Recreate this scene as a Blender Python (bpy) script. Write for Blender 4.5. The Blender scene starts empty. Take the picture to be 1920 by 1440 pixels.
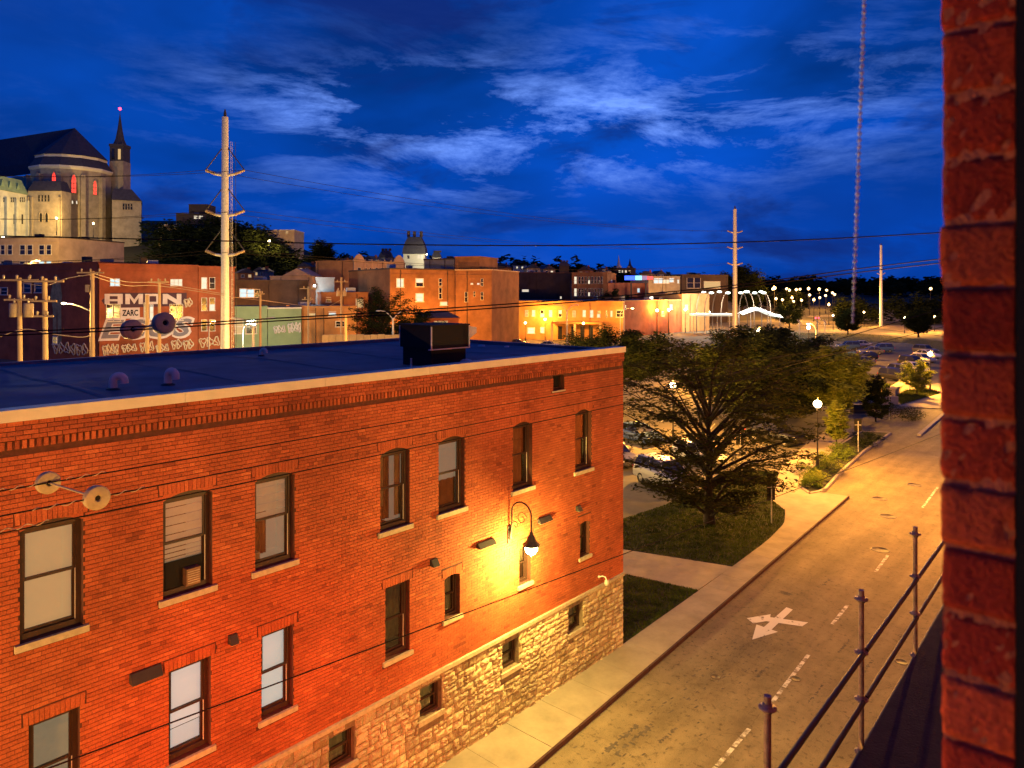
import bpy, bmesh, math, random
import numpy as np
from mathutils import Vector, Matrix
random.seed(7); rng = np.random.default_rng(7)
R = math.radians
scn = bpy.context.scene
col = scn.collection

# ------------------------------------------------------------------ camera
CAM_Z = 12.0
HEAD = R(41.66)                      # the view turns this far left of the street (+Y)
FOC, HORIZ = 1360.0, 546.0           # focal length and horizon line of the 1920 px wide frame
SN, CS = math.sin(HEAD), math.cos(HEAD)
cam = bpy.data.cameras.new('camera'); camo = bpy.data.objects.new('camera', cam); col.objects.link(camo)
camo.location = (0, 0, CAM_Z); camo.rotation_euler = (R(90), 0, HEAD)
cam.sensor_width = 36; cam.lens = 36 * FOC / 1920; cam.shift_y = -(720 - HORIZ) / 1920
cam.clip_start = 0.05; cam.clip_end = 6000
cam.dof.use_dof = True; cam.dof.focus_distance = 24; cam.dof.aperture_fstop = 4.5
scn.camera = camo

# ------------------------------------------------------------------ world: dusk sky with broken cloud
world = bpy.data.worlds.new('World'); scn.world = world; world.use_nodes = True
wt = world.node_tree; wt.nodes.clear()
def wn(t, **kw):
    n = wt.nodes.new(t)
    for k, v in kw.items(): setattr(n, k, v)
    return n
def wl(a, b): wt.links.new(a, b)
def wm(op, a, b=None, c=None, clamp=False):
    n = wn('ShaderNodeMath', operation=op, use_clamp=clamp)
    for i, v in enumerate((a, b, c)):
        if v is None: continue
        if isinstance(v, (int, float)): n.inputs[i].default_value = v
        else: wl(v, n.inputs[i])
    return n.outputs[0]
def wdot(a, vec):
    n = wn('ShaderNodeVectorMath', operation='DOT_PRODUCT'); wl(a, n.inputs[0]); n.inputs[1].default_value = vec
    return n.outputs['Value']
def wramp(fac, stops, interp='LINEAR'):
    n = wn('ShaderNodeValToRGB'); n.color_ramp.interpolation = interp
    el = n.color_ramp.elements
    while len(el) < len(stops): el.new(0.5)
    for e, (p, c) in zip(el, stops): e.position = p; e.color = (*c, 1) if len(c) == 3 else c
    wl(fac, n.inputs[0]); return n.outputs[0]
def wmix(fac, a, b, mode='MIX'):
    n = wn('ShaderNodeMix', data_type='RGBA', blend_type=mode)
    for s, v in ((n.inputs[0], fac), (n.inputs[6], a), (n.inputs[7], b)):
        if isinstance(v, (int, float)): s.default_value = v
        elif isinstance(v, tuple): s.default_value = (*v, 1)
        else: wl(v, s)
    return n.outputs[2]
def wnoise(vec, scale, detail, rough=0.55, dist=0.0):
    n = wn('ShaderNodeTexNoise'); wl(vec, n.inputs['Vector'])
    n.inputs['Scale'].default_value = scale; n.inputs['Detail'].default_value = detail
    n.inputs['Roughness'].default_value = rough; n.inputs['Distortion'].default_value = dist
    return n.outputs['Fac']
g = (0.0,) * 3; wh = (1.0,) * 3
d = wn('ShaderNodeTexCoord').outputs['Generated']
df, dr, dz = wdot(d, (-SN, CS, 0)), wdot(d, (CS, SN, 0)), wdot(d, (0, 0, 1))
az = wm('ARCTAN2', dr, df); el = wm('ARCSINE', dz)
up = wm('ADD', wm('MAXIMUM', dz, 0.0), 0.30)
cp = wn('ShaderNodeCombineXYZ'); wl(wm('DIVIDE', dr, up), cp.inputs[0]); wl(wm('DIVIDE', df, up), cp.inputs[1])
cv = cp.outputs[0]
def stretched(a, b, loc=(0, 0, 0), tilt=0.0):          # long level streaks: azimuth against elevation
    c = wn('ShaderNodeCombineXYZ'); wl(wm('MULTIPLY', az, a), c.inputs[0]); wl(wm('MULTIPLY', wm('SUBTRACT', el, wm('MULTIPLY', az, tilt)), b), c.inputs[1])
    m = wn('ShaderNodeVectorMath', operation='ADD'); wl(c.outputs[0], m.inputs[0]); m.inputs[1].default_value = loc; return m.outputs[0]
big = wnoise(stretched(1.7, 4.2, (3.1, 0.4, 1.0), 0.06), 1.0, 5, 0.5, 0.4)
mid = wnoise(stretched(3.0, 11.0, (0.3, 1.7, 0.0), -0.05), 1.25, 12, 0.68, 0.35)
scud = wnoise(stretched(3.4, 8.5, (7.3, 2.1, 4.0)), 1.0, 8, 0.58, 0.5)
base = wramp(wm('MULTIPLY', el, 1.6), [(0.0, (0.001, 0.030, 0.24)), (0.12, (0.001, 0.050, 0.38)), (0.42, (0.0015, 0.062, 0.42)), (0.8, (0.002, 0.042, 0.31))])
shade = wramp(big, [(0.33, (0.24,) * 3), (0.50, (0.68,) * 3), (0.66, (1.05,) * 3)])
sky = wmix(1.0, base, shade, 'MULTIPLY')
# the break in the cloud where the last light comes through
def gauss(u0, a, v0, b, tilt=0.0):
    eu = wm('DIVIDE', wm('SUBTRACT', az, u0), a)
    ev = wm('DIVIDE', wm('SUBTRACT', wm('SUBTRACT', el, wm('MULTIPLY', az, tilt)), v0), b)
    return wm('EXPONENT', wm('MULTIPLY', wm('ADD', wm('MULTIPLY', eu, eu), wm('MULTIPLY', ev, ev)), -1.0))
glow = wm('ADD', gauss(0.10, 0.36, 0.215, 0.085, 0.03), wm('MULTIPLY', gauss(-0.24, 0.15, 0.245, 0.035), 0.55), clamp=True)
streak = wramp(mid, [(0.47, g), (0.55, (0.45,) * 3), (0.63, wh)])
sky = wmix(wm('MULTIPLY', streak, glow, clamp=True), sky, (0.14, 0.275, 0.80))
thin = wramp(mid, [(0.50, g), (0.72, wh)])
sky = wmix(wm('MULTIPLY', thin, 0.12), sky, (0.03, 0.11, 0.46))
dk = wramp(scud, [(0.54, g), (0.66, wh)])
sky = wmix(wm('MULTIPLY', dk, 0.80), sky, (0.0035, 0.013, 0.105))
heavy = wm('ADD', wm('MULTIPLY', gauss(-0.66, 0.20, 0.38, 0.17), 0.62), wm('MULTIPLY', gauss(0.30, 0.34, 0.10, 0.05, 0.02), 0.5), clamp=True)
sky = wmix(heavy, sky, (0.002, 0.014, 0.11))
below = wm('LESS_THAN', dz, -0.02)
sky = wmix(below, sky, (0.001, 0.003, 0.02))
bg = wn('ShaderNodeBackground'); wl(sky, bg.inputs[0]); bg.inputs[1].default_value = 1.0
wl(bg.outputs[0], wn('ShaderNodeOutputWorld').inputs[0])

# ------------------------------------------------------------------ exposure and sampling
vs = scn.view_settings; vs.view_transform = 'Standard'; vs.look = 'None'; vs.exposure = 0.72; vs.gamma = 1.0
scn.cycles.use_denoising = True; scn.cycles.max_bounces = 5; scn.cycles.diffuse_bounces = 3
scn.cycles.transparent_max_bounces = 8; scn.cycles.sample_clamp_indirect = 4.0
scn.cycles.use_light_tree = True
SODIUM = (1.0, 0.41, 0.05); AMBER = (1.0, 0.60, 0.15); COOL = (0.75, 0.95, 0.85); WHITE = (1.0, 0.9, 0.75)

# ------------------------------------------------------------------ helpers
def ray(x, y):
    dx = (x - 960) / FOC
    return Vector((-SN + CS * dx, CS + SN * dx, (HORIZ - y) / FOC))
def at(x, y, t):                      # the point seen at frame position x, y and t metres ahead
    return ray(x, y) * t + Vector((0, 0, CAM_Z))
def gp(x, t, z=0.0):                  # ground point in the direction of column x, t metres ahead
    v = ray(x, HORIZ) * t; return Vector((v.x, v.y, z))
def zat(y, t): return CAM_Z + (HORIZ - y) / FOC * t
def LT(l, t, z=0.0): return Vector((CS * l - SN * t, SN * l + CS * t, z))

class MB:
    def __init__(s): s.v = []; s.f = []; s.sm = []; s.t = []; s.tint = 0.5
    def add(s, vs, fs, smooth=False):
        b = len(s.v); s.v += [tuple(p) for p in vs]
        for f in fs: s.f.append([b + i for i in f]); s.sm.append(smooth); s.t.append(s.tint)
        return s
    def quad(s, a, b, c, d): return s.add([a, b, c, d], [(0, 1, 2, 3)])
    def box(s, x0, x1, y0, y1, z0, z1, skip=()):
        vs = [(x, y, z) for z in (z0, z1) for y in (y0, y1) for x in (x0, x1)]
        F = {'-z': (0, 2, 3, 1), '+z': (4, 5, 7, 6), '-y': (0, 1, 5, 4), '+y': (2, 6, 7, 3), '-x': (0, 4, 6, 2), '+x': (1, 3, 7, 5)}
        return s.add(vs, [f for k, f in F.items() if k not in skip])
    def obox(s, o, ex, ey, ez):       # box from a corner and three edge vectors
        o, ex, ey, ez = map(Vector, (o, ex, ey, ez))
        vs = [o + ex * i + ey * j + ez * k for k in (0, 1) for j in (0, 1) for i in (0, 1)]
        return s.add(vs, [(0, 2, 3, 1), (4, 5, 7, 6), (0, 1, 5, 4), (2, 6, 7, 3), (0, 4, 6, 2), (1, 3, 7, 5)])
    def tube(s, pts, r, n=8, caps=True):
        pts = [Vector(p) for p in pts]; rs = r if isinstance(r, (list, tuple)) else [r] * len(pts)
        rings = []; up = None
        for i, p in enumerate(pts):
            t = (pts[min(i + 1, len(pts) - 1)] - pts[max(i - 1, 0)]).normalized()
            if up is None:
                up = Vector((0, 0, 1)) if abs(t.z) < 0.9 else Vector((1, 0, 0))
            a = t.cross(up)
            if a.length < 1e-4: a = t.cross(Vector((0, 1, 0)))
            a.normalize(); b = a.cross(t).normalized(); up = b
            rings.append([p + (a * math.cos(2 * math.pi * k / n) + b * math.sin(2 * math.pi * k / n)) * rs[i] for k in range(n)])
        vs = [v for rg in rings for v in rg]; fs = []
        for i in range(len(rings) - 1):
            for k in range(n): fs.append((i * n + k, i * n + (k + 1) % n, (i + 1) * n + (k + 1) % n, (i + 1) * n + k))
        s.add(vs, fs, True)
        if caps: s.add(rings[0], [tuple(range(n))][:1]); s.add(rings[-1], [tuple(reversed(range(n)))])
        return s
    def lathe(s, prof, c=(0, 0, 0), n=16, smooth=True):
        c = Vector(c); vs = []; fs = []
        for r, z in prof:
            for k in range(n): vs.append((c.x + r * math.cos(2 * math.pi * k / n), c.y + r * math.sin(2 * math.pi * k / n), c.z + z))
        for i in range(len(prof) - 1):
            for k in range(n): fs.append((i * n + k, i * n + (k + 1) % n, (i + 1) * n + (k + 1) % n, (i + 1) * n + k))
        return s.add(vs, fs, smooth)
    def sphere(s, c, r, n=12, m=8, sq=(1, 1, 1)):
        prof = [(max(1e-4, math.sin(math.pi * i / m)) * r, -math.cos(math.pi * i / m) * r) for i in range(m + 1)]
        b = len(s.v); s.lathe(prof, (0, 0, 0), n)
        for i in range(b, len(s.v)): x, y, z = s.v[i]; s.v[i] = (c[0] + x * sq[0], c[1] + y * sq[1], c[2] + z * sq[2])
        return s
    def prism(s, poly, z0, z1):       # upright prism over a counter-clockwise polygon
        n = len(poly); vs = [(p[0], p[1], z0) for p in poly] + [(p[0], p[1], z1) for p in poly]
        return s.add(vs, [tuple(range(n, 2 * n)), tuple(reversed(range(n)))] + [(i, (i + 1) % n, n + (i + 1) % n, n + i) for i in range(n)])
    def mesh(s, name, mat):
        me = bpy.data.meshes.new(name); me.from_pydata(s.v, [], s.f); me.update()
        if any(s.sm): me.polygons.foreach_set('use_smooth', s.sm)
        if len(set(s.t)) > 1 or (s.t and s.t[0] != 0.5):
            a = me.attributes.new('tint', 'FLOAT', 'FACE'); a.data.foreach_set('value', s.t)
        if mat: me.materials.append(mat)
        return me
    def build(s, name, mat, parent=None, off=None, label=None, kind=None):
        if off is not None: s.v = [(x - off[0], y - off[1], z - off[2]) for x, y, z in s.v]
        o = bpy.data.objects.new(name, s.mesh(name, mat)); col.objects.link(o)
        if parent is not None: o.parent = parent
        elif off is not None: o.location = off
        if label: o['label'] = label
        if kind: o['kind'] = kind
        return o
def tag(o, label, cat, group=None):
    o['label'] = label; o['category'] = cat
    if group: o['group'] = group
    return o
def thing(name, label, cat, loc=(0, 0, 0), rz=0, group=None):
    o = bpy.data.objects.new(name, None); col.objects.link(o); o.location = loc; o.rotation_euler = (0, 0, rz); o.empty_display_size = 0.2
    return tag(o, label, cat, group)
def dup(root, loc=None, rz=None, label=None, group=None, scale=None, parent=None):
    r = root.copy(); col.objects.link(r)
    if parent is not None: r.parent = parent
    if loc is not None: r.location = loc
    if rz is not None: r.rotation_euler = (0, 0, rz)
    if scale is not None: r.scale = (scale,) * 3 if isinstance(scale, (int, float)) else scale
    if label: r['label'] = label
    if group: r['group'] = group
    for ch in list(root.children): dup(ch, parent=r)
    return r
def light(name, loc, power, color, size=0.12, parent=None, spot=None, aim=None, blend=0.6):
    l = bpy.data.lights.new(name, 'SPOT' if spot else 'POINT'); l.energy = power; l.color = color; l.shadow_soft_size = size
    if spot: l.spot_size = R(spot); l.spot_blend = blend
    o = bpy.data.objects.new(name, l); col.objects.link(o); o.location = loc
    if aim is not None: o.rotation_euler = (Vector(aim) - Vector(loc)).to_track_quat('-Z', 'Y').to_euler()
    if parent: o.parent = parent
    return o

# ------------------------------------------------------------------ materials
def nodes(m):
    m.use_nodes = True; nt = m.node_tree; return nt, nt.nodes['Principled BSDF']
def mat(name, c, rough=0.8, var=0.25, scale=3.0, bump=0.0, bscale=30.0, metal=0.0, spec=0.3, emit=None, estr=0.0, c2=None, detail=5, stretch=None):
    m = bpy.data.materials.new(name); nt, p = nodes(m); L = nt.links
    p.inputs['Roughness'].default_value = rough; p.inputs['Metallic'].default_value = metal; p.inputs['Specular IOR Level'].default_value = spec
    p.inputs['Base Color'].default_value = (*c, 1)
    tc = nt.nodes.new('ShaderNodeNewGeometry'); src = tc.outputs['Position']
    if stretch:
        mp = nt.nodes.new('ShaderNodeMapping'); mp.inputs['Scale'].default_value = stretch; L.new(src, mp.inputs[0]); src = mp.outputs[0]
    if var > 0 or c2:
        n = nt.nodes.new('ShaderNodeTexNoise'); n.inputs['Scale'].default_value = scale; n.inputs['Detail'].default_value = detail; n.inputs['Roughness'].default_value = 0.65
        L.new(src, n.inputs['Vector'])
        rp = nt.nodes.new('ShaderNodeValToRGB'); e = rp.color_ramp.elements
        e[0].position = 0.3; e[1].position = 0.7
        a = tuple(x * (1 - var) for x in c); b = c2 if c2 else tuple(min(1, x * (1 + var)) for x in c)
        e[0].color = (*a, 1); e[1].color = (*b, 1)
        L.new(n.outputs['Fac'], rp.inputs[0]); L.new(rp.outputs[0], p.inputs['Base Color'])
    if bump > 0:
        n2 = nt.nodes.new('ShaderNodeTexNoise'); n2.inputs['Scale'].default_value = bscale; n2.inputs['Detail'].default_value = 6; L.new(src, n2.inputs['Vector'])
        bp = nt.nodes.new('ShaderNodeBump'); bp.inputs['Strength'].default_value = bump; bp.inputs['Distance'].default_value = 0.02
        L.new(n2.outputs['Fac'], bp.inputs['Height']); L.new(bp.outputs[0], p.inputs['Normal'])
    if emit: p.inputs['Emission Color'].default_value = (*emit, 1); p.inputs['Emission Strength'].default_value = estr
    return m
def glow_mat(name, c, s): return mat(name, (0.02, 0.02, 0.02), 0.6, 0, emit=c, estr=s)
def brick_mat(name, tones, patch=0.25, rough=0.85, bump=0.35, bdist=0.006, fs=38):
    m = bpy.data.materials.new(name); nt, p = nodes(m); L = nt.links
    a = nt.nodes.new('ShaderNodeAttribute'); a.attribute_name = 'tint'
    rp = nt.nodes.new('ShaderNodeValToRGB'); e = rp.color_ramp.elements
    while len(e) < len(tones): e.new(0.5)
    for i, t in enumerate(tones): e[i].position = i / (len(tones) - 1); e[i].color = (*t, 1)
    L.new(a.outputs['Fac'], rp.inputs[0])
    ge = nt.nodes.new('ShaderNodeNewGeometry')
    def nz(sc, lo, hi, det=4):
        n = nt.nodes.new('ShaderNodeTexNoise'); n.inputs['Scale'].default_value = sc; n.inputs['Detail'].default_value = det; L.new(ge.outputs['Position'], n.inputs['Vector'])
        r2 = nt.nodes.new('ShaderNodeMapRange'); r2.inputs[1].default_value = 0.3; r2.inputs[2].default_value = 0.7; r2.inputs[3].default_value = lo; r2.inputs[4].default_value = hi
        L.new(n.outputs['Fac'], r2.inputs[0]); return n, r2.outputs[0]
    _, f1 = nz(0.7, 1 - patch, 1 + patch, 9); n2, f2 = nz(fs, 0.72, 1.25, 6)
    mu = nt.nodes.new('ShaderNodeMath'); mu.operation = 'MULTIPLY'; L.new(f1, mu.inputs[0]); L.new(f2, mu.inputs[1])
    mx = nt.nodes.new('ShaderNodeMix'); mx.data_type = 'RGBA'; mx.blend_type = 'MULTIPLY'; mx.inputs[0].default_value = 1
    L.new(rp.outputs[0], mx.inputs[6]); L.new(mu.outputs[0], mx.inputs[7]); L.new(mx.outputs[2], p.inputs['Base Color'])
    bp = nt.nodes.new('ShaderNodeBump'); bp.inputs['Strength'].default_value = bump; bp.inputs['Distance'].default_value = bdist
    L.new(n2.outputs['Fac'], bp.inputs['Height']); L.new(bp.outputs[0], p.inputs['Normal'])
    p.inputs['Roughness'].default_value = rough; p.inputs['Specular IOR Level'].default_value = 0.2
    return m
def glass_mat(name, tint=(0.5, 0.5, 0.5), refl=0.12):
    m = bpy.data.materials.new(name); m.use_nodes = True; nt = m.node_tree; nt.nodes.clear()
    o = nt.nodes.new('ShaderNodeOutputMaterial'); t = nt.nodes.new('ShaderNodeBsdfTransparent'); gl = nt.nodes.new('ShaderNodeBsdfGlossy'); mx = nt.nodes.new('ShaderNodeMixShader')
    t.inputs[0].default_value = (*tint, 1); gl.inputs['Roughness'].default_value = 0.03
    fr = nt.nodes.new('ShaderNodeFresnel'); fr.inputs[0].default_value = 1.5
    ad = nt.nodes.new('ShaderNodeMath'); ad.operation = 'ADD'; ad.inputs[1].default_value = refl; nt.links.new(fr.outputs[0], ad.inputs[0])
    nt.links.new(ad.outputs[0], mx.inputs[0]); nt.links.new(t.outputs[0], mx.inputs[1]); nt.links.new(gl.outputs[0], mx.inputs[2]); nt.links.new(mx.outputs[0], o.inputs[0])
    return m
def leaf_mat(name, a, b, trans=0.35):
    m = bpy.data.materials.new(name); m.use_nodes = True; nt = m.node_tree; nt.nodes.clear(); L = nt.links
    o = nt.nodes.new('ShaderNodeOutputMaterial'); df = nt.nodes.new('ShaderNodeBsdfDiffuse'); tr = nt.nodes.new('ShaderNodeBsdfTranslucent'); mx = nt.nodes.new('ShaderNodeMixShader')
    ge = nt.nodes.new('ShaderNodeNewGeometry'); n = nt.nodes.new('ShaderNodeTexNoise'); n.inputs['Scale'].default_value = 1.7; n.inputs['Detail'].default_value = 8
    L.new(ge.outputs['Position'], n.inputs['Vector'])
    rp = nt.nodes.new('ShaderNodeValToRGB'); e = rp.color_ramp.elements; e[0].position = 0.35; e[1].position = 0.65; e[0].color = (*a, 1); e[1].color = (*b, 1)
    L.new(n.outputs['Fac'], rp.inputs[0]); L.new(rp.outputs[0], df.inputs[0]); L.new(rp.outputs[0], tr.inputs[0])
    mx.inputs[0].default_value = trans; L.new(df.outputs[0], mx.inputs[1]); L.new(tr.outputs[0], mx.inputs[2]); L.new(mx.outputs[0], o.inputs[0])
    return m
M = {}
M['brick'] = brick_mat('red_brick', [(0.20, 0.044, 0.020), (0.29, 0.066, 0.026), (0.33, 0.078, 0.030), (0.40, 0.105, 0.04)], 0.26)
M['mortar'] = mat('mortar', (0.075, 0.024, 0.016), 0.95, 0.3, 9)
M['jamb'] = brick_mat('jamb_brick', [(0.26, 0.026, 0.012), (0.38, 0.042, 0.016), (0.44, 0.075, 0.026)], 0.6, 0.95, 1.0, 0.004, 130)
M['jamb_mortar'] = mat('jamb_mortar', (0.40, 0.12, 0.05), 0.95, 0.35, 40, 0.4, 120)
M['stone'] = brick_mat('rubble_stone', [(0.24, 0.17, 0.10), (0.34, 0.25, 0.16), (0.40, 0.30, 0.19), (0.28, 0.22, 0.15)], 0.35)
M['stone_joint'] = mat('stone_joint', (0.16, 0.11, 0.075), 0.95, 0.3, 8)
M['sill'] = mat('sill_limestone', (0.36, 0.29, 0.20), 0.85, 0.22, 9, 0.3, 60)
M['coping'] = mat('coping_metal', (0.52, 0.45, 0.34), 0.55, 0.10, 2.5)
M['roof'] = mat('roof_membrane', (0.105, 0.10, 0.125), 0.75, 0.35, 0.6, 0.15, 25)
M['frame'] = mat('brown_window_frame', (0.035, 0.016, 0.012), 0.5, 0.2, 6)
M['dark'] = mat('dark_metal', (0.025, 0.022, 0.022), 0.5, 0.2, 8)
M['black'] = mat('black_void', (0.006, 0.005, 0.005), 0.9, 0)
M['glass'] = glass_mat('window_glass')
M['steel'] = mat('galvanised_steel', (0.40, 0.40, 0.41), 0.5, 0.18, 6, metal=0.3)
M['scaffold'] = mat('scaffold_tube', (0.27, 0.19, 0.15), 0.55, 0.35, 14, metal=0.3)
M['plank'] = mat('deck_plank', (0.028, 0.02, 0.018), 0.85, 0.3, 5, 0.3, 40)
M['asphalt'] = mat('road_asphalt', (0.175, 0.148, 0.108), 0.88, 0.34, 0.5, 0.5, 70, stretch=(1.9, 0.28, 1), detail=12)
def road_mat(name, c, cracks=True):
    m = bpy.data.materials.new(name); nt, p = nodes(m); L = nt.links; p.inputs['Roughness'].default_value = 0.85; p.inputs['Specular IOR Level'].default_value = 0.25
    ge = nt.nodes.new('ShaderNodeNewGeometry').outputs['Position']
    def nz(sc, lo, hi, det=6, a=0.3, b=0.7, st=None, rough=0.6):
        s = ge
        if st: mp = nt.nodes.new('ShaderNodeMapping'); mp.inputs['Scale'].default_value = st; L.new(s, mp.inputs[0]); s = mp.outputs[0]
        n = nt.nodes.new('ShaderNodeTexNoise'); n.inputs['Scale'].default_value = sc; n.inputs['Detail'].default_value = det; n.inputs['Roughness'].default_value = rough; L.new(s, n.inputs['Vector'])
        r = nt.nodes.new('ShaderNodeMapRange'); 
        for i, v in enumerate((a, b, lo, hi)): r.inputs[i + 1].default_value = v
        L.new(n.outputs['Fac'], r.inputs[0]); return r.outputs[0], n.outputs['Fac']
    def mul(a, b):
        q = nt.nodes.new('ShaderNodeMath'); q.operation = 'MULTIPLY'; L.new(a, q.inputs[0]); L.new(b, q.inputs[1]); return q.outputs[0]
    f, _ = nz(0.5, 0.72, 1.25, 10, st=(2.2, 0.22, 1))              # wheel tracks and wash along the road
    g2, _ = nz(0.9, 0.75, 1.2, 12, rough=0.7); g3, fine = nz(45, 0.7, 1.3, 4); g4, _ = nz(5.5, 0.45, 1.0, 10, 0.36, 0.46, rough=0.75)
    f = mul(mul(f, g2), mul(g3, g4))
    if cracks:
        w = nt.nodes.new('ShaderNodeTexNoise'); w.inputs['Scale'].default_value = 0.9; w.inputs['Detail'].default_value = 5; L.new(ge, w.inputs['Vector'])
        va = nt.nodes.new('ShaderNodeVectorMath'); va.operation = 'MULTIPLY_ADD'; L.new(w.outputs['Color'], va.inputs[0]); va.inputs[1].default_value = (1.6, 1.6, 0); L.new(ge, va.inputs[2])
        vo = nt.nodes.new('ShaderNodeTexVoronoi'); vo.feature = 'DISTANCE_TO_EDGE'; vo.inputs['Scale'].default_value = 0.26; L.new(va.outputs[0], vo.inputs['Vector'])
        cr = nt.nodes.new('ShaderNodeMapRange'); 
        for i, v in enumerate((0.001, 0.006, 0.80, 1.0)): cr.inputs[i + 1].default_value = v
        L.new(vo.outputs['Distance'], cr.inputs[0]); f = mul(f, cr.outputs[0])
    mx = nt.nodes.new('ShaderNodeMix'); mx.data_type = 'RGBA'; mx.blend_type = 'MULTIPLY'; mx.inputs[0].default_value = 1; mx.inputs[6].default_value = (*c, 1); L.new(f, mx.inputs[7]); L.new(mx.outputs[2], p.inputs['Base Color'])
    bp = nt.nodes.new('ShaderNodeBump'); bp.inputs['Strength'].default_value = 0.5; bp.inputs['Distance'].default_value = 0.02; L.new(fine, bp.inputs['Height']); L.new(bp.outputs[0], p.inputs['Normal']); return m
M['asphalt'] = road_mat('road_asphalt_worn', (0.175, 0.136, 0.082))
M['concrete'] = mat('sidewalk_concrete', (0.27, 0.225, 0.16), 0.9, 0.22, 1.1, 0.15, 45, detail=8)
M['kerb'] = mat('kerb_shade_dark', (0.05, 0.018, 0.018), 0.8, 0.3, 5)  # shade on the kerb face put into the colour
M['kerb_pale'] = mat('kerb_concrete', (0.30, 0.25, 0.20), 0.85, 0.15, 4)
M['lot'] = mat('lot_asphalt', (0.085, 0.076, 0.066), 0.9, 0.3, 0.5, 0.2, 30, detail=8)
M['earth'] = mat('ground_mix', (0.105, 0.092, 0.075), 0.95, 0.35, 0.08, detail=9)
M['paint'] = mat('road_paint', (0.62, 0.60, 0.54), 0.8, 0.30, 7)
M['soil'] = mat('lawn_soil', (0.028, 0.030, 0.013), 0.95, 0.5, 1.6, detail=9)
M['grass'] = leaf_mat('grass_blade', (0.024, 0.040, 0.008), (0.075, 0.095, 0.018), 0.2)
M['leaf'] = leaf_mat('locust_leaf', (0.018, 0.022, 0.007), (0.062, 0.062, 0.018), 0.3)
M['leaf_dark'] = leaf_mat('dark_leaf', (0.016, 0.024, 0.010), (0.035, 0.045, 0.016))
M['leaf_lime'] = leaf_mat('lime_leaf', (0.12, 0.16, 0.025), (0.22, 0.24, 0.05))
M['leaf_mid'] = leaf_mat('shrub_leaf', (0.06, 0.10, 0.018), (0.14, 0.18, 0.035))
M['wood'] = mat('bark', (0.022, 0.016, 0.012), 0.95, 0.35, 12, 0.5, 30)
M['pole_wood'] = mat('pole_timber', (0.30, 0.21, 0.13), 0.9, 0.25, 5, stretch=(8, 8, 0.4))
M['cable'] = mat('cable_sheath', (0.008, 0.006, 0.006), 0.8, 0, spec=0.1)
M['cable_pale'] = mat('cable_pale', (0.35, 0.25, 0.17), 0.6, 0.2, 6)
M['porcelain'] = mat('porcelain', (0.28, 0.21, 0.14), 0.5, 0.2, 10)
M['cream'] = mat('cream_paint', (0.55, 0.50, 0.42), 0.7, 0.1, 3)
M['car_black'] = mat('car_paint_black', (0.010, 0.010, 0.012), 0.25, 0, spec=0.6)
M['car_white'] = mat('car_paint_white', (0.62, 0.62, 0.60), 0.28, 0, spec=0.6)
M['car_silver'] = mat('car_paint_silver', (0.34, 0.35, 0.37), 0.3, 0, metal=0.5, spec=0.6)
M['car_blue'] = mat('car_paint_blue', (0.03, 0.06, 0.16), 0.28, 0, spec=0.6)
M['car_red'] = mat('car_paint_red', (0.30, 0.02, 0.02), 0.28, 0, spec=0.6)
M['car_grey'] = mat('car_paint_grey', (0.08, 0.08, 0.085), 0.28, 0, spec=0.6)
M['car_glass'] = mat('car_glass', (0.012, 0.013, 0.016), 0.08, 0, spec=0.8)
M['tyre'] = mat('tyre_rubber', (0.015, 0.014, 0.014), 0.9, 0)
M['rim'] = mat('wheel_rim', (0.4, 0.4, 0.4), 0.35, 0, metal=0.7)
M['lens_white'] = mat('lamp_lens', (0.7, 0.7, 0.68), 0.15, 0, spec=0.7)
M['lens_red'] = mat('tail_lens', (0.35, 0.01, 0.01), 0.2, 0, spec=0.7)
M['globe'] = glow_mat('glowing_globe', (1.0, 0.74, 0.40), 14)
M['globe_far'] = glow_mat('glowing_globe_far', (1.0, 0.60, 0.24), 5)
M['globe_cool'] = glow_mat('glowing_globe_cool', (0.9, 1.0, 0.8), 4)
M['globe_wall'] = glow_mat('glowing_wall_globe', (1.0, 0.86, 0.45), 26)
M['red_glow'] = glow_mat('red_glow', (1.0, 0.03, 0.06), 6)
M['win_lit'] = glow_mat('lit_window', (1.0, 0.86, 0.62), 0.62)
M['win_cool'] = glow_mat('lit_window_cool', (0.72, 0.95, 1.0), 0.62)
M['win_warm'] = glow_mat('lit_window_warm', (1.0, 0.62, 0.25), 0.42)
M['win_dark'] = mat('dark_window', (0.014, 0.013, 0.014), 0.12, 0, spec=0.6)
M['b_red'] = mat('far_red_brick', (0.25, 0.068, 0.028), 0.9, 0.42, 0.30, 0.3, 6, detail=8)
M['b_brown'] = mat('far_brown_brick', (0.21, 0.09, 0.038), 0.9, 0.40, 0.30, 0.3, 6, detail=8)
M['b_orange'] = mat('far_orange_brick', (0.34, 0.17, 0.065), 0.9, 0.34, 0.28, 0.3, 6, detail=8)
M['b_beige'] = mat('far_beige_wall', (0.42, 0.30, 0.19), 0.9, 0.25, 0.35, detail=8)
M['b_dark'] = mat('far_dark_wall', (0.065, 0.045, 0.035), 0.9, 0.3, 0.4)
M['b_green'] = mat('green_wall', (0.20, 0.27, 0.16), 0.9, 0.12, 0.6)
M['b_grey'] = mat('far_grey_wall', (0.22, 0.20, 0.18), 0.9, 0.2, 0.5)
M['slate'] = mat('slate_roof', (0.045, 0.040, 0.055), 0.8, 0.25, 1.2)
M['copper'] = mat('copper_roof', (0.17, 0.25, 0.17), 0.75, 0.2, 0.6)
M['church'] = mat('church_stone', (0.30, 0.25, 0.18), 0.9, 0.28, 0.5, 0.4, 4, detail=8)
M['hill'] = mat('hill_soil', (0.022, 0.022, 0.012), 0.95, 0.3, 0.05)
M['fabric'] = mat('white_canopy_fabric', (0.7, 0.74, 0.7), 0.8, 0.05, 1)

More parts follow.
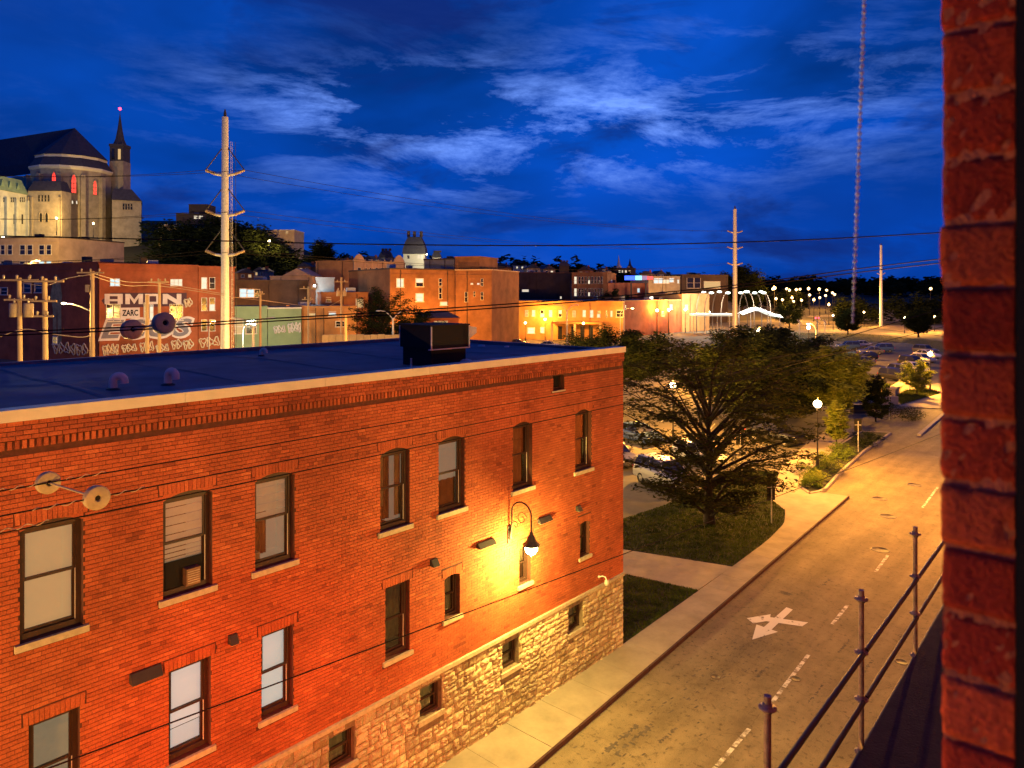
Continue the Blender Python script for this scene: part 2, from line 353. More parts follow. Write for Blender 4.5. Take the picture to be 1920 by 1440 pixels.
# ------------------------------------------------------------------ ground, road, pavements
def struct(o): o['kind'] = 'structure'; return o
def flat(name, poly, z, m, parent=None):
    b = MB(); b.add([(p[0], p[1], z) for p in poly], [tuple(range(len(poly)))])
    return b.build(name, m, parent)
struct(flat('ground', [(-3000, -1500), (3000, -1500), (3000, 4000), (-3000, 4000)], -0.03, M['earth']))
def kerb_x(y): return -10.87 - 0.0555 * y
struct(flat('road', [(kerb_x(-60), -60), (-3.4 + 1.7, -60), (-3.4 - 0.045 * 260, 260), (kerb_x(260), 260)], 0.0, M['asphalt']))
# worn paint: chipped so that the asphalt shows through
def worn_paint():
    m = mat('worn_road_paint', (0.60, 0.57, 0.50), 0.8, 0.0); nt = m.node_tree; p = nt.nodes['Principled BSDF']; L = nt.links
    ge = nt.nodes.new('ShaderNodeNewGeometry'); n = nt.nodes.new('ShaderNodeTexNoise'); n.inputs['Scale'].default_value = 3.2; n.inputs['Detail'].default_value = 9; n.inputs['Roughness'].default_value = 0.7
    L.new(ge.outputs['Position'], n.inputs['Vector'])
    rp = nt.nodes.new('ShaderNodeValToRGB'); e = rp.color_ramp.elements; e[0].position = 0.43; e[1].position = 0.56; e[0].color = (0.17, 0.14, 0.10, 1); e[1].color = (0.60, 0.57, 0.50, 1)
    L.new(n.outputs['Fac'], rp.inputs[0]); L.new(rp.outputs[0], p.inputs['Base Color']); return m
M['worn'] = worn_paint()
M['arrow'] = worn_paint(); _e = [n for n in M['arrow'].node_tree.nodes if n.type == 'VALTORGB'][0].color_ramp.elements; _e[0].position = 0.36; _e[1].position = 0.42
M['stain'] = mat('road_stain', (0.075, 0.062, 0.052), 0.85, 0.45, 5, detail=9)
M['iron'] = mat('cast_iron', (0.075, 0.058, 0.042), 0.6, 0.3, 20)
arrow = MB()
for poly in ([(-10.52, 27.5), (-10.26, 27.45), (-10.22, 25.3), (-10.5, 25.3)], [(-10.78, 25.35), (-9.98, 25.3), (-10.42, 24.15)],
             [(-9.45, 26.75), (-9.5, 26.3), (-10.85, 25.75), (-10.9, 26.15)], [(-10.72, 26.5), (-11.25, 25.6), (-10.9, 25.35), (-10.55, 25.95)]):
    arrow.add([(x, y, 0.004 + 0.003 * (len(arrow.f) % 2) + 0.001 * len(arrow.f)) for x, y in reversed(poly)], [tuple(range(len(poly)))])
struct(arrow.build('road_arrow_marking', M['arrow']))
def dash(x0, y0, x1, y1, w=0.12, name='lane_marking'):
    b = MB(); dx, dy = x1 - x0, y1 - y0; l = math.hypot(dx, dy); nx, ny = -dy / l * w / 2, dx / l * w / 2
    n = max(2, int(l / 0.5)); pts = []
    for i in range(n): # short worn lengths
        a, c = i / n, (i + random.uniform(0.8, 1.0)) / n
        b.add([(x0 + dx * a - nx, y0 + dy * a - ny, 0.005), (x0 + dx * c - nx, y0 + dy * c - ny, 0.005), (x0 + dx * c + nx, y0 + dy * c + ny, 0.005), (x0 + dx * a + nx, y0 + dy * a + ny, 0.005)], [(0, 3, 2, 1)])
    return struct(b.build(name, M['worn']))
dash(-8.2, 12, -8.36, 19.2); dash(-8.40, 20.9, -8.60, 24.4); dash(-8.75, 27.2, -8.85, 29.3); dash(-9.0, 33.5, -9.15, 36); dash(-9.73, 45.2, -10.05, 50.6); dash(-10.7, 60, -11.0, 65)
for k, (x, y, r) in enumerate([(-10.27, 21.08, 0.16), (-8.36, 22.61, 0.16), (-6.19, 25.92, 0.2), (-11.24, 50.18, 0.42), (-12.01, 45.47, 0.42), (-10.73, 42.22, 0.42), (-9.6, 36.5, 0.4)]):
    b = MB().lathe([(0.001, 0.006), (r * 0.8, 0.006), (r * 0.8, 0.012), (r, 0.012), (r * 1.04, 0.001)], n=20)
    tag(b.build('manhole_cover', M['iron'], off=None), ['small iron valve cover below the painted arrow', 'small iron valve cover beside the near lane dash', 'small iron cover in the near lane by the scaffold', 'iron manhole cover at the far end of the road by the brick jamb',
        'iron manhole cover in the road right of the planted island tip', 'iron manhole cover in the middle of the road, nearest of the large ones', 'iron manhole cover beside the topmost scaffold post'][k], 'manhole cover', 'covers in the road').location = (x, y, 0)
st = MB()
for x, y, l, w in [(-10.75, 15.6, 1.7, 0.10), (-10.45, 15.8, 1.8, 0.11), (-9.9, 17.0, 0.9, 0.07), (-7.9, 25.2, 1.2, 0.05), (-7.6, 21.5, 1.3, 0.04), (-6.9, 24.4, 1.0, 0.06), (-9.3, 21.9, 0.9, 0.07), (-7.1, 19.5, 1.6, 0.035), (-6.6, 27.5, 0.5, 0.12), (-11.0, 28.6, 0.3, 0.3), (-10.2, 30.5, 0.9, 0.08)]:
    n = 22; a = random.uniform(-0.08, 0.02)
    for s in range(n):
        w0 = w * random.uniform(0.15, 1.05); o_ = w * random.uniform(-.4, .4)
        if random.random() < 0.18: continue
        yy = y + l * s / n; xx = x + a * l * s / n + o_
        st.add([(xx - w0, yy, 0.003), (xx + w0, yy, 0.003), (xx + w0 * 0.9, yy + l / n * 1.0, 0.003), (xx - w0 * 0.9, yy + l / n * 1.0, 0.003)], [(0, 1, 2, 3)])
for i in range(260):
    x, y = random.gauss(-10.3, 0.5), random.uniform(13, 26); s = random.uniform(0.006, 0.034); sy = s * random.uniform(1, 3)
    st.add([(x - s, y - sy, 0.0035), (x + s * .6, y - sy * .7, 0.0035), (x + s, y + sy, 0.0035), (x - s * .5, y + sy * .8, 0.0035)], [(0, 1, 2, 3)])
struct(st.build('road_stains', M['stain']))
# pavement on the far side, following the kerb, round the lawn and past the planted island
walk = [(kerb_x(y) - 0.071, y) for y in (-60, -20, 0, 20, 44.43)] + [(-14.9, 44.2), (-15.25, 43.4), (-16.4, 44.65), (-17.25, 47.3), (-18.45, 58.4), (-19.3, 66), (-21.4, 66), (-20.4, 57), (-18.95, 48.6), (-16.55, 40.9), (-15.1, 39.3), (-14.3, 37.1), (-13.9, 34), (-13.71, 29.65), (-13.62, 26.6), (-13.45, 20.9), (-13.45, -60)]
sw = MB(); sw.prism(walk, -0.02, 0.105); sidewalk = struct(sw.build('sidewalk', M['concrete']))
y = -8.0
def inner_x(y):
    pts = [(-60, -13.44), (20.9, -13.44), (26.6, -13.6), (29.65, -13.7), (34, -13.88), (37.1, -14.25), (38.2, -14.6)]
    for (a, xa), (b, xb) in zip(pts, pts[1:]):
        if a <= y <= b: return xa + (xb - xa) * (y - a) / (b - a)
    return -14.6
while y < 38.0:
    l = random.choice((1.5, 1.5, 1.6)); y1 = y + l - 0.012; dz = random.uniform(0, 0.004)
    b = MB(); b.prism([(kerb_x(y) - 0.072, y), (kerb_x(y1) - 0.072, y1), (inner_x(y1) + 0.004, y1), (inner_x(y) + 0.004, y)], 0.09, 0.128 + dz)
    b.build('paving_slab', M['concrete'], sidewalk); y += l
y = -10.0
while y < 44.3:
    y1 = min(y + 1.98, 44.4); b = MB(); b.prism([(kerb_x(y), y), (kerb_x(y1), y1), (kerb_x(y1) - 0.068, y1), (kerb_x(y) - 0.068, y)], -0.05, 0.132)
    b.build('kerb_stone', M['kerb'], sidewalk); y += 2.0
y = 67.4
while y < 120:
    b = MB(); b.prism([(kerb_x(y), y), (kerb_x(y + 2.96), y + 2.96), (kerb_x(y + 2.96) - 0.3, y + 2.96), (kerb_x(y) - 0.3, y)], -0.05, 0.15)
    b.build('kerb_stone', M['kerb_pale'], sidewalk); y += 3
# lawn beside the building, with the short concrete path across it
lawn1 = [(-13.46, 20.95), (-13.63, 26.45), (-20.5, 25.2), (-24.5, 24.6), (-24.5, 20.95)]
lawn2 = [(-13.72, 29.8), (-13.91, 34), (-14.32, 37.1), (-15.1, 39.25), (-16.5, 40.85), (-18.6, 47.2), (-20.6, 46.2), (-20.2, 38.5), (-21.0, 30.5), (-24.5, 30.0), (-24.5, 28.5), (-18.5, 28.4)]
for poly in (lawn1, lawn2):
    b = MB(); b.prism(poly, -0.02, 0.11); struct(b.build('lawn', M['soil']))
b = MB(); b.prism([(-13.66, 26.5), (-13.70, 29.72), (-18.5, 28.32), (-24.5, 28.4), (-24.5, 24.7), (-20.5, 25.3)], -0.02, 0.118); struct(b.build('lawn_path', M['concrete']))
struct(flat('parking_lot', [(-20.6, 30.6), (-20.3, 38.5), (-20.7, 46.2), (-19.2, 48.8), (-21.6, 66), (-23, 84), (-60, 92), (-85, 60), (-60, 30)], -0.015, M['lot']))
struct(flat('far_parking_lot', [(-22.0, 104), (-26.0, 150), (-44, 186), (-66, 176), (-46, 122), (-36, 102)], -0.015, M['lot']))
for k in range(9):
    b = MB(); a = Vector((-24.5 - 2.75 * k, 59.5 + 0.9 * k, 0)); b.add([a + Vector(q) for q in ((0, 0, -0.009), (0.1, 0, -0.009), (1.6, -4.6, -0.009), (1.5, -4.6, -0.009))], [(0, 3, 2, 1)]); struct(b.build('bay_marking', M['worn']))
def grass(name, poly, n, h=0.07, z=0.11):
    P = np.array(poly); lo, hi = P.min(0), P.max(0); pts = []
    while len(pts) < n:
        q = rng.uniform(lo, hi, (n, 2)); ins = np.zeros(len(q), bool); j = len(P) - 1
        for i in range(len(P)):
            c = ((P[i, 1] > q[:, 1]) != (P[j, 1] > q[:, 1])) & (q[:, 0] < (P[j, 0] - P[i, 0]) * (q[:, 1] - P[i, 1]) / (P[j, 1] - P[i, 1] + 1e-12) + P[i, 0]); ins ^= c; j = i
        pts += list(q[ins])
    q = np.array(pts[:n]); a = rng.uniform(0, 6.28, n); hh = h * rng.uniform(0.5, 1.5, n); w = 0.016
    v = np.zeros((n, 3, 3)); v[:, 0, :2] = q - np.c_[np.cos(a), np.sin(a)] * w; v[:, 1, :2] = q + np.c_[np.cos(a), np.sin(a)] * w
    v[:, :2, 2] = z; v[:, 2, :2] = q + rng.normal(0, 0.025, (n, 2)); v[:, 2, 2] = z + hh
    me = fast_mesh(name, v.reshape(-1, 3), np.arange(3 * n).reshape(n, 3), M['grass']); o = bpy.data.objects.new(name, me); col.objects.link(o); o['kind'] = 'stuff'; return o
def fast_mesh(name, v, f, m, smooth=False):
    me = bpy.data.meshes.new(name); k = f.shape[1]; me.vertices.add(len(v)); me.vertices.foreach_set('co', np.asarray(v, np.float32).ravel())
    me.loops.add(f.size); me.loops.foreach_set('vertex_index', f.astype(np.int32).ravel()); me.polygons.add(len(f))
    me.polygons.foreach_set('loop_start', np.arange(0, f.size, k, dtype=np.int32)); me.update(calc_edges=True); me.materials.append(m); return me
tag(grass('lawn_grass', lawn1, 30000), 'mown grass between the brick building and the short path', 'grass'); tag(grass('lawn_grass', lawn2, 42000), 'mown grass under the large tree beside the pavement', 'grass')

# ------------------------------------------------------------------ the brick building across the street
FXW = -13.43                                             # face of its street wall
FY0, FY1, FZS, FZT, BACK = -6.0, 20.71, 2.46, 9.96, -23.6
bld = thing('brick_building', 'long red brick building with rubble stone base and flat roof across the street', 'building', (FXW, 7.0, 0)); BO = Vector((FXW, 7.0, 0))
UP = [(3.39, 4.30), (5.60, 6.52), (7.39, 8.28), (10.51, 11.39), (12.33, 13.24), (15.12, 15.97), (18.02, 18.89)]
LO = [(3.51, 4.25), (5.70, 6.49), (7.53, 8.25), (10.65, 11.39)]
NA = [(12.53, 13.07), (15.39, 15.90), (18.27, 18.78)]
SB = [(6.2, 6.9), (9.12, 9.79), (11.71, 12.43), (14.68, 15.37), (17.69, 18.41)]
OP = []                                                  # y0, y1, z0, z1, kind
for a, b in UP + [(-1.2, -0.3), (0.9, 1.8)]: OP.append((a, b, 6.42, 8.30, 'up'))
for a, b in LO + [(-1.2, -0.4), (1.0, 1.8)]: OP.append((a, b, 3.38, 5.08, 'lo'))
for a, b in NA: OP.append((a, b, 3.70, 4.78, 'na'))
OP.append((16.93, 17.48, 9.03, 9.50, 'attic'))
for a, b in SB: OP.append((a, b, 1.52, 2.28, 'sb'))
# wall sheet with openings cut out, and the reveals
ys = sorted({FY0, FY1} | {v for o in OP for v in o[:2]}); zs = sorted({0.0, FZS, FZT} | {v for o in OP for v in o[2:4]})
core = MB(); core2 = MB()
for a, b in zip(ys, ys[1:]):
    for c, e in zip(zs, zs[1:]):
        my, mz = (a + b) / 2, (c + e) / 2
        if any(o[0] < my < o[1] and o[2] < mz < o[3] for o in OP): continue
        (core2 if mz < FZS else core).quad((FXW, a, c), (FXW, b, c), (FXW, b, e), (FXW, a, e))
for o in OP:
    y0, y1, z0, z1 = o[:4]; xb = FXW - 0.26; t = core2 if z1 < FZS else core
    t.quad((FXW, y0, z0), (FXW, y0, z1), (xb, y0, z1), (xb, y0, z0)); t.quad((FXW, y1, z0), (xb, y1, z0), (xb, y1, z1), (FXW, y1, z1))
    t.quad((FXW, y0, z1), (FXW, y1, z1), (xb, y1, z1), (xb, y0, z1)); t.quad((FXW, y0, z0), (xb, y0, z0), (xb, y1, z0), (FXW, y1, z0))
core.build('wall', M['mortar'], bld, BO); core2.build('stone_backing', M['stone_joint'], bld, BO)
M['sidebrick'] = mat('side_wall_brick', (0.27, 0.075, 0.035), 0.9, 0.25, 4, 0.3, 20)
ow = MB(); ow.quad((FXW, FY1, 0), (BACK, FY1, 0), (BACK, FY1, FZT), (FXW, FY1, FZT)); ow.quad((BACK, FY1, 0), (BACK, FY0, 0), (BACK, FY0, FZT), (BACK, FY1, FZT)); ow.quad((BACK, FY0, 0), (FXW, FY0, 0), (FXW, FY0, FZT), (BACK, FY0, FZT))
ow.build('rear_wall', M['sidebrick'], bld, BO)
# brick courses
CH, BL, JT = 0.0745, 0.205, 0.012; HJ = 0.008
full = []; wallb = MB()
def cut(z0, z1):
    ex = []
    for y0, y1, a, b, k in OP:
        top = b + {'up': 0.21, 'lo': 0.22, 'na': 0.20, 'attic': 0.0, 'sb': 0}[k]; sill = {'up': 0.13, 'lo': 0.12, 'na': 0.12, 'attic': 0.05, 'sb': 0}[k]
        m = {'up': 0.09, 'lo': 0.10, 'na': 0.09}.get(k, 0)
        if z0 < b - 0.004 and z1 > a + 0.004: ex.append((y0, y1))
        if b - 0.004 <= (z0 + z1) / 2 < top: ex.append((y0 - m, y1 + m))
        if a - sill < (z0 + z1) / 2 <= a: ex.append((y0 - 0.085, y1 + 0.085))
    ex.sort(); seg = []; p = FY0
    for a, b in ex:
        if a > p: seg.append((p, a))
        p = max(p, b)
    if p < FY1: seg.append((p, FY1))
    return seg
z = FZS + 0.10; row = 0
while z + CH < 9.475:
    z1 = z + CH - JT; hdr = row % 6 == 5; bl = 0.098 if hdr else BL; pit = bl + HJ; o0 = (0.0 if row % 2 else 0.5) * pit
    for a, b in cut(z, z1):
        k = math.floor((a - FY0 - o0) / pit)
        while True:
            p0 = FY0 + o0 + k * pit; p1 = p0 + bl; k += 1
            if p0 >= b: break
            q0, q1 = max(p0, a), min(p1, b)
            if q1 - q0 < 0.03: continue
            prj = random.uniform(0.006, 0.0125); tn = min(1, max(0, random.gauss(0.5, 0.16)))
            if random.random() < 0.03: tn = random.choice((0.0, 1.0))
            if q1 - q0 > bl - 0.002 and not hdr: full.append((q0, z, prj, tn))
            else:
                wallb.tint = tn; wallb.box(FXW - 0.002, FXW + prj, q0, q1, z, z1, skip=('-x',))
    z += CH; row += 1
def bdist(b):
    y, zz = b[0], b[1]; t = -SN * FXW + CS * y; px = 960 + FOC * (CS * FXW + SN * y) / t; py = HORIZ - FOC * (zz - CAM_Z) / t
    return t if 0 < px < 1900 and 0 < py < 1440 else 1e6
full.sort(key=bdist)
bv = []
for i in range(14):
    b = MB(); b.tint = 0.02 + 0.96 * i / 13; b.box(-0.002, random.uniform(0.007, 0.0125), 0, BL, 0, CH - JT, skip=('-x',)); bv.append(b.mesh('brick', M['brick']))
for q0, zz, prj, tn in full[:300]:
    o = bpy.data.objects.new('brick', bv[min(13, int(tn * 14))]); col.objects.link(o); o.parent = bld; o.location = Vector((FXW, q0, zz)) - BO
for q0, zz, prj, tn in full[300:]:
    wallb.tint = tn; wallb.box(FXW - 0.002, FXW + prj, q0, q0 + BL, zz, zz + CH - JT, skip=('-x',))
wallb.build('brickwork', M['brick'], bld, BO, kind='stuff')
# frieze: soldier band and a row of brick dentils under the coping
fr = MB(); y = FY0; 
for zz0 in (9.66, 9.735, 9.81, 9.885):
    y = FY0 + (0.1 if int(zz0 * 1000) % 2 else 0)
    while y < FY1 - 0.02:
        fr.tint = min(1, max(0, random.gauss(0.25, 0.2))); fr.box(FXW - 0.002, FXW + 0.055 + random.uniform(0, 0.006), y, min(y + BL, FY1), zz0, zz0 + CH - JT, skip=('-x',)); y += BL + JT
fr.build('frieze_brickwork', M['brick'], bld, BO, kind='stuff')
sl = MB(); sl.box(FXW - 0.001, FXW + 0.045, FY0, FY1, 9.655, 9.95, skip=('-x',)); sl.box(FXW - 0.001, FXW + 0.008, FY0, FY1, 9.475, 9.655, skip=('-x',)); sl.build('frieze', M['mortar'], bld, BO)
dm = [MB() for _ in range(6)]
for i, b in enumerate(dm): b.tint = 0.05 + 0.15 * i; b.box(0.0, 0.032, 0, 0.06, -0.13, 0, skip=('-x',))
dm = [b.mesh('dentil', M['brick']) for b in dm]; y = FY0 + 0.02
while y < FY1 - 0.1:
    o = bpy.data.objects.new('dentil', random.choice(dm)); col.objects.link(o); o.parent = bld; o.location = Vector((FXW + 0.007, y, 9.645)) - BO; y += 0.1
# coping in lengths
y = FY0 - 0.03; cols = 0
while y < FY1:
    y1 = min(y + 3.0, FY1 + 0.06); b = MB(); b.box(FXW - 0.28, FXW + 0.085, y, y1 - 0.006, 9.955, 10.14); b.build('coping', M['coping'], bld, BO); y += 3.0
for a, b2, c, e, h in ((BACK - 0.05, FXW - 0.285, FY1 - 0.22, FY1 + 0.05, 10.05), (BACK - 0.05, BACK + 0.2, FY0, FY1 - 0.225, 10.05), (BACK + 0.205, FXW - 0.285, FY0 - 0.03, FY0 + 0.2, 10.05)):
    b = MB(); b.box(a, b2, c, e, 9.93, h); b.build('parapet_cap', M['roof'], bld, BO)
M['roof_seam'] = mat('roof_seam', (0.10, 0.095, 0.12), 0.8, 0.3, 2)
rf = MB(); nx, ny = 10, 24
gx = [BACK + (FXW - BACK) * i / nx for i in range(nx + 1)]; gy = [FY0 + (FY1 - FY0) * j / ny for j in range(ny + 1)]
rf.add([(x, yy, 9.95 + 0.03 * math.sin(x * 1.1 + yy * 0.35)) for yy in gy for x in gx], [(j * (nx + 1) + i, j * (nx + 1) + i + 1, (j + 1) * (nx + 1) + i + 1, (j + 1) * (nx + 1) + i) for j in range(ny) for i in range(nx)], True)
rf.build('roof', M['roof'], bld, BO)
for yy in range(-4, 20, 3):
    q = MB(); q.add([(x_, yy + 0.3 + e_, 9.957 + 0.03 * math.sin(x_ * 1.1 + (yy + 0.3) * 0.35) + h_) for x_ in gx[:-1] for e_, h_ in ((-0.09, 0.0), (0.0, 0.008), (0.09, 0.0))], [(3 * i + k, 3 * i + k + 1, 3 * i + k + 4, 3 * i + k + 3) for i in range(nx - 1) for k in (0, 1)]); q.build('membrane_seam', M['roof_seam'], bld, BO)
# stone base: rock-faced stones in broken courses
def rock(y0, y1, z0, z1, n=5, m=4):
    b = MB(); vs = []; fs = []; bul = random.uniform(0.018, 0.05); ti, tj = random.uniform(-.02, .02), random.uniform(-.02, .02)
    for j in range(m + 1):
        for i in range(n + 1):
            u, v = i / n, j / m; e = min(u, 1 - u) * n, min(v, 1 - v) * m
            edge = min(1.0, min(e[0], e[1]))
            xx = 0.012 + edge * (bul + ti * (u - .5) * 2 + tj * (v - .5) * 2 + random.uniform(-0.018, 0.018))
            jy = random.uniform(-0.012, 0.012); jz = random.uniform(-0.012, 0.012)
            vs.append((xx, y0 + (y1 - y0) * u + (jy if 0 < i < n else jy * .5), z0 + (z1 - z0) * v + (jz if 0 < j < m else jz * .5)))
    for j in range(m):
        for i in range(n): a = j * (n + 1) + i; fs.append((a, a + 1, a + n + 2, a + n + 1))
    k = len(vs); rim = [i for i in range(n + 1)] + [(j + 1) * (n + 1) - 1 for j in range(1, m + 1)] + [m * (n + 1) + i for i in range(n - 1, -1, -1)] + [j * (n + 1) for j in range(m - 1, 0, -1)]
    for r_ in rim: vs.append((-0.004, vs[r_][1], vs[r_][2]))
    for i in range(len(rim)): j = (i + 1) % len(rim); fs.append((rim[i], k + i, k + j, rim[j]))
    b.tint = random.random(); b.add(vs, fs, False); return b
stones = []
z = 0.02
while z < FZS - 0.05:
    h = min(random.choice((0.16, 0.2, 0.24, 0.3)), FZS - 0.005 - z)
    if FZS - z - h < 0.1: h = FZS - 0.005 - z
    y = FY0 + random.uniform(0, 0.2)
    while y < FY1 - 0.03:
        l = random.uniform(0.17, 0.5); y1 = min(y + l, FY1)
        if FY1 - y1 < 0.12: y1 = FY1
        parts = [(z, z + h)] if h < 0.22 or random.random() < 0.6 else [(z, z + h * 0.5), (z + h * 0.5, z + h)]
        for p0, p1 in parts:
            segs = [(y, y1)]
            for o in OP:
                if o[4] != 'sb': continue
                if p0 < o[3] and p1 > o[2] - 0.12:
                    m = 0.0 if p0 > o[2] - 0.02 else 0.07
                    ns = []
                    for a, b in segs:
                        if b <= o[0] - m or a >= o[1] + m: ns.append((a, b)); continue
                        if a < o[0] - m: ns.append((a, o[0] - m))
                        if b > o[1] + m: ns.append((o[1] + m, b))
                    segs = ns
            for a, b in segs:
                if b - a > 0.05: stones.append((a + 0.008, b - 0.008, p0 + 0.008, p1 - 0.008))
        y = y1
    z += h
stones.sort(key=lambda s: (0 if s[1] > 8.2 else 1, -s[0] if s[1] <= 8.2 else s[0]))
vis = [s for s in stones if s[0] > 7.6 and (s[2] > 2.46 - (s[0] - 7.4) * 0.40)]; rest = [s for s in stones if s not in set(vis)]
vis.sort(key=lambda s: s[0])
for s in vis[:300]:
    b = rock(*s, n=6, m=4); b.v = [(x + FXW, y, z) for x, y, z in b.v]; o = b.build('stone', M['stone'], bld, BO)
rb = MB()
for s in vis[300:] + rest:
    b = rock(*s, n=4, m=3); rb.tint = b.tint; rb.add([(x + FXW, y, z) for x, y, z in b.v], b.f)
rb.build('rubble_stonework', M['stone'], bld, BO, kind='stuff')
b = MB(); y = FY0
while y < FY1:
    y1 = min(y + random.uniform(1.1, 1.9), FY1 + 0.03); b = MB(); b.box(FXW - 0.002, FXW + 0.075, y, y1 - 0.008, FZS, FZS + 0.095); b.build('plinth_ledge', M['sill'], bld, BO); y = y1
# windows
M['blind'] = mat('cream_blind', (0.55, 0.46, 0.30), 0.9, 0.06, 2, emit=(1, 0.72, 0.36), estr=0.34)
M['blind_slat'] = mat('slatted_blind', (0.52, 0.46, 0.34), 0.8, 0.1, 4, emit=(1, 0.78, 0.45), estr=0.16)
M['blind_white'] = mat('lit_white_blind', (0.6, 0.6, 0.58), 0.9, 0.04, 2, emit=(1.0, 0.97, 0.90), estr=0.50)
M['curtain'] = mat('curtain', (0.16, 0.10, 0.07), 0.95, 0.3, 3)
M['curtain_pale'] = mat('pale_curtain', (0.42, 0.38, 0.28), 0.95, 0.2, 3)
M['room'] = mat('room_wall', (0.10, 0.055, 0.035), 0.95, 0.2, 2)
M['room_lit'] = mat('lit_room_wall', (0.4, 0.36, 0.28), 0.95, 0.1, 2, emit=(1, 0.8, 0.5), estr=0.18)
M['ac'] = mat('ac_casing', (0.16, 0.09, 0.05), 0.6, 0.2, 8)
def P(b, name, m, par): return b.build(name, m, par)
for (y0, y1, z0, z1, k) in OP:
    idx = UP.index((y0, y1)) if k == 'up' and (y0, y1) in UP else -1; li = LO.index((y0, y1)) if k == 'lo' and (y0, y1) in LO else -1
    w = y1 - y0; h = z1 - z0; xf = -0.13                                # frame plane, local to the window
    O = Vector((FXW, y0, z0)) - BO
    fb = MB(); fw = 0.075 if k in ('up', 'lo') else 0.05; hd = 0.16 if k == 'up' else fw
    fb.box(xf - 0.1, xf, 0, fw, 0, h); fb.box(xf - 0.1, xf, w - fw, w, 0, h); fb.box(xf - 0.1, xf + 0.002, fw, w - fw, h - hd, h - 0.002); fb.box(xf - 0.1, xf + 0.004, fw, w - fw, 0.0, fw * 1.2)
    win = fb.build('window', M['frame'], bld); win.location = O
    if k == 'attic':
        q = MB(); q.quad((xf - 0.05, fw, fw), (xf - 0.05, w - fw, fw), (xf - 0.05, w - fw, h - fw), (xf - 0.05, fw, h - fw)); P(q, 'louvre_panel', M['black'], win)
        q = MB(); q.box(-0.01, 0.02, -0.05, w + 0.05, -0.05, -0.004); P(q, 'sill', M['sill'], win); continue
    zm = h * (0.50 if k != 'sb' else 0.5); iw0, iw1 = fw, w - fw; z_lo, z_hi = fw * 1.2, h - hd
    sb = MB(); sw_ = 0.04
    # upper sash outside, lower sash further in
    for (a, b_, xx) in ((zm - 0.02, z_hi, xf - 0.03), (z_lo, zm + 0.02, xf - 0.065)):
        sb.box(xx - 0.03, xx, iw0, iw0 + sw_, a, b_); sb.box(xx - 0.03, xx, iw1 - sw_, iw1, a, b_); sb.box(xx - 0.03, xx + 0.001, iw0 + sw_, iw1 - sw_, a, a + sw_); sb.box(xx - 0.03, xx + 0.001, iw0 + sw_, iw1 - sw_, b_ - sw_, b_)
        q = MB(); xx2 = xx - 0.015; q.quad((xx2, iw0 + sw_, a + sw_), (xx2, iw1 - sw_, a + sw_), (xx2, iw1 - sw_, b_ - sw_), (xx2, iw0 + sw_, b_ - sw_)); P(q, 'pane', M['glass'], win)
    P(sb, 'sash', M['frame'], win)
    if k in ('up', 'lo'):
        q = MB(); q.box(xf - 0.02, xf - 0.005, iw1 - 0.012, iw1, z_lo, zm); P(q, 'sash_track', M['cream'], win)
    # sill
    sd = {'up': 0.115, 'lo': 0.105, 'na': 0.105, 'sb': 0.12}[k]; q = MB(); q.box(xf - 0.05, 0.065, -0.075, w + 0.075, -sd, -0.003); P(q, 'sill', M['sill'], win)
    # room behind
    q = MB(); X0, X1 = xf - 0.14, xf - 1.6
    for pl in (((X1, -.6, -.3), (X1, w + .6, -.3), (X1, w + .6, h + .1), (X1, -.6, h + .1)), ((X0, -.6, -.3), (X1, -.6, -.3), (X1, -.6, h + .1), (X0, -.6, h + .1)), ((X0, w + .6, -.3), (X0, w + .6, h + .1), (X1, w + .6, h + .1), (X1, w + .6, -.3)), ((X0, -.6, h + .1), (X1, -.6, h + .1), (X1, w + .6, h + .1), (X0, w + .6, h + .1)), ((X0, -.6, -.3), (X0, w + .6, -.3), (X1, w + .6, -.3), (X1, -.6, -.3))): q.quad(*pl)
    P(q, 'room', M['room_lit'] if idx in (2, 4) or li == 0 else M['room'], win)
    xb = xf - 0.11
    def sheet(y_0, y_1, za, zb, nm, m, wave=0.0, x=xb):
        q = MB(); n = 14; vs = []
        for i in range(n + 1):
            u = i / n; xx = x - wave * (0.5 + 0.5 * math.sin(u * 22 + y0))
            vs += [(xx, y_0 + (y_1 - y_0) * u, za), (xx, y_0 + (y_1 - y_0) * u, zb)]
        q.add(vs, [(2 * i, 2 * i + 2, 2 * i + 3, 2 * i + 1) for i in range(n)], wave > 0); P(q, nm, m, win)
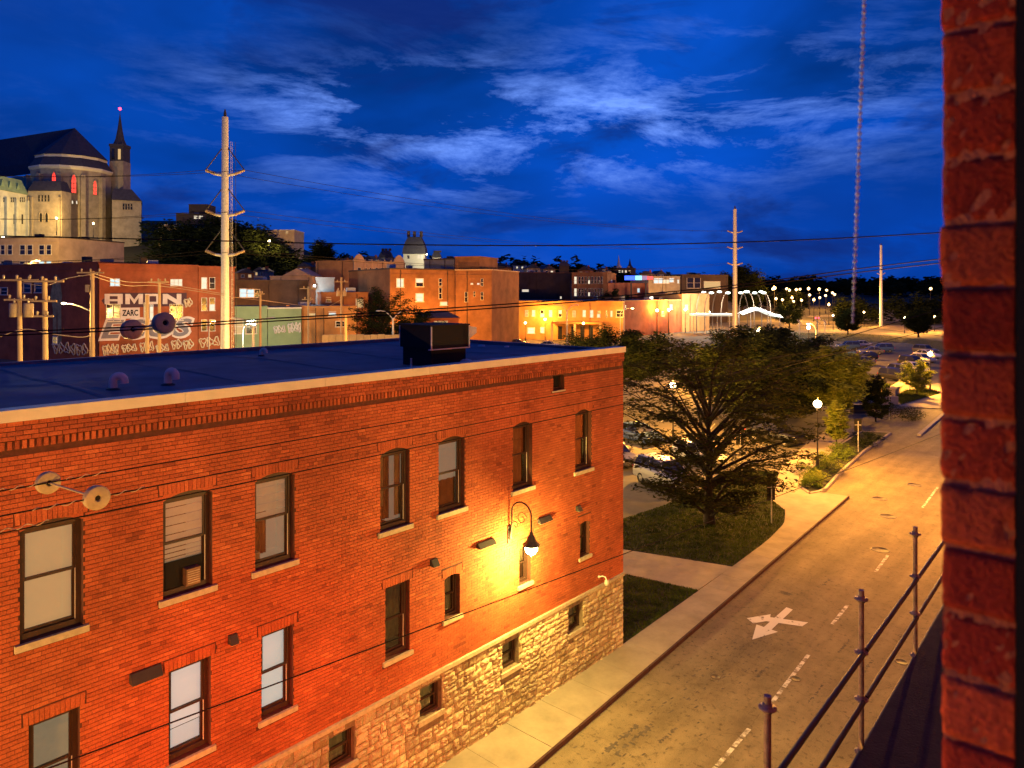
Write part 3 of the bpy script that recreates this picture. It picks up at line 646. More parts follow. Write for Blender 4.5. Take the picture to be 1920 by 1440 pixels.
    if idx == 0: sheet(iw0, iw1, 0.05, z_hi, 'roller_blind', M['blind'])
    elif idx in (1, 2):
        zb = 0.62 if idx == 1 else 1.02; zz = z_hi; i = 0
        while zz > zb:
            st_ = 0.165 if zz > 1.0 or idx == 2 else 0.09; q = MB(); q.add([(xb, iw0, zz), (xb, iw1, zz), (xb - 0.035, iw1, zz - st_ + 0.004), (xb - 0.035, iw0, zz - st_ + 0.004)], [(0, 3, 2, 1)]); P(q, 'blind_fold', M['blind_slat'], win); zz -= st_
        if idx == 2:
            sheet(iw0 + 0.2, iw0 + 0.47, 0.1, 1.0, 'curtain', M['curtain'], 0.05, xb - 0.3)
            q = MB(); q.box(xb - 0.25, xb - 0.06, iw0 + 0.06, iw0 + 0.2, 0.10, 0.24); P(q, 'plant_pot', M['cream'], win)
    elif idx == 3: sheet(iw0, iw0 + 0.22, 0.5, z_hi, 'curtain', M['curtain_pale'], 0.04); sheet(iw1 - 0.2, iw1, 0.2, z_hi, 'curtain', M['curtain_pale'], 0.05); sheet(iw0 + 0.16, iw1 - 0.16, 0.1, z_hi, 'curtain', M['curtain'], 0.07, xb - 0.2)
    elif idx == 4: sheet(iw0, iw1, z_lo, 0.75, 'curtain', M['curtain'], 0.05)
    elif idx in (5, 6): sheet(iw0, iw1 - 0.12, z_lo, z_hi, 'curtain', M['curtain'], 0.06)
    elif li == 1: sheet(iw0, iw1, 0.5, z_hi, 'roller_blind', M['blind_white']); sheet(iw0, iw1, 0.1, 0.44, 'lower_blind', M['blind_white'], 0, xb - 0.08)
    elif li == 2: sheet(iw0, iw1, 0.1, z_hi, 'roller_blind', M['blind_white'])
    elif li == 3: sheet(iw0, iw1, 0.35, z_hi, 'curtain', M['curtain'], 0.03)
    elif k == 'na': sheet(iw0, iw1, 0.1, z_hi, 'curtain', M['curtain_pale'], 0.03)
    elif k == 'sb': sheet(iw0, iw1 - 0.1, 0.05, z_hi, 'curtain', M['curtain_pale'], 0.04)
    # brick lintel
    if k in ('up', 'lo', 'na'):
        rise = {'up': 0.11, 'lo': 0.0, 'na': 0.06}[k]; n = {'up': 14, 'lo': 12, 'na': 9}[k]; ext = {'up': 0.085, 'lo': 0.095, 'na': 0.085}[k]; lh = {'up': 0.205, 'lo': 0.215, 'na': 0.195}[k]
        for i in range(n):
            u = (i + 0.5) / n * 2 - 1; yc = w / 2 + u * (w / 2 + ext * 0.75); tilt = u * (0.22 if k != 'lo' else 0.16); bw = (w + 2 * ext * 0.75) / n - 0.011
            zb = h + 0.004; zt = h + lh - 0.006
            q = MB(); q.tint = min(1, max(0, random.gauss(0.5, 0.18))); p = 0.011 + random.uniform(0, 0.004); sh = tilt * lh * 0.9; wt_ = bw * 0.5 * 1.12
            pts = [(yc - bw / 2, zb), (yc + bw / 2, zb), (yc + sh * 0.35 + wt_, zt), (yc + sh * 0.35 - wt_, zt)]
            q.add([(p, a, c) for a, c in pts] + [(-0.002, a, c) for a, c in pts], [(0, 1, 2, 3), (0, 4, 5, 1), (1, 5, 6, 2), (2, 6, 7, 3), (3, 7, 4, 0)])
            q.build('lintel_brick', M['brick'], bld).location = O
        if rise:
            q = MB(); q.tint = 0.45; nn = 10; top = h
            for i in range(nn):
                u0, u1 = i / nn, (i + 1) / nn; c0 = h - rise + rise * (1 - (2 * u0 - 1) ** 2); c1 = h - rise + rise * (1 - (2 * u1 - 1) ** 2)
                q.add([(0.008, u0 * w, c0), (0.008, u1 * w, c1), (0.008, u1 * w, h + 0.003), (0.008, u0 * w, h + 0.003)], [(0, 1, 2, 3)])
                q.add([(0.008, u0 * w, c0), (0.008, u1 * w, c1), (-0.12, u1 * w, c1), (-0.12, u0 * w, c0)], [(0, 3, 2, 1)])
            q.build('arch_brick', M['brick'], bld).location = O
# window air conditioner in the second window
y0, y1 = UP[1]; ac = thing('air_conditioner', 'tan window air conditioner set in the slatted-blind window', 'air conditioner', (FXW, (y0 + y1) / 2, 6.5))
b = MB(); b.box(-0.30, -0.02, -0.02, 0.24, 0.02, 0.33); b.build('casing', M['ac'], ac)
for i in range(6): b = MB(); b.box(-0.02, -0.008, 0.0, 0.22, 0.06 + i * 0.042, 0.075 + i * 0.042); b.build('louvre', M['sill'], ac)
b = MB(); b.box(-0.2, -0.17, -0.36, -0.03, 0.0, 0.50); b.box(-0.2, -0.171, 0.245, 0.36, 0.0, 0.5); b.box(-0.2, -0.172, -0.03, 0.245, 0.335, 0.5); b.build('filler_panel', M['black'], ac)
# fittings on the wall
def fitting(nm, label, y, z, l, h, m, d=0.16):
    t = thing(nm, label, 'wall light', (FXW + 0.012, y, z), 0, 'wall light housings')
    b = MB(); b.add([(0, -l / 2, -h / 2), (0, l / 2, -h / 2), (d, l / 2, -h / 2), (d, -l / 2, -h / 2), (0, -l / 2, h / 2), (0, l / 2, h / 2), (d * 0.35, l / 2, h / 2), (d * 0.35, -l / 2, h / 2)], [(0, 3, 2, 1), (4, 7, 6, 5), (0, 1, 5, 4), (1, 2, 6, 5), (2, 3, 7, 6), (3, 0, 4, 7)]); b = b.build('housing', m, t)
    b = MB(); b.box(0.03, d - 0.02, -l / 2 + 0.02, l / 2 - 0.02, -h / 2 - 0.012, -h / 2 - 0.002); b.build('lens', M['sill'], t)
fitting('wall_light_housing', 'long dark wall light housing left of the scroll lamp', 13.98, 5.28, 0.62, 0.13, M['dark']); fitting('wall_light_housing', 'long dark wall light housing right of the scroll lamp', 16.46, 5.34, 0.55, 0.13, M['dark'])
fitting('wall_light_housing', 'long dark wall light housing above the lit white-blind window', 5.28, 5.23, 0.52, 0.17, M['dark'])
fitting('wall_box', 'small dark wall box above the narrow window left of the scroll lamp', 12.13, 5.29, 0.2, 0.16, M['dark']); fitting('wall_box', 'small dark wall box nearest the building corner', 18.13, 5.29, 0.18, 0.15, M['dark']); fitting('wall_box', 'small dark wall box between the two lit white-blind windows', 6.9, 5.27, 0.16, 0.16, M['dark'])
cm = thing('security_camera', 'white security camera on a curved arm over the stone ledge', 'camera', (FXW + 0.012, 19.28, 2.82))
b = MB(); b.lathe([(0.001, 0), (0.05, 0), (0.05, 0.02), (0.001, 0.02)], n=10); b.v = [(z, x, y) for x, y, z in b.v]; b.build('mount', M['cream'], cm)
b = MB(); b.tube([(0.01, 0, 0), (0.16, 0, 0.06), (0.26, 0, 0.05), (0.30, 0, -0.05)], 0.022, 8); b.build('arm', M['cream'], cm)
b = MB(); b.lathe([(0.001, 0.02), (0.06, 0.02), (0.075, -0.04), (0.07, -0.09), (0.045, -0.14), (0.001, -0.16)], (0.30, 0, -0.06), 12); b.build('dome', M['cream'], cm)
# scroll-bracket wall lamp
def wall_lamp(loc, label, power, group='scroll wall lamps', rz=0, color=AMBER):
    t = thing('wall_lamp', label, 'lamp', loc, rz, group)          # origin on the wall at the back plate, arm along +X
    b = MB(); b.box(0.0, 0.03, -0.07, 0.07, -0.25, 0.22); b.lathe([(0.001, 0.16), (0.05, 0.13), (0.055, -0.13), (0.001, -0.17)], (0.05, 0, 0), 10); b.build('back_plate', M['dark'], t)
    pts = [(0.05, 0, -0.05), (0.09, 0, 0.02), (0.10, 0, 0.3), (0.11, 0, 0.62)]
    for i in range(13): a = math.pi - math.pi * i / 12; pts.append((0.46 + 0.35 * math.cos(a), 0, 0.66 + 0.30 * math.sin(a)))
    pts += [(0.81, 0, 0.4), (0.81, 0, 0.22)]
    b = MB(); b.tube(pts, 0.024, 8); b.build('gooseneck', M['dark'], t)
    b = MB(); sp = []
    for i in range(26): a = 0.4 + i * 0.30; r = 0.19 * (1 - i / 34); sp.append((0.48 + r * math.cos(a), 0, 0.52 + r * math.sin(a)))
    b.tube(sp, 0.011, 6); sp = []
    for i in range(18): a = 3.4 - i * 0.34; r = 0.12 * (1 - i / 26); sp.append((0.24 + r * math.cos(a), 0, 0.30 + r * math.sin(a)))
    b.tube(sp, 0.011, 6); b.build('scroll', M['dark'], t)
    b = MB(); b.lathe([(0.025, 0.24), (0.05, 0.22), (0.045, 0.17), (0.09, 0.12), (0.12, 0.04), (0.16, -0.04), (0.235, -0.10), (0.24, -0.13), (0.19, -0.13), (0.001, -0.10)], (0.81, 0, 0), 18); b.build('cap', M['dark'], t)
    b = MB(); b.lathe([(0.165, -0.13), (0.175, -0.2), (0.15, -0.29), (0.10, -0.35), (0.001, -0.38)], (0.81, 0, 0), 18); b.build('globe', M['globe_wall'], t)
    b = MB(); b.lathe([(0.02, -0.375), (0.012, -0.42), (0.001, -0.45)], (0.81, 0, 0), 8); b.build('finial', M['dark'], t)
    light('wall_lamp_light', (0.81, 0, -0.43), power, color, 0.14, t)
    return t
wall_lamp((FXW + 0.014, 14.95, 5.28), 'lit scroll-bracket wall lamp glowing on the brick facade', 1500, color=(1.0, 0.70, 0.15))
wall_lamp((FXW + 0.014, -4.6, 5.28), 'assumed unseen scroll-bracket wall lamp near the left end of the brick facade', 3800)  # second lamp assumed out of view, added to light facade and road
# things on the roof
hv = thing('rooftop_unit', 'dark rooftop ventilation unit with projecting hood near the corner', 'ventilation unit', (-15.15, 13.75, 9.95), R(-3))
b = MB(); b.box(-0.62, 0.62, -0.62, 0.62, 0, 0.5); b.build('curb', M['black'], hv)
b = MB(); b.box(-0.68, 0.68, -0.68, 0.68, 0.5, 1.10); b.box(-0.71, 0.71, -0.71, 0.71, 1.10, 1.14); b.build('cabinet', M['black'], hv)
b = MB(); b.add([(-0.5, 0.69, 0.6), (0.5, 0.69, 0.6), (0.5, 1.15, 0.86), (-0.5, 1.15, 0.86), (-0.5, 0.69, 1.08), (0.5, 0.69, 1.08), (0.5, 1.15, 1.02), (-0.5, 1.15, 1.02)], [(0, 3, 2, 1), (4, 5, 6, 7), (0, 1, 5, 4), (1, 2, 6, 5), (2, 3, 7, 6), (3, 0, 4, 7)]); b.build('hood', M['steel'], hv)
for s in ((0.69, -0.69), (0.69, 0.66), (-0.70, -0.69)): b = MB(); b.box(s[0], s[0] + 0.03, s[1], s[1] + 0.03, 0.5, 1.10); b.build('corner_trim', M['steel'], hv)
b = MB(); b.box(0.625, 0.70, -0.72, 0.72, 0.465, 0.495); b.build('base_flashing', M['steel'], hv)
def gooseneck(x, y, rz, label, s=1.0):
    t = thing('gooseneck_vent', label, 'roof vent', (x, y, 9.94), rz, 'roof vents')
    b = MB(); pts = [(0, 0, 0), (0, 0, 0.2 * s)] + [(0.11 * s - 0.11 * s * math.cos(a), 0, 0.2 * s + 0.11 * s * math.sin(a)) for a in [math.pi * i / 8 for i in range(1, 9)]] + [(0.22 * s, 0, 0.14 * s)]
    b.tube(pts, 0.085 * s, 12); b.build('pipe', M['cream'], t)
    b = MB(); b.lathe([(0.15 * s, 0.0), (0.15 * s, 0.02), (0.09 * s, 0.05)], n=12); b.build('flange', M['dark'], t)
p = at(315, 722, 15.9); gooseneck(p.x, p.y, R(20), 'pale gooseneck roof vent, right of the pair near the parapet', 1.0)
p = at(212, 731, 15.1); gooseneck(p.x, p.y, R(60), 'pale gooseneck roof vent, left of the pair near the parapet', 0.95)
p = at(490, 662, 23); gooseneck(p.x, p.y, R(30), 'small gooseneck vent at the back edge of the roof', 0.7)
def roofbit(nm, label, x, y, prof, m):
    b = MB(); b.lathe(prof, n=14); tag(b.build(nm, m), label, 'roof vent').location = (x, y, 9.95)
p = at(771, 688, 19.5); roofbit('vent_pipe', 'thin pale vent pipe left of the rooftop unit', p.x, p.y, [(0.05, 0), (0.03, 0.02), (0.025, 0.24), (0.03, 0.25), (0.001, 0.25)], M['steel'])
p = at(873, 681, 20.3); roofbit('dome_vent', 'low grey dome vent beside the coping', p.x, p.y, [(0.2, 0), (0.2, 0.06), (0.16, 0.12), (0.08, 0.15), (0.001, 0.155)], M['steel'])
p = at(903, 648, 27); roofbit('roof_drain', 'flat pale roof drain right of the rooftop unit', p.x, p.y, [(0.14, 0), (0.12, 0.05), (0.001, 0.06)], M['steel'])
p = at(950, 652, 26.5); roofbit('roof_drain', 'small pale roof drain nearest the roof corner', p.x, p.y, [(0.09, 0), (0.08, 0.05), (0.001, 0.06)], M['steel'])

# ------------------------------------------------------------------ the building the view is taken from: window jamb, frame, walls
own = thing('camera_building', 'rough red brick window jamb with black frame at the right edge', 'building', (0, 2.0, 0)); OO = Vector((0, 2.0, 0))
JY = 1.15; JX0, JX1 = -0.224, -0.140
b = MB(); b.box(JX0 + 0.006, 0.30, JY + 0.004, 40, 0, 16); b.box(JX0 + 0.012, 0.30, -30, -1.2, 0, 16); b.box(JX0 + 0.012, 0.30, -1.2, JY + 0.012, 0, 10.6); b.box(JX0 + 0.012, 0.30, -1.2, JY + 0.012, 13.6, 16); b.build('wall', M['jamb_mortar'], own, OO)
b = MB(); zz_ = [10.6 + 0.012 * i for i in range(251)]; xs_ = [JX0 + 0.003 + 0.0117 * i for i in range(8)]; b.add([(x_, JY - 0.0015 + random.uniform(-0.001, 0.0025), z_) for z_ in zz_ for x_ in xs_], [(j * 8 + i, j * 8 + i + 1, (j + 1) * 8 + i + 1, (j + 1) * 8 + i) for j in range(250) for i in range(7)], True); b.build('mortar', M['jamb_mortar'], own, OO)
b = MB(); b.box(-0.136, 0.06, JY - 0.02, JY + 0.01, 10.6, 13.6); b.box(-0.136, 0.06, -1.2, -1.14, 10.6, 13.6); b.build('window_frame', M['black'], own, OO)
z = 10.68; i = 0
while z < 13.5:
    h = 0.0825 + random.uniform(-0.003, 0.002); b = MB(); n, m = 10, 8; vs = []; fs = []; jx = random.uniform(-0.0018, 0.002); jy = random.uniform(-0.002, 0.002)
    for j in range(m + 1):
        for k in range(n + 1):
            u, v = k / n, j / m; rnd = 0.0
            ed = (0.003 if k == 0 else 0) + (0.0015 if j in (0, m) else 0) + (0.006 if random.random() < 0.04 else 0)
            vs.append((JX0 + jx + (JX1 - JX0 - jx) * u + (random.uniform(-0.0012, 0.0014) if k == 0 else 0) + (0.0015 if k == 0 and j in (0, m) else 0), JY - 0.004 + jy + ed + random.uniform(-0.0016, 0.0016), z + h * v))
    for j in range(m):
        for k in range(n): a = j * (n + 1) + k; fs.append((a, a + 1, a + n + 2, a + n + 1))
    c = len(vs)
    for j in range(m + 1): x_, y_, z_ = vs[j * (n + 1)]; vs.append((x_ + 0.001, JY + 0.10, z_))
    for j in range(m): fs.append((c + j, j * (n + 1), (j + 1) * (n + 1), c + j + 1))
    c2 = len(vs); 
    for k in range(n + 1): x_, y_, z_ = vs[m * (n + 1) + k]; vs.append((x_, y_ + 0.03, z_ - 0.001))
    for k in range(n): fs.append((m * (n + 1) + k, m * (n + 1) + k + 1, c2 + k + 1, c2 + k))
    c3 = len(vs)
    for k in range(n + 1): x_, y_, z_ = vs[k]; vs.append((x_, y_ + 0.03, z_ + 0.001))
    for k in range(n): fs.append((k + 1, k, c3 + k, c3 + k + 1))
    b.tint = random.random(); b.add(vs, fs, True); b.build('brick', M['jamb'], own, OO); z += 0.0885; i += 1
# reflection of the blind's beaded cord in the window glass, built as solid beads
b = MB(); pts = []
p0, p1 = at(1622, -40, 1.3), at(1599, 604, 1.3); n = 52
for k in range(n): p = p0.lerp(p1, k / (n - 1)); b.sphere(p, 0.0036 if k < n - 5 else 0.0028, 8, 6)
b.tube([p0, p1], 0.0012, 5); bc = b.build('bead_chain_reflection', mat('reflected_beads', (0.42, 0.55, 0.68), 0.4, 0), None, p1); tag(bc, 'reflection of a white beaded blind cord, built as a hanging chain', 'reflection')

# ------------------------------------------------------------------ scaffold outside the window
def sx(y): return -1.93 - 0.027 * y
sc = thing('scaffold', 'tube scaffold with two dark guard rails above a dark deck', 'scaffold', (sx(6), 6, 0)); SO = Vector((sx(6), 6, 0))
for y, top in ((0.3, 9.13), (2.65, 9.13), (5.05, 9.13), (7.46, 9.12), (9.83, 9.14), (12.2, 9.13), (14.6, 9.13)):
    b = MB(); b.tube([(sx(y), y, 0.0), (sx(y), y, top)], 0.026, 12); po = b.build('post', M['scaffold'], sc, SO)
    for zz in (top - 0.085, top - 0.60, top - 1.05, top - 1.56):
        q = MB(); q.lathe([(0.027, -0.03), (0.034, -0.03), (0.034, -0.006), (0.064, -0.005), (0.064, 0.005), (0.034, 0.006), (0.034, 0.03), (0.027, 0.03)], (sx(y), y, zz), 14)
        for a in range(4):
            ca, sa = math.cos(a * math.pi / 2 + .4), math.sin(a * math.pi / 2 + .4); q.box(sx(y) + ca * 0.05 - 0.008, sx(y) + ca * 0.05 + 0.008, y + sa * 0.05 - 0.008, y + sa * 0.05 + 0.008, zz - 0.012, zz + 0.012)
        q.build('rosette', M['scaffold'], po, SO)
for zz in (8.53, 8.07):
    for a, c in ((0.3, 2.65), (2.65, 5.05), (5.05, 7.46), (7.46, 9.83), (9.83, 12.2), (12.2, 14.6)):
        b = MB(); b.tube([(sx(a + 0.05) + 0.03, a + 0.05, zz), (sx(c - 0.05) + 0.03, c - 0.05, zz)], 0.024, 10); b.build('guard_rail', M['dark'], sc, SO)
b = MB(); b.tube([(sx(-1), -1, 7.56), (sx(15), 15, 7.56)], 0.026, 10); b.build('ledger', M['dark'], sc, SO)
for k in range(7):
    b = MB(); x0 = 0.03 + k * 0.245; b.add([(sx(-9) + x0, -9, 7.6), (sx(-9) + x0 + 0.2445, -9, 7.6), (sx(15) + x0 + 0.2445, 15, 7.6), (sx(15) + x0, 15, 7.6), (sx(-9) + x0, -9, 7.64), (sx(-9) + x0 + 0.2445, -9, 7.64), (sx(15) + x0 + 0.2445, 15, 7.64), (sx(15) + x0, 15, 7.64)], [(0, 3, 2, 1), (4, 5, 6, 7), (0, 1, 5, 4), (1, 2, 6, 5), (2, 3, 7, 6), (3, 0, 4, 7)]); b.build('deck_plank', M['plank'], sc, SO)
b = MB(); b.box(-2.3, -0.2, -8, 40, 0.0, 0.13); struct(b.build('near_sidewalk', M['concrete']))
b = MB(); b.add([(sx(-9) + .01, -9, 6.9), (sx(15) + .01, 15, 6.9), (sx(15) + .01, 15, 7.52), (sx(-9) + .01, -9, 7.52)], [(0, 1, 2, 3)]); b.build('fascia_net', M['plank'], sc, SO)

wall_lamp((JX0 + 0.002, -3.0, 6.3), 'unseen scroll-bracket wall lamp added below the near end of the scaffold deck', 5600, 'scroll wall lamps', math.pi, (1.0, 0.52, 0.10)); wall_lamp((JX0 + 0.002, 12.6, 6.3), 'unseen scroll-bracket wall lamp added below the far end of the scaffold deck', 3200, 'scroll wall lamps', math.pi, AMBER)  # unseen lamps added under the deck to light facade and road
# ------------------------------------------------------------------ trees and planting
def leaves(cent, rad, per, size, flat_=0.5, sq=0.6):
    """leaf-shaped quads scattered in flattened clumps; cent (n,3), rad (n,)"""
    n = len(cent) * per; c = np.repeat(cent, per, 0); r = np.repeat(rad, per)
    dvec = rng.normal(0, 1, (n, 3)); dvec /= np.linalg.norm(dvec, axis=1)[:, None]; dvec *= (rng.uniform(0.15, 1, n) ** 0.6 * r)[:, None]; dvec[:, 2] *= flat_
    p = c + dvec; a = rng.uniform(0, 6.283, n); tl = rng.uniform(-0.7, 0.7, n); s = size * rng.uniform(0.6, 1.4, n)
    u = np.c_[np.cos(a), np.sin(a), np.sin(tl) * 0.6]; w = np.c_[-np.sin(a), np.cos(a), rng.uniform(-0.8, 0.8, n)]
    u *= s[:, None]; w *= (s * sq)[:, None]
    v = np.stack([p - u, p - w * 0.5, p + u, p + w * 0.5], 1).reshape(-1, 3)
    return v, np.arange(4 * n).reshape(n, 4)
def tree(name, label, base, h, cr, ch, nb, per, size, m, group=None, trunk=None, flat_=0.45, lean=0.0, clump=0.8, cat='tree', lowest=0.25, seed=None):
    global rng
    if seed is not None: rng = np.random.default_rng(seed); random.seed(seed)
    t = thing(name, label, cat, base, 0, group); tr = trunk or h * 0.028; b = MB()
    zt = h * 0.72; pts = [(0, 0, 0)]
    for i in range(1, 7): pts.append((lean * i / 6 + random.uniform(-.03, .03) * h * .3, random.uniform(-.03, .03) * h * .3, zt * i / 6))
    b.tube(pts, [tr * 1.35] + [tr * (1 - 0.13 * i) for i in range(1, 7)], 9)
    tips = []
    for i in range(nb):
        f = lowest + (1 - lowest) * (i + random.random()) / nb; a = i * 2.399 + random.uniform(-.4, .4)
        zc = f * h; k = f * 6 * h / zt * 0.72; i0 = min(5, int(k * 0.8)); st_ = Vector(pts[i0]).lerp(Vector(pts[i0 + 1]), random.random())
        u = (zc - (h - ch)) / ch; prof = math.sqrt(max(0.06, 1 - (2 * min(max(u, 0), 1) - 1) ** 2)) if u > 0 else 0.45
        L_ = cr * prof * random.uniform(0.75, 1.08); e = Vector((lean + L_ * math.cos(a), L_ * math.sin(a), max(zc, st_.z + 0.1)))
        midp = st_.lerp(e, 0.5) + Vector((random.uniform(-.1, .1) * cr, random.uniform(-.1, .1) * cr, random.uniform(0.0, .06) * h))
        b.tube([st_, midp, e], [tr * 0.45, tr * 0.25, tr * 0.08], 5, False)
        for q in (0.45, 0.65, 0.82, 1.0):
            p = st_.lerp(midp, q * 2) if q < 0.5 else midp.lerp(e, q * 2 - 1)
            tips.append(p)
            for s_ in (-1, 1):
                ba = a + s_ * random.uniform(0.5, 1.1); l2 = L_ * random.uniform(0.16, 0.32); e2 = p + Vector((math.cos(ba) * l2, math.sin(ba) * l2, random.uniform(-.04, .10) * h * .5))
                b.tube([p, e2], [tr * 0.12, tr * 0.04], 4, False); tips.append(e2)
    b.build('trunk', M['wood'], t)
    c = np.array([tuple(p) for p in tips]); rd = np.full(len(c), clump) * rng.uniform(0.6, 1.3, len(c))
    v, f = leaves(c, rd, per, size, flat_); o = bpy.data.objects.new('crown', fast_mesh('crown', v, f, m)); col.objects.link(o); o.parent = t
    return t
tree('locust_tree', 'large layered tree on the lawn beside the brick building corner', (-17.15, 34.5, 0.1), 9.6, 4.6, 9.0, 48, 44, 0.125, M['leaf'], trunk=0.24, flat_=0.20, clump=0.82, lowest=0.08, seed=3)
tree('leafy_tree', 'dense dark tree in the car park behind the large lawn tree', (-27.0, 62.0, 0), 8.2, 5.4, 7.0, 36, 100, 0.2, M['leaf_dark'], trunk=0.25, flat_=0.6, clump=1.2, seed=4)
tree('leafy_tree', 'dark leafy tree filling the gap left of the glowing path lamp', (-31.5, 78.0, 0), 7.8, 6.2, 6.8, 36, 100, 0.22, M['leaf_dark'], trunk=0.25, flat_=0.6, clump=1.25, seed=5)
tree('leafy_tree', 'dark leafy tree just beyond the brick building corner', (-40.5, 62.0, 0), 7.9, 5.6, 4.6, 34, 80, 0.2, M['leaf_dark'], trunk=0.24, flat_=0.5, clump=1.0, lowest=0.5, seed=6)
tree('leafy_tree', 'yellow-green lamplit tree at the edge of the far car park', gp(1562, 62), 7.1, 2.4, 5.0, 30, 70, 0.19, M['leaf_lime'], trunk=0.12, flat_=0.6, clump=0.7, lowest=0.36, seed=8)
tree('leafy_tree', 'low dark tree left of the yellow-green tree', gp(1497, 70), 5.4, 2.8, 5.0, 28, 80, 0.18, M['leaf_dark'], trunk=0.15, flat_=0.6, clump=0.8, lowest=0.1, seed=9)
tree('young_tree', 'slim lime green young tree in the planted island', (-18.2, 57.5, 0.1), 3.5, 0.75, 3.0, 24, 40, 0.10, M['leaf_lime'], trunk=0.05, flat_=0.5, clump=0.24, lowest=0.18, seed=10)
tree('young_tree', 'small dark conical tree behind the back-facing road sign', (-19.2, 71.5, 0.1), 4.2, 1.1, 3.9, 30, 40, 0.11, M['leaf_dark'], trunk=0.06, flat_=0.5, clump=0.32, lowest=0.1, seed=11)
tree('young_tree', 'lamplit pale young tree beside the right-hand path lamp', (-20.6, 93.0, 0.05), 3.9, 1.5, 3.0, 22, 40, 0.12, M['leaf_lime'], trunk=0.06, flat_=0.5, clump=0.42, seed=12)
def shrub(name, label, base, r, h, n, per, size, m, group=None, sq=(1, 1)):
    a = rng.uniform(0, 6.283, n); q = rng.uniform(0, 1, n) ** 0.5 * r; c = np.c_[np.cos(a) * q * sq[0], np.sin(a) * q * sq[1], rng.uniform(0.15, 0.9, n) * h * np.sqrt(np.maximum(0.1, 1 - (q / r) ** 2 * 0.8))]
    v, f = leaves(c, np.full(n, 0.26 * r + 0.08), per, size, 0.7); me = fast_mesh('foliage', v, f, m); t = thing(name, label, 'shrub', base, 0, group)
    o = bpy.data.objects.new('foliage', me); col.objects.link(o); o.parent = t
    b = MB()
    for k in range(5): e = c[k]; b.tube([(0, 0, 0), (e[0] * .5, e[1] * .5, e[2] * .6), tuple(e)], [0.015, 0.012, 0.006], 4, False)
    b.build('stem', M['wood'], t); return t
rng = np.random.default_rng(21); random.seed(21)
isl = [(-15.0, 44.3), (-15.3, 43.55), (-16.3, 44.75), (-17.1, 47.4), (-18.3, 58.4), (-18.7, 65.5), (-16.75, 66.6), (-16.35, 58), (-15.6, 50.0), (-14.95, 45.2)]
b = MB(); b.prism(list(reversed(isl)), -0.02, 0.14); island = struct(b.build('planting_island', M['soil']))
for i in range(len(isl)):
    a, c = Vector((*isl[i], 0)), Vector((*isl[(i + 1) % len(isl)], 0)); dd = (c - a).normalized(); nn = Vector((-dd.y, dd.x, 0)); ns = max(1, int((c - a).length / 1.5))
    for k in range(ns):
        s0, s1 = a.lerp(c, k / ns), a.lerp(c, (k + 1) / ns - 0.004); bb = MB(); bb.obox(s0 - nn * 0.07 + Vector((0, 0, -0.05)), s1 - s0, nn * 0.16, Vector((0, 0, 0.21))); bb.build('kerb_stone', M['kerb_pale'], island)
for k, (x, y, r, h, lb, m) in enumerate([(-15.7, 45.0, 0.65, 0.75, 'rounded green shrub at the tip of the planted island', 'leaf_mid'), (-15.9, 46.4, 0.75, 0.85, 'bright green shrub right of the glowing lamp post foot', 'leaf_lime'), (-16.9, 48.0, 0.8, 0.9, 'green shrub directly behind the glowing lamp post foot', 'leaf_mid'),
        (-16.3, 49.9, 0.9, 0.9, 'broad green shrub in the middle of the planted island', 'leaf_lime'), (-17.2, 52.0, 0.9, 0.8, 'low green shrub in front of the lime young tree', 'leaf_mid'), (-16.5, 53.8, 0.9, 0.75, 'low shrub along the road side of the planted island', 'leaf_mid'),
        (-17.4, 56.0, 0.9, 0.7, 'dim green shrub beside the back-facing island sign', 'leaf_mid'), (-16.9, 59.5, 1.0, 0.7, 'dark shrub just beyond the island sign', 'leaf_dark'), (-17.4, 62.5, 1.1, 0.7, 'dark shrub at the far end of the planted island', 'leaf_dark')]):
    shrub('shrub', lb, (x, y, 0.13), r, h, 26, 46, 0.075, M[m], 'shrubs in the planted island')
shrub('hedge_bed', 'low reddish hedge bed beyond the driveway mouth', (-18.0, 76.0, 0.05), 1.9, 1.0, 46, 46, 0.10, M['leaf'], None, (0.8, 1.5))
struct(flat('driveway', [(kerb_x(44.5), 44.5), (kerb_x(67.3), 67.3), (kerb_x(83), 83.0), (-19.6, 83.2), (-23.2, 84.2), (-21.7, 66.2), (-19.2, 66.2), (-16.6, 66.8), (-16.2, 58), (-15.5, 50.0), (-14.85, 45.2), (-14.9, 44.5)], -0.006, M['asphalt']))
# grass banks further along
for nm, poly, n, lb in (('verge', [(-20.2, 84.5), (-19.0, 97), (-21.4, 101), (-23.4, 92)], 6000, 'lamplit grass verge beside the right-hand path lamp'), ('verge', [(-24.0, 90), (-24.0, 102), (-34, 103), (-35, 97), (-29, 91)], 9000, 'grass bank in front of the far car park'), ('verge', [(-44, 188), (-26, 152), (-22, 150), (-30, 190), (-62, 218), (-78, 210), (-67, 178)], 9000, 'dark grass bank behind the far car park')):
    b = MB(); b.prism(poly if (poly[1][0] - poly[0][0]) * (poly[2][1] - poly[1][1]) - (poly[1][1] - poly[0][1]) * (poly[2][0] - poly[1][0]) > 0 else list(reversed(poly)), -0.02, 0.06); struct(b.build(nm, M['soil']))
    tag(grass('verge_grass', poly, n, 0.22, 0.06), lb, 'grass')
b = MB(); b.prism([(-20.0, 83.5), (-17.6, 84), (-16.6, 84.0), (-18.2, 112), (-20.6, 112), (-22.2, 103), (-23.6, 91)], -0.025, 0.02); struct(b.build('far_path', M['concrete']))

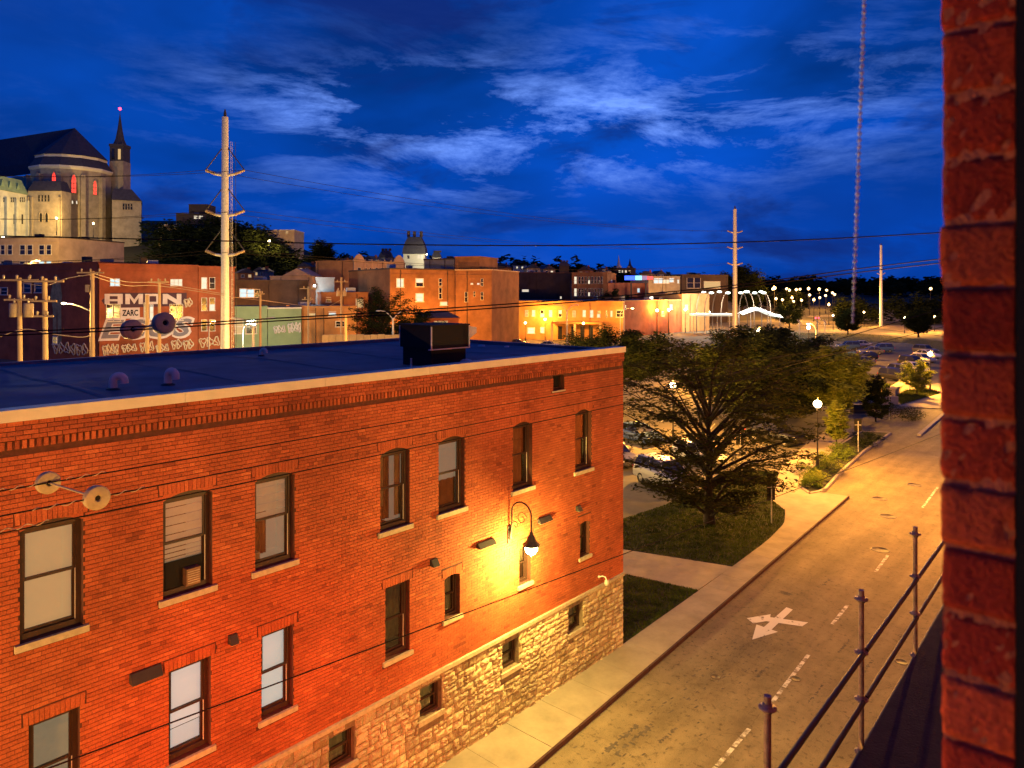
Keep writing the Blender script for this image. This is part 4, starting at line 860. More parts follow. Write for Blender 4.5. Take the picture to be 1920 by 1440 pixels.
# ------------------------------------------------------------------ street lamps
def post_lamp_proto():
    t = thing('lamp_post', 'x', 'lamp')
    b = MB(); b.lathe([(0.15, 0), (0.15, 0.08), (0.115, 0.14), (0.10, 0.75), (0.12, 0.8), (0.085, 0.9), (0.06, 1.0)], n=12); b.build('base', M['dark'], t)
    b = MB(); b.tube([(0, 0, 0.95), (0, 0, 4.1)], [0.055, 0.042], 10); b.build('pole', M['dark'], t)
    b = MB(); b.tube([(-0.42, 0, 3.55), (0.42, 0, 3.55)], 0.018, 8); b.sphere((-0.42, 0, 3.55), 0.03, 8, 6); b.sphere((0.42, 0, 3.55), 0.03, 8, 6); b.build('cross_bar', M['dark'], t)
    b = MB(); b.lathe([(0.042, 4.05), (0.10, 4.1), (0.11, 4.16), (0.07, 4.2), (0.13, 4.25)], n=12); b.build('collar', M['steel'], t)
    b = MB(); b.lathe([(0.12, 4.25), (0.21, 4.34), (0.26, 4.47), (0.25, 4.58), (0.17, 4.68), (0.05, 4.72)], n=16); b.build('globe', M['globe'], t)
    b = MB(); b.lathe([(0.10, 4.71), (0.08, 4.75), (0.02, 4.79), (0.012, 4.87), (0.001, 4.9)], n=10); b.build('finial', M['dark'], t)
    return t
PL = post_lamp_proto(); first = True
def post_lamp(p, label, power, rz=0.0, s=1.0, color=SODIUM, group='globe lamp posts'):
    global first
    if first: t = PL; t.location = p; t.rotation_euler = (0, 0, rz); t['label'] = label; t['group'] = group; t.scale = (s,) * 3; first = False
    else: t = dup(PL, p, rz, label, group, s)
    if power: light('post_lamp_light', Vector(p) + Vector((0, 0, 5.15 * s)), power, color, 0.18)
    return t
post_lamp((-16.7, 49.0, 0.1), 'glowing globe lamp post standing in the planted island', 8500, HEAD)
post_lamp(gp(1262, 58), 'added globe lamp lighting the car park behind the large tree', 16000, HEAD)  # added behind the tree to brighten the car park ground
post_lamp((-20.2, 97.6, 0.05), 'glowing globe lamp post beside the lamplit pale young tree', 20000, HEAD)
for x, t_, lb, pw, s in [(1340, 88, 'glowing globe lamp post showing above the dark car park trees', 22000, 1.0), (1424, 100, 'taller glowing lamp post right of the far steel pole', 15000, 1.45), (1516, 128, 'glowing lamp post left of the far parked cars', 26000, 1.25), (1696, 205, 'glowing lamp post behind the far car park near the dark trees', 15000, 1.0), (1752, 215, 'rightmost glowing lamp post against the dark trees', 15000, 1.0), (1562, 225, 'reddish glowing lamp post left of the slim far pole', 15000, 1.0), (1620, 245, 'glowing lamp post just left of the slim far pole', 15000, 1.1),
        (985, 172, 'glowing globe lamp at the left part of the orange building front', 3000, 1.0), (1094, 170, 'glowing globe lamp before the covered entrance of the orange building', 3000, 1.0), (1232, 200, 'glowing lamp above the row of parked cars, left one', 5000, 1.5), (1254, 205, 'glowing lamp above the row of parked cars, right one', 5000, 1.5), (1285, 210, 'bright glowing lamp left of the bus shelter arches', 2000, 1.5), (1171, 240, 'glowing lamp above the flat roof of the orange building', 3500, 2.4)]:
    post_lamp(gp(x, t_), lb, pw, HEAD, s)
for x, t_, lb in [(600, 150, 'left of the ornate facade'), (668, 148, 'below the ornate facade'), (762, 136, 'before the brown block'), (832, 140, 'at the right of the brown block'), (945, 168, 'beside the red-signed shop'), (1022, 176, 'before the middle of the orange building'), (1150, 178, 'at the right of the orange building'), (1196, 222, 'before the plain red block'), (1250, 248, 'before the low lit shop'), (1330, 240, 'behind the bus shelter'), (452, 140, 'beside the dark shed'), (535, 170, 'before the pediment')]:
    post_lamp(gp(x, t_), 'globe lamp standing %s' % lb, 5200, HEAD, 1.15, SODIUM, 'added town globe lamps')  # globe lamps added to light the town fronts
rng = np.random.default_rng(5); random.seed(5)
FARG = {}
def far_globe(t):
    for c in t.children:
        if c.name.startswith('globe'):
            if 'm' not in FARG: FARG['m'] = c.data.copy(); FARG['m'].materials.clear(); FARG['m'].materials.append(M['globe_far'])
            c.data = FARG['m']
far = [(1452, 537, 330), (1500, 533, 520), (1516, 541, 420), (1536, 542, 420), (1550, 544, 480), (1561, 549, 420), (1565, 552, 400), (1518, 553, 360), (1485, 558, 320), (1467, 562, 300), (1455, 560, 300), (1488, 565, 300), (1503, 563, 310), (1526, 562, 290), (1475, 539, 460), (1480, 544, 440), (1493, 543, 460), (1548, 554, 380), (1537, 558, 350), (1554, 571, 260), (1481, 579, 240), (1405, 531, 560), (1449, 540, 500), (1310, 541, 420), (1318, 556, 330), (1292, 551, 300), (1344, 549, 330), (1745, 530, 420)]
ORD = 'first second third fourth fifth sixth seventh eighth ninth tenth eleventh twelfth thirteenth fourteenth fifteenth sixteenth seventeenth eighteenth nineteenth twentieth twenty-first twenty-second twenty-third twenty-fourth twenty-fifth twenty-sixth twenty-seventh twenty-eighth'.split()
for i_, (x, y, t_) in enumerate(sorted(far)):
    zt = zat(y, t_); zg = 0.0; s = max(1.0, (zt - zg) / 4.5)
    lamp_ = post_lamp(gp(x, t_, zt - 4.5 * s * 1.0 if s > 3 else 0.0), 'tiny glowing street lamp, %s from the left in the far lamp cluster' % ORD[i_], 14000 if y % 2 else 8000, HEAD, min(s, 3.0), SODIUM, 'far cluster of street lamps'); far_globe(lamp_)
# cobra-head lamps
def cobra(p, label, power, h=8.5, arm=2.2, rz=0.0, lit=True, color=SODIUM):
    t = thing('street_lamp', label, 'lamp', p, rz, 'cobra-head street lamps')
    b = MB(); b.tube([(0, 0, 0), (0, 0, h - 1.2)], [0.12, 0.08], 10); b.lathe([(0.2, 0), (0.2, 0.3), (0.13, 0.35)], n=10); b.build('pole', M['steel'], t)
    b = MB(); b.tube([(0, 0, h - 1.25), (arm * 0.12, 0, h - 0.6), (arm * 0.4, 0, h - 0.12), (arm * 0.8, 0, h), (arm, 0, h)], 0.05, 8); b.build('arm', M['steel'], t)
    b = MB(); b.sphere((arm + 0.3, 0, h + 0.02), 0.4, 12, 6, (1, 0.42, 0.28)); b.build('head', M['steel'], t)
    b = MB(); b.sphere((arm + 0.34, 0, h - 0.06), 0.30, 12, 6, (1, 0.5, 0.5)); b.build('lens', M['globe'] if lit else M['lens_white'], t)
    if lit: light('street_lamp_light', (arm + 0.34, 0, h - 0.5), power, color, 0.2, t)
    return t
cobra(gp(1163, 172), 'bright cobra-head street lamp right of the orange building front', 4000, 8.0, 2.6, HEAD)
cobra(gp(1530, 118), 'cobra-head lamp on a pale post left of the far car park', 2600, 6.8, -1.6, HEAD)
cobra((-4.6, 43.0, 0.1), 'added unseen cobra-head lamp behind the brick jamb, lighting the road', 9000, 9.5, -2.2, R(3))  # lamp added out of view to light the road
# twin-arm lamp posts, unlit
def twin(p, label, h, rz):
    t = thing('twin_arm_post', label, 'lamp post', p, rz, 'twin-arm lamp posts')
    b = MB(); b.tube([(0, 0, 0), (0, 0, h)], [0.22, 0.15], 10); b.build('pole', M['steel'], t)
    for s in (-1, 1):
        b = MB(); b.tube([(0, 0, h - 0.3), (s * 0.6, 0, h + 0.5), (s * 1.3, 0, h + 1.05), (s * 2.1, 0, h + 1.2)], 0.07, 8); b.build('arm', M['steel'], t)
        b = MB(); b.sphere((s * 2.4, 0, h + 1.17), 0.4, 10, 6, (1, 0.4, 0.3)); b.build('lamp_head', M['steel'], t)
twin(gp(475, 95), 'pale twin-arm lamp post in front of the green wall', 7.3, HEAD + .3); twin(gp(737, 120), 'pale twin-arm lamp post left of the rooftop unit', 7.6, HEAD + .2); twin(gp(925, 157), 'pale twin-arm lamp post by the red shop sign', 7.4, HEAD + .2); twin(gp(1063, 165), 'pale twin-arm lamp post before the orange building', 7.7, HEAD + .1)

# ------------------------------------------------------------------ signs and street furniture near the road
def sign(p, w, h, zc, top, label, rz, m='black'):
    t = thing('road_sign', label, 'sign', p, rz)
    b = MB(); b.tube([(0, 0, 0), (0, 0, top)], 0.028, 8); b.build('post', M['steel'], t)
    for k, (z0, z1) in enumerate(((zc - h / 2, zc - 0.01), (zc + 0.01, zc + h / 2))):
        b = MB(); b.box(-w / 2, w / 2, 0.035, 0.05, z0, z1); b.build('panel', M[m], t)
    b = MB(); b.box(-w / 2 + 0.04, w / 2 - 0.04, 0.028, 0.034, zc - 0.02, zc + 0.02); b.build('bracket', M['steel'], t)
sign((-14.77, 36.6, 0.1), 0.5, 1.35, 1.85, 2.2, 'dark back-facing parking sign at the rounded lawn corner', R(60))
sign((-16.5, 57.0, 0.12), 0.55, 0.9, 2.0, 2.3, 'dark back-facing sign on a pale post in the planted island', R(40))
sign((-18.6, 73.6, 0.05), 0.3, 0.4, 1.9, 2.2, 'small dark sign at the driveway mouth', R(40))
for x in (1365, 1388): sign(gp(x, 50.4), 0.55, 1.1, 1.9, 2.5, 'dark parking sign seen through the large tree, %s of the two' % ('left' if x == 1365 else 'right'), HEAD)
bw = thing('bench_wall', 'pale concrete seat wall beside the far path', 'bench', (-22.9, 94.5, 0.05), R(4))
b = MB(); b.box(-0.45, 0.45, -4.5, 4.5, 0, 0.75); b.build('body', M['kerb_pale'], bw); b = MB(); b.box(-0.5, 0.5, -4.55, 4.55, 0.755, 0.9); b.build('seat_slab', M['concrete'], bw)
b = MB(); b.sphere((0, 0, 0.2), 0.7, 12, 8, (1.1, 0.7, 0.9)); tag(b.build('boulder', M['concrete']), 'pale rounded boulder on the grass bank', 'boulder').location = (-24.9, 92.5, 0)
ub = thing('utility_cabinet', 'low dark utility cabinet at the driveway mouth', 'cabinet', gp(1615, 71), HEAD); b = MB(); b.box(-0.9, 0.9, -0.4, 0.4, 0.08, 0.95); b.build('cabinet_body', M['dark'], ub); b = MB(); b.box(-1, 1, -0.5, 0.5, 0, 0.08); b.build('plinth', M['concrete'], ub)
lw = thing('low_wall', 'low pale block wall behind the driveway mouth', 'wall', gp(1620, 77), HEAD)
for k in range(8): b = MB(); b.box(-3.6 + k * 0.9, -2.73 + k * 0.9, -0.15, 0.15, 0, 0.85 if k % 3 else 0.9); b.build('block', M['kerb_pale'], lw)

# ------------------------------------------------------------------ cars
def car_parts(kind):
    L, W, H = {'sedan': (4.6, 1.8, 1.45), 'suv': (4.6, 1.86, 1.70), 'hatch': (4.0, 1.74, 1.50)}[kind]; hw = W / 2; b0 = 0.24
    belt = {'sedan': 0.92, 'suv': 1.08, 'hatch': 0.95}[kind]; hood = belt - 0.06; deck = {'sedan': belt + 0.02, 'suv': belt + 0.0, 'hatch': belt}[kind]
    st_ = [(-L / 2, b0 + 0.18, hood - 0.26, hw * 0.74), (-L / 2 + 0.12, b0 + 0.04, hood - 0.10, hw * 0.90), (-L / 2 + 0.55, b0, hood - 0.02, hw * 0.985), (-L * 0.22, b0, hood + 0.04, hw), (0, b0, belt, hw), (L * 0.25, b0, belt + 0.01, hw), (L / 2 - 0.5, b0, deck, hw * 0.985), (L / 2 - 0.1, b0 + 0.06, deck - 0.05, hw * 0.92), (L / 2, b0 + 0.2, deck - 0.2, hw * 0.8)]
    b = MB(); vs = []; fs = []; n = 10
    for y, z0, z1, w in st_:
        hh = z1 - z0
        ring = [(-w * 0.9, z0), (w * 0.9, z0), (w, z0 + hh * 0.18), (w, z0 + hh * 0.55), (w * 0.965, z0 + hh * 0.86), (w * 0.84, z1), (-w * 0.84, z1), (-w * 0.965, z0 + hh * 0.86), (-w, z0 + hh * 0.55), (-w, z0 + hh * 0.18)]
        vs += [(x, y, z) for x, z in ring]
    for i in range(len(st_) - 1):
        for k in range(n): fs.append((i * n + k, i * n + (k + 1) % n, (i + 1) * n + (k + 1) % n, (i + 1) * n + k))
    fs += [tuple(reversed(range(n))), tuple((len(st_) - 1) * n + k for k in range(n))]; b.add(vs, [tuple(reversed(f)) for f in fs], False)
    body = b
    y0, y1, r0, r1 = {'sedan': (-0.95, 1.75, -0.25, 1.05), 'suv': (-0.95, 2.15, -0.35, 1.85), 'hatch': (-1.05, 1.85, -0.4, 1.4)}[kind]
    wb, wt_, zr = hw * 0.88, hw * 0.70, H
    lo = [(-wb, y0, belt - .02), (wb, y0, belt - .02), (wb, y1, belt - .02), (-wb, y1, belt - .02)]; hi = [(-wt_, r0, zr - 0.05), (wt_, r0, zr - 0.05), (wt_, r1, zr - 0.05), (-wt_, r1, zr - 0.05)]
    gl = MB(); gl.add(lo + hi, [(0, 1, 5, 4), (1, 2, 6, 5), (2, 3, 7, 6), (3, 0, 4, 7)])
    rf_ = MB(); top = [(-wt_ * .8, r0 + .15, zr), (wt_ * .8, r0 + .15, zr), (wt_ * .8, r1 - .15, zr), (-wt_ * .8, r1 - .15, zr)]; hi2 = [(x * 1.03, y + (0.02 if y > 0.3 else -0.02), z) for x, y, z in hi]
    rf_.add(hi2 + top, [(4, 5, 6, 7), (0, 1, 5, 4), (1, 2, 6, 5), (2, 3, 7, 6), (3, 0, 4, 7)], False)
    for a, c in ((0, 0), (1, 1), (2, 2), (3, 3)): rf_.tube([lo[a], hi2[c]], 0.035, 5)
    for s, k in ((-1, 0), (1, 1)):
        m_ = (y0 + y1) / 2 + 0.05; rf_.tube([(s * wb * 1.005, m_, belt), (s * wt_ * 1.02, m_ - 0.05, zr - 0.05)], 0.03, 5)
    wh = []
    for sxx in (-1, 1):
        for wy in (-L * 0.30, L * 0.29): wh.append((sxx * (hw - 0.1), wy, 0.33))
    return dict(L=L, hw=hw, body=body, glass=gl, roof=rf_, wheels=wh, hood=hood, deck=deck, belt=belt)
def make_car(kind, paint):
    d = car_parts(kind); t = thing('parked_car', 'x', 'car')
    d['body'].build('body', paint, t); d['glass'].build('windows', M['car_glass'], t); d['roof'].build('roof', paint, t)
    for x, y, z in d['wheels']:
        b = MB(); s = 1 if x > 0 else -1; b.lathe([(0.20, -0.10), (0.31, -0.10), (0.33, -0.07), (0.33, 0.07), (0.31, 0.10), (0.20, 0.10)], n=16); b.v = [(zz, xx, yy) for xx, yy, zz in b.v]; w = b.build('wheel', M['tyre'], t); w.location = (x, y, z)
        b = MB(); b.lathe([(0.001, 0.085), (0.07, 0.095), (0.20, 0.07), (0.205, 0.05)], n=10); b.v = [(s * zz, xx, yy) for xx, yy, zz in b.v]; b.build('rim', M['rim'], w)
    for s in (-1, 1):
        b = MB(); b.box(s * d['hw'] * 0.72 - 0.16, s * d['hw'] * 0.72 + 0.16, -d['L'] / 2 + 0.02, -d['L'] / 2 + 0.16, d['hood'] - 0.30, d['hood'] - 0.16); b.build('headlight', M['lens_white'], t)
        b = MB(); b.box(s * d['hw'] * 0.74 - 0.13, s * d['hw'] * 0.74 + 0.13, d['L'] / 2 - 0.14, d['L'] / 2 - 0.01, d['deck'] - 0.32, d['deck'] - 0.12); b.build('tail_light', M['lens_red'], t)
        b = MB(); b.sphere((s * (d['hw'] + 0.06), -0.75, d['belt'] + 0.06), 0.1, 8, 6, (1, 0.6, 0.7)); b.build('mirror', paint, t)
    return t
protos = {}
def car(kind, paint, p, rz, label, group='parked cars'):
    k = (kind, paint)
    if k not in protos: t = protos[k] = make_car(kind, M['car_' + paint]); t.location = p; t.rotation_euler = (0, 0, rz); t['label'] = label; t['group'] = group; return t
    return dup(protos[k], p, rz, label, group)
def G_(x, y): r = ray(x, y); t = -CAM_Z / r.z; return Vector((r.x * t, r.y * t, -0.012))
car('suv', 'black', (-22.6, 56.8, 0), R(78), 'black car parked just beyond the large tree by the path')
car('suv', 'silver', (-22.6, 39.6, 0), R(68), 'silver car half hidden under the large tree by the building corner')
car('hatch', 'white', (-24.0, 46.6, 0), R(70), 'white hatchback behind the trunk of the large tree')
car('sedan', 'blue', (-31.0, 50.0, 0), R(70), 'dark blue car glimpsed through the large tree, deeper in the car park')
car('sedan', 'grey', (-28.4, 42.5, 0), R(70), 'grey car deep in the shade behind the silver car')
for x, y, kd, pt, lb in [(1590, 655, 'suv', 'blue', 'dark blue car at the left back of the far car park'), (1612, 651, 'sedan', 'silver', 'silver car at the back of the far car park'), (1580, 668, 'sedan', 'blue', 'blue car beside the yellow-green tree'), (1632, 664, 'sedan', 'grey', 'grey car in the left row of the far car park, farthest'), (1622, 675, 'hatch', 'black', 'black hatchback in the left row of the far car park'), (1612, 684, 'sedan', 'grey', 'grey car in the left row of the far car park, nearest'), (1652, 660, 'suv', 'blue', 'dark blue car at the right end of the left row')]:
    car(kd, pt, G_(x, y), R(-52), lb, 'cars in the far car park')
for x, y, kd, pt, lb in [(1680, 714, 'suv', 'black', 'black car nearest the grass bank in the far car park'), (1690, 702, 'hatch', 'grey', 'grey hatchback behind the nearest black car'), (1712, 697, 'sedan', 'white', 'white car in the right row of the far car park'), (1712, 687, 'suv', 'black', 'black car behind the white car in the right row'), (1728, 679, 'sedan', 'silver', 'silver car behind the right-hand path lamp'), (1738, 671, 'sedan', 'white', 'white car at the back of the right row'), (1735, 663, 'suv', 'grey', 'grey car at the far end of the right row')]:
    car(kd, pt, G_(x, y), R(62), lb, 'cars in the far car park')
row = [(1115, 632, 'hatch', 'white', 'white car before the covered entrance of the orange building'), (1142, 634, 'suv', 'red', 'red car right of the covered entrance'), (1178, 622, 'sedan', 'grey', 'grey car in the row left of the bus shelter, near row left end'), (1204, 621, 'hatch', 'red', 'red car second in the near row left of the bus shelter'), (1229, 619, 'suv', 'white', 'white car third in the near row left of the bus shelter'), (1252, 618, 'sedan', 'silver', 'silver car at the right of the near row left of the bus shelter'), (1190, 610, 'suv', 'silver', 'silver car at the left of the back row by the bus shelter'), (1212, 609, 'sedan', 'white', 'white car in the back row by the bus shelter'), (1238, 607, 'hatch', 'red', 'red car in the back row by the bus shelter'), (1262, 606, 'suv', 'white', 'white car at the right of the back row by the bus shelter')]
for x, y, kd, pt, lb in row: car(kd, pt, G_(x, y), HEAD + R(70 if y > 625 else 10), lb, 'cars left of the bus shelter')
car('sedan', 'grey', G_(973, 648), HEAD + R(80), 'dark car on the street behind the roof edge', 'cars on the back street'); car('sedan', 'silver', G_(1030, 652), HEAD + R(80), 'silver car on the street showing over the roof edge', 'cars on the back street'); car('hatch', 'white', G_(1100, 655), HEAD + R(80), 'white car on the street nearest the roof corner', 'cars on the back street')
for k, x in enumerate((523, 545, 558)):
    t = thing('waste_bin', 'dark waste container before the green wall, %s of three' % ('left', 'middle', 'right')[k], 'waste bin', gp(x, 112), HEAD, 'waste containers'); b = MB(); b.add([(-.7, -.5, 0), (.7, -.5, 0), (.7, .5, 0), (-.7, .5, 0), (-.8, -.65, 1.4), (.8, -.65, 1.4), (.8, .65, 1.4), (-.8, .65, 1.4)], [(0, 3, 2, 1), (4, 5, 6, 7), (0, 1, 5, 4), (1, 2, 6, 5), (2, 3, 7, 6), (3, 0, 4, 7)]); b.build('container', M['dark'], t); b = MB(); b.box(-.84, .84, -.7, .7, 1.41, 1.5); b.build('lid', M['b_grey'] if k == 0 else M['dark'], t)
car('sedan', 'silver', gp(486, 118), HEAD + R(80), 'pale car in front of the graffiti green wall', 'cars by the green wall'); car('suv', 'red', gp(503, 117), HEAD + R(15), 'dark red car in front of the green wall', 'cars by the green wall')
for k in range(3): car(('suv', 'sedan', 'hatch')[k], ('black', 'grey', 'white')[k], gp(20 + 42 * k, 100 + 3 * k), HEAD + R(80), ['black car at the foot of the left utility poles', 'grey car behind the leftmost utility pole', 'white car right of the leftmost utility poles'][k], 'cars by the utility poles')

# ------------------------------------------------------------------ overhead cables along the street
def cable(name, label, a, b, r, sag=0.0, m='cable', n=28, group='overhead cables', coil=None):
    a, b = Vector(a), Vector(b); c = (a + b) / 2; q = MB()
    q.tube([(a.lerp(b, i / n) - Vector((0, 0, sag * 4 * (i / n) * (1 - i / n)))) - c for i in range(n + 1)], r, 6)
    o = q.build(name, M[m]); o.location = c; return tag(o, label, 'cable', group)
WX = -8.3; WA = -9.48
def wz(z0, y): return z0
cable('cable', 'thin dark cable crossing the facade above the upper windows', (WA, -8, 9.815), (WA, 30, 9.79), 0.008, 0.0)
cable('cable', 'thin dark cable grazing the tops of the right upper windows', (WX, -8, 9.835), (WX, 30, 9.85), 0.0075, 0.0)
cable('cable', 'thin dark cable crossing the middle upper windows, lowest of the three', (WX, -8, 9.70), (WX, 30, 9.60), 0.0075, 0.0)
cable('cable', 'dark cable running low across the facade and on over the road', (-8, -6, 7.95), (-8.2, 62, 3.6), 0.0085, 0.10)
def helix(name, label, y0, y1, z, x=WX, r=0.016, turns=None):
    n = int((y1 - y0) / 0.022); q = MB(); c = Vector((x, (y0 + y1) / 2, z)); tn = (y1 - y0) / 0.17
    q.tube([Vector((x + r * math.cos(6.283 * tn * i / n), y0 + (y1 - y0) * i / n, z + r * math.sin(6.283 * tn * i / n))) - c for i in range(n + 1)], 0.005, 5); o = q.build(name, M['cable_pale']); o.location = c; tag(o, label, 'cable wrap', 'spiral cable wraps')
helix('cable_wrap', 'pale spiral wrap left of the upper disc on the facade cables', 1.5, 2.55, 9.815, WA); helix('cable_wrap', 'pale spiral wrap right of the upper disc on the facade cables', 2.85, 3.3, 9.815, WA); helix('cable_wrap', 'pale spiral wrap right of the lower disc on the facade cables', 2.85, 3.3, 9.84); helix('cable_wrap', 'pale spiral wrap left of the lower disc on the facade cables', 2.2, 2.7, 9.835); helix('cable_wrap', 'pale spiral wrap at the left end of the lowest facade cable', 1.6, 2.35, 9.695)
def spacer(a, b, r, label, th=0.09):
    a, b = Vector(a), Vector(b); c = (a + b) / 2; t = thing('cable_spacer', label, 'cable spacer', c, 0, 'two-disc cable spacers'); ax = (a - b).normalized()
    q = MB(); q.tube([a - c, b - c], th * 0.13, 8); q.build('rod', M['porcelain'], t)
    for p in (a - c, b - c):
        q = MB(); s1 = ax.cross(Vector((0, 0, 1))).normalized(); s2 = s1.cross(ax)
        prof = [(0.30, -0.5), (0.9, -0.5), (1.0, -0.42), (1.0, -0.22), (0.93, -0.18), (1.0, -0.12), (1.0, 0.12), (0.93, 0.18), (1.0, 0.22), (1.0, 0.42), (0.9, 0.5), (0.30, 0.5), (0.22, 0.35), (0.22, -0.35), (0.30, -0.5)]; n = 22; vs = []
        for rr, hh in prof:
            for k in range(n): an = 6.283 * k / n; vs.append(p + (s1 * math.cos(an) + s2 * math.sin(an)) * rr * r + ax * hh * th)
        q.add(vs, [(i * n + k, i * n + (k + 1) % n, (i + 1) * n + (k + 1) % n, (i + 1) * n + k) for i in range(len(prof) - 1) for k in range(n)], True)
        dsc = q.build('disc', M['porcelain'], t); q = MB(); q.tube([p - ax * th * 0.3, p + ax * th * 0.3], r * 0.22, 10); q.build('hub', M['black'], dsc)
spacer(at(90, 905, 8.35), at(181, 933, 7.6), 0.125, 'pale two-disc cable spacer hanging before the left of the facade')
# cables beyond the roof: a heavy pair with its own spacer, and a single line across the sky
def ppath(pts, t): return [at(x, y, tt) for (x, y), tt in zip(pts, t)]
def cable_pts(label, pts, r, m='cable', group='overhead cables', name='cable'):
    c = sum(pts, Vector()) / len(pts); q = MB(); sm = []
    for i in range(len(pts) - 1):
        for k in range(8):
            u = k / 8; p0 = pts[max(i - 1, 0)]; p1 = pts[i]; p2 = pts[i + 1]; p3 = pts[min(i + 2, len(pts) - 1)]
            sm.append(0.5 * ((2 * p1) + (p2 - p0) * u + (2 * p0 - 5 * p1 + 4 * p2 - p3) * u * u + (3 * p1 - p0 - 3 * p2 + p3) * u ** 3))
    sm.append(pts[-1]); q.tube([p - c for p in sm], r, 6); o = q.build(name, M[m]); o.location = c; return tag(o, label, 'cable', group)
cable_pts('long dark cable running level across the whole sky', ppath([(-120, 440), (300, 449), (700, 458), (1100, 460), (1500, 450), (1900, 428)], [26, 27, 28, 29, 30, 31]), 0.026)
cable_pts('upper cable of the dark pair sloping behind the roof', ppath([(-120, 628), (240, 613), (480, 599), (880, 575), (1320, 541), (1640, 500), (1900, 470)], [22, 23, 24, 26, 29, 32, 35]), 0.024)
cable_pts('lower cable of the dark pair sloping behind the roof', ppath([(-120, 634), (240, 619), (480, 604), (880, 581), (1320, 546), (1640, 507), (1900, 478)], [22.2, 23.2, 24.2, 26.2, 29.2, 32.2, 35.2]), 0.024)
a = at(247, 618, 23.9); b_ = at(307, 606, 22.3); spacer(a, b_, 0.33, 'large two-disc cable spacer before the graffiti wall', 0.26)
cable_pts('faint dark cable over the far car park, upper one', ppath([(1525, 650), (1640, 616), (1780, 575)], [60, 62, 66]), 0.03); cable_pts('faint dark cable over the far car park, lower one', ppath([(1180, 770), (1500, 680), (1780, 610)], [40, 44, 50]), 0.02)
cable_pts('thin cable crossing the driveway mouth', ppath([(1560, 773), (1660, 768), (1780, 765)], [55, 57, 60]), 0.02)

# ------------------------------------------------------------------ steel transmission poles
def pylon(p, label, h, r0, r1, arms, rz, ladder=True):
    t = thing('transmission_pole', label, 'pole', p, rz, 'steel transmission poles'); b = MB(); b.tube([(0, 0, 0), (0, 0, h)], [r0, r1], 12); b.build('mast', M['steel'], t)
    b = MB(); b.lathe([(r1 * 0.5, 0), (r1 * 0.5, 0.3), (0.05, 0.7)], (0, 0, h), 8); b.build('cap', M['dark'], t); tips = []
    for z, l, br in arms:
        for s in (-1, 1):
            e = Vector((s * l, 0, z + l * 0.22)); k = Vector((s * l * 0.5, 0, z + l * 0.02)); b = MB(); b.tube([(0, 0, z - 0.1), k], [0.16, 0.12], 8); ar = b.build('arm', M['steel'], t)
            b = MB(); b.tube([k, e], 0.085, 8)
            for q in range(6): c = k.lerp(e, (q + 0.5) / 6); b.tube([c - (e - k).normalized() * 0.03, c + (e - k).normalized() * 0.03], 0.14, 8)
            b.build('insulator', M['porcelain'], ar)
            if br: b = MB(); b.tube([(0, 0, z + l * 1.55), e], 0.05, 6); b.build('brace', M['dark'], t)
            tips.append(e)
    if ladder:
        b = MB()
        for s in (-0.18, 0.18): b.tube([(r0 + 0.25, s, 1.5), (r0 + 0.15, s, h * 0.92)], 0.016, 5)
        zz = 1.7
        while zz < h * 0.91: b.tube([(r0 + 0.25 - 0.1 * zz / h, -0.18, zz), (r0 + 0.25 - 0.1 * zz / h, 0.18, zz)], 0.011, 4); zz += 0.42
        b.build('ladder', M['steel'], t)
        b = MB(); b.tube([(r0 + 0.62, 0, 1.5), (r0 + 0.5, 0, h * 0.92)], 0.02, 5)
        zz = 2.0
        while zz < h * 0.91: b.tube([(r0 + 0.2, 0, zz), (r0 + 0.6 - 0.1 * zz / h, 0, zz)], 0.014, 4); zz += 1.3
        b.build('ladder_guard', M['dark'], t)
    return t, tips
P1 = gp(422, 65); P2 = gp(1378, 150); P3 = gp(1652, 243)
t1, k1 = pylon(P1, 'tall pale steel transmission pole with ladder and triangular arms', 27.6, 0.42, 0.28, [(zat(327, 65), 1.75, True), (zat(403, 65), 1.75, True), (zat(478, 65), 1.75, True)], HEAD)
t2, k2 = pylon(P2, 'pale steel transmission pole rising behind the dark trees', 29.0, 0.55, 0.35, [(zat(436, 150), 1.6, False), (zat(466, 150), 1.6, False), (zat(496, 150), 1.6, False)], HEAD, False)
t3, k3 = pylon(P3, 'slim far steel pole right of the lamp cluster', 27.4, 0.55, 0.35, [(zat(514, 243), 1.4, False)], HEAD, False)
def wpt(p, k): c, s = math.cos(HEAD), math.sin(HEAD); return Vector((p.x + c * k.x - s * k.y, p.y + s * k.x + c * k.y, k.z))
for i, k in enumerate(k1):
    lb = ['upper left', 'upper right', 'middle left', 'middle right', 'lower left', 'lower right'][i]
    cable('conductor', 'thin conductor from the %s arm of the tall steel pole to the far pole' % lb, wpt(P1, k), wpt(P2, k2[i]), 0.02, 1.6, group='transmission conductors')
    cable('conductor', 'thin conductor from the %s arm of the tall steel pole off to the left' % lb, wpt(P1, k), gp(-150, 60, k.z - 1.0), 0.02, 0.5, group='transmission conductors')

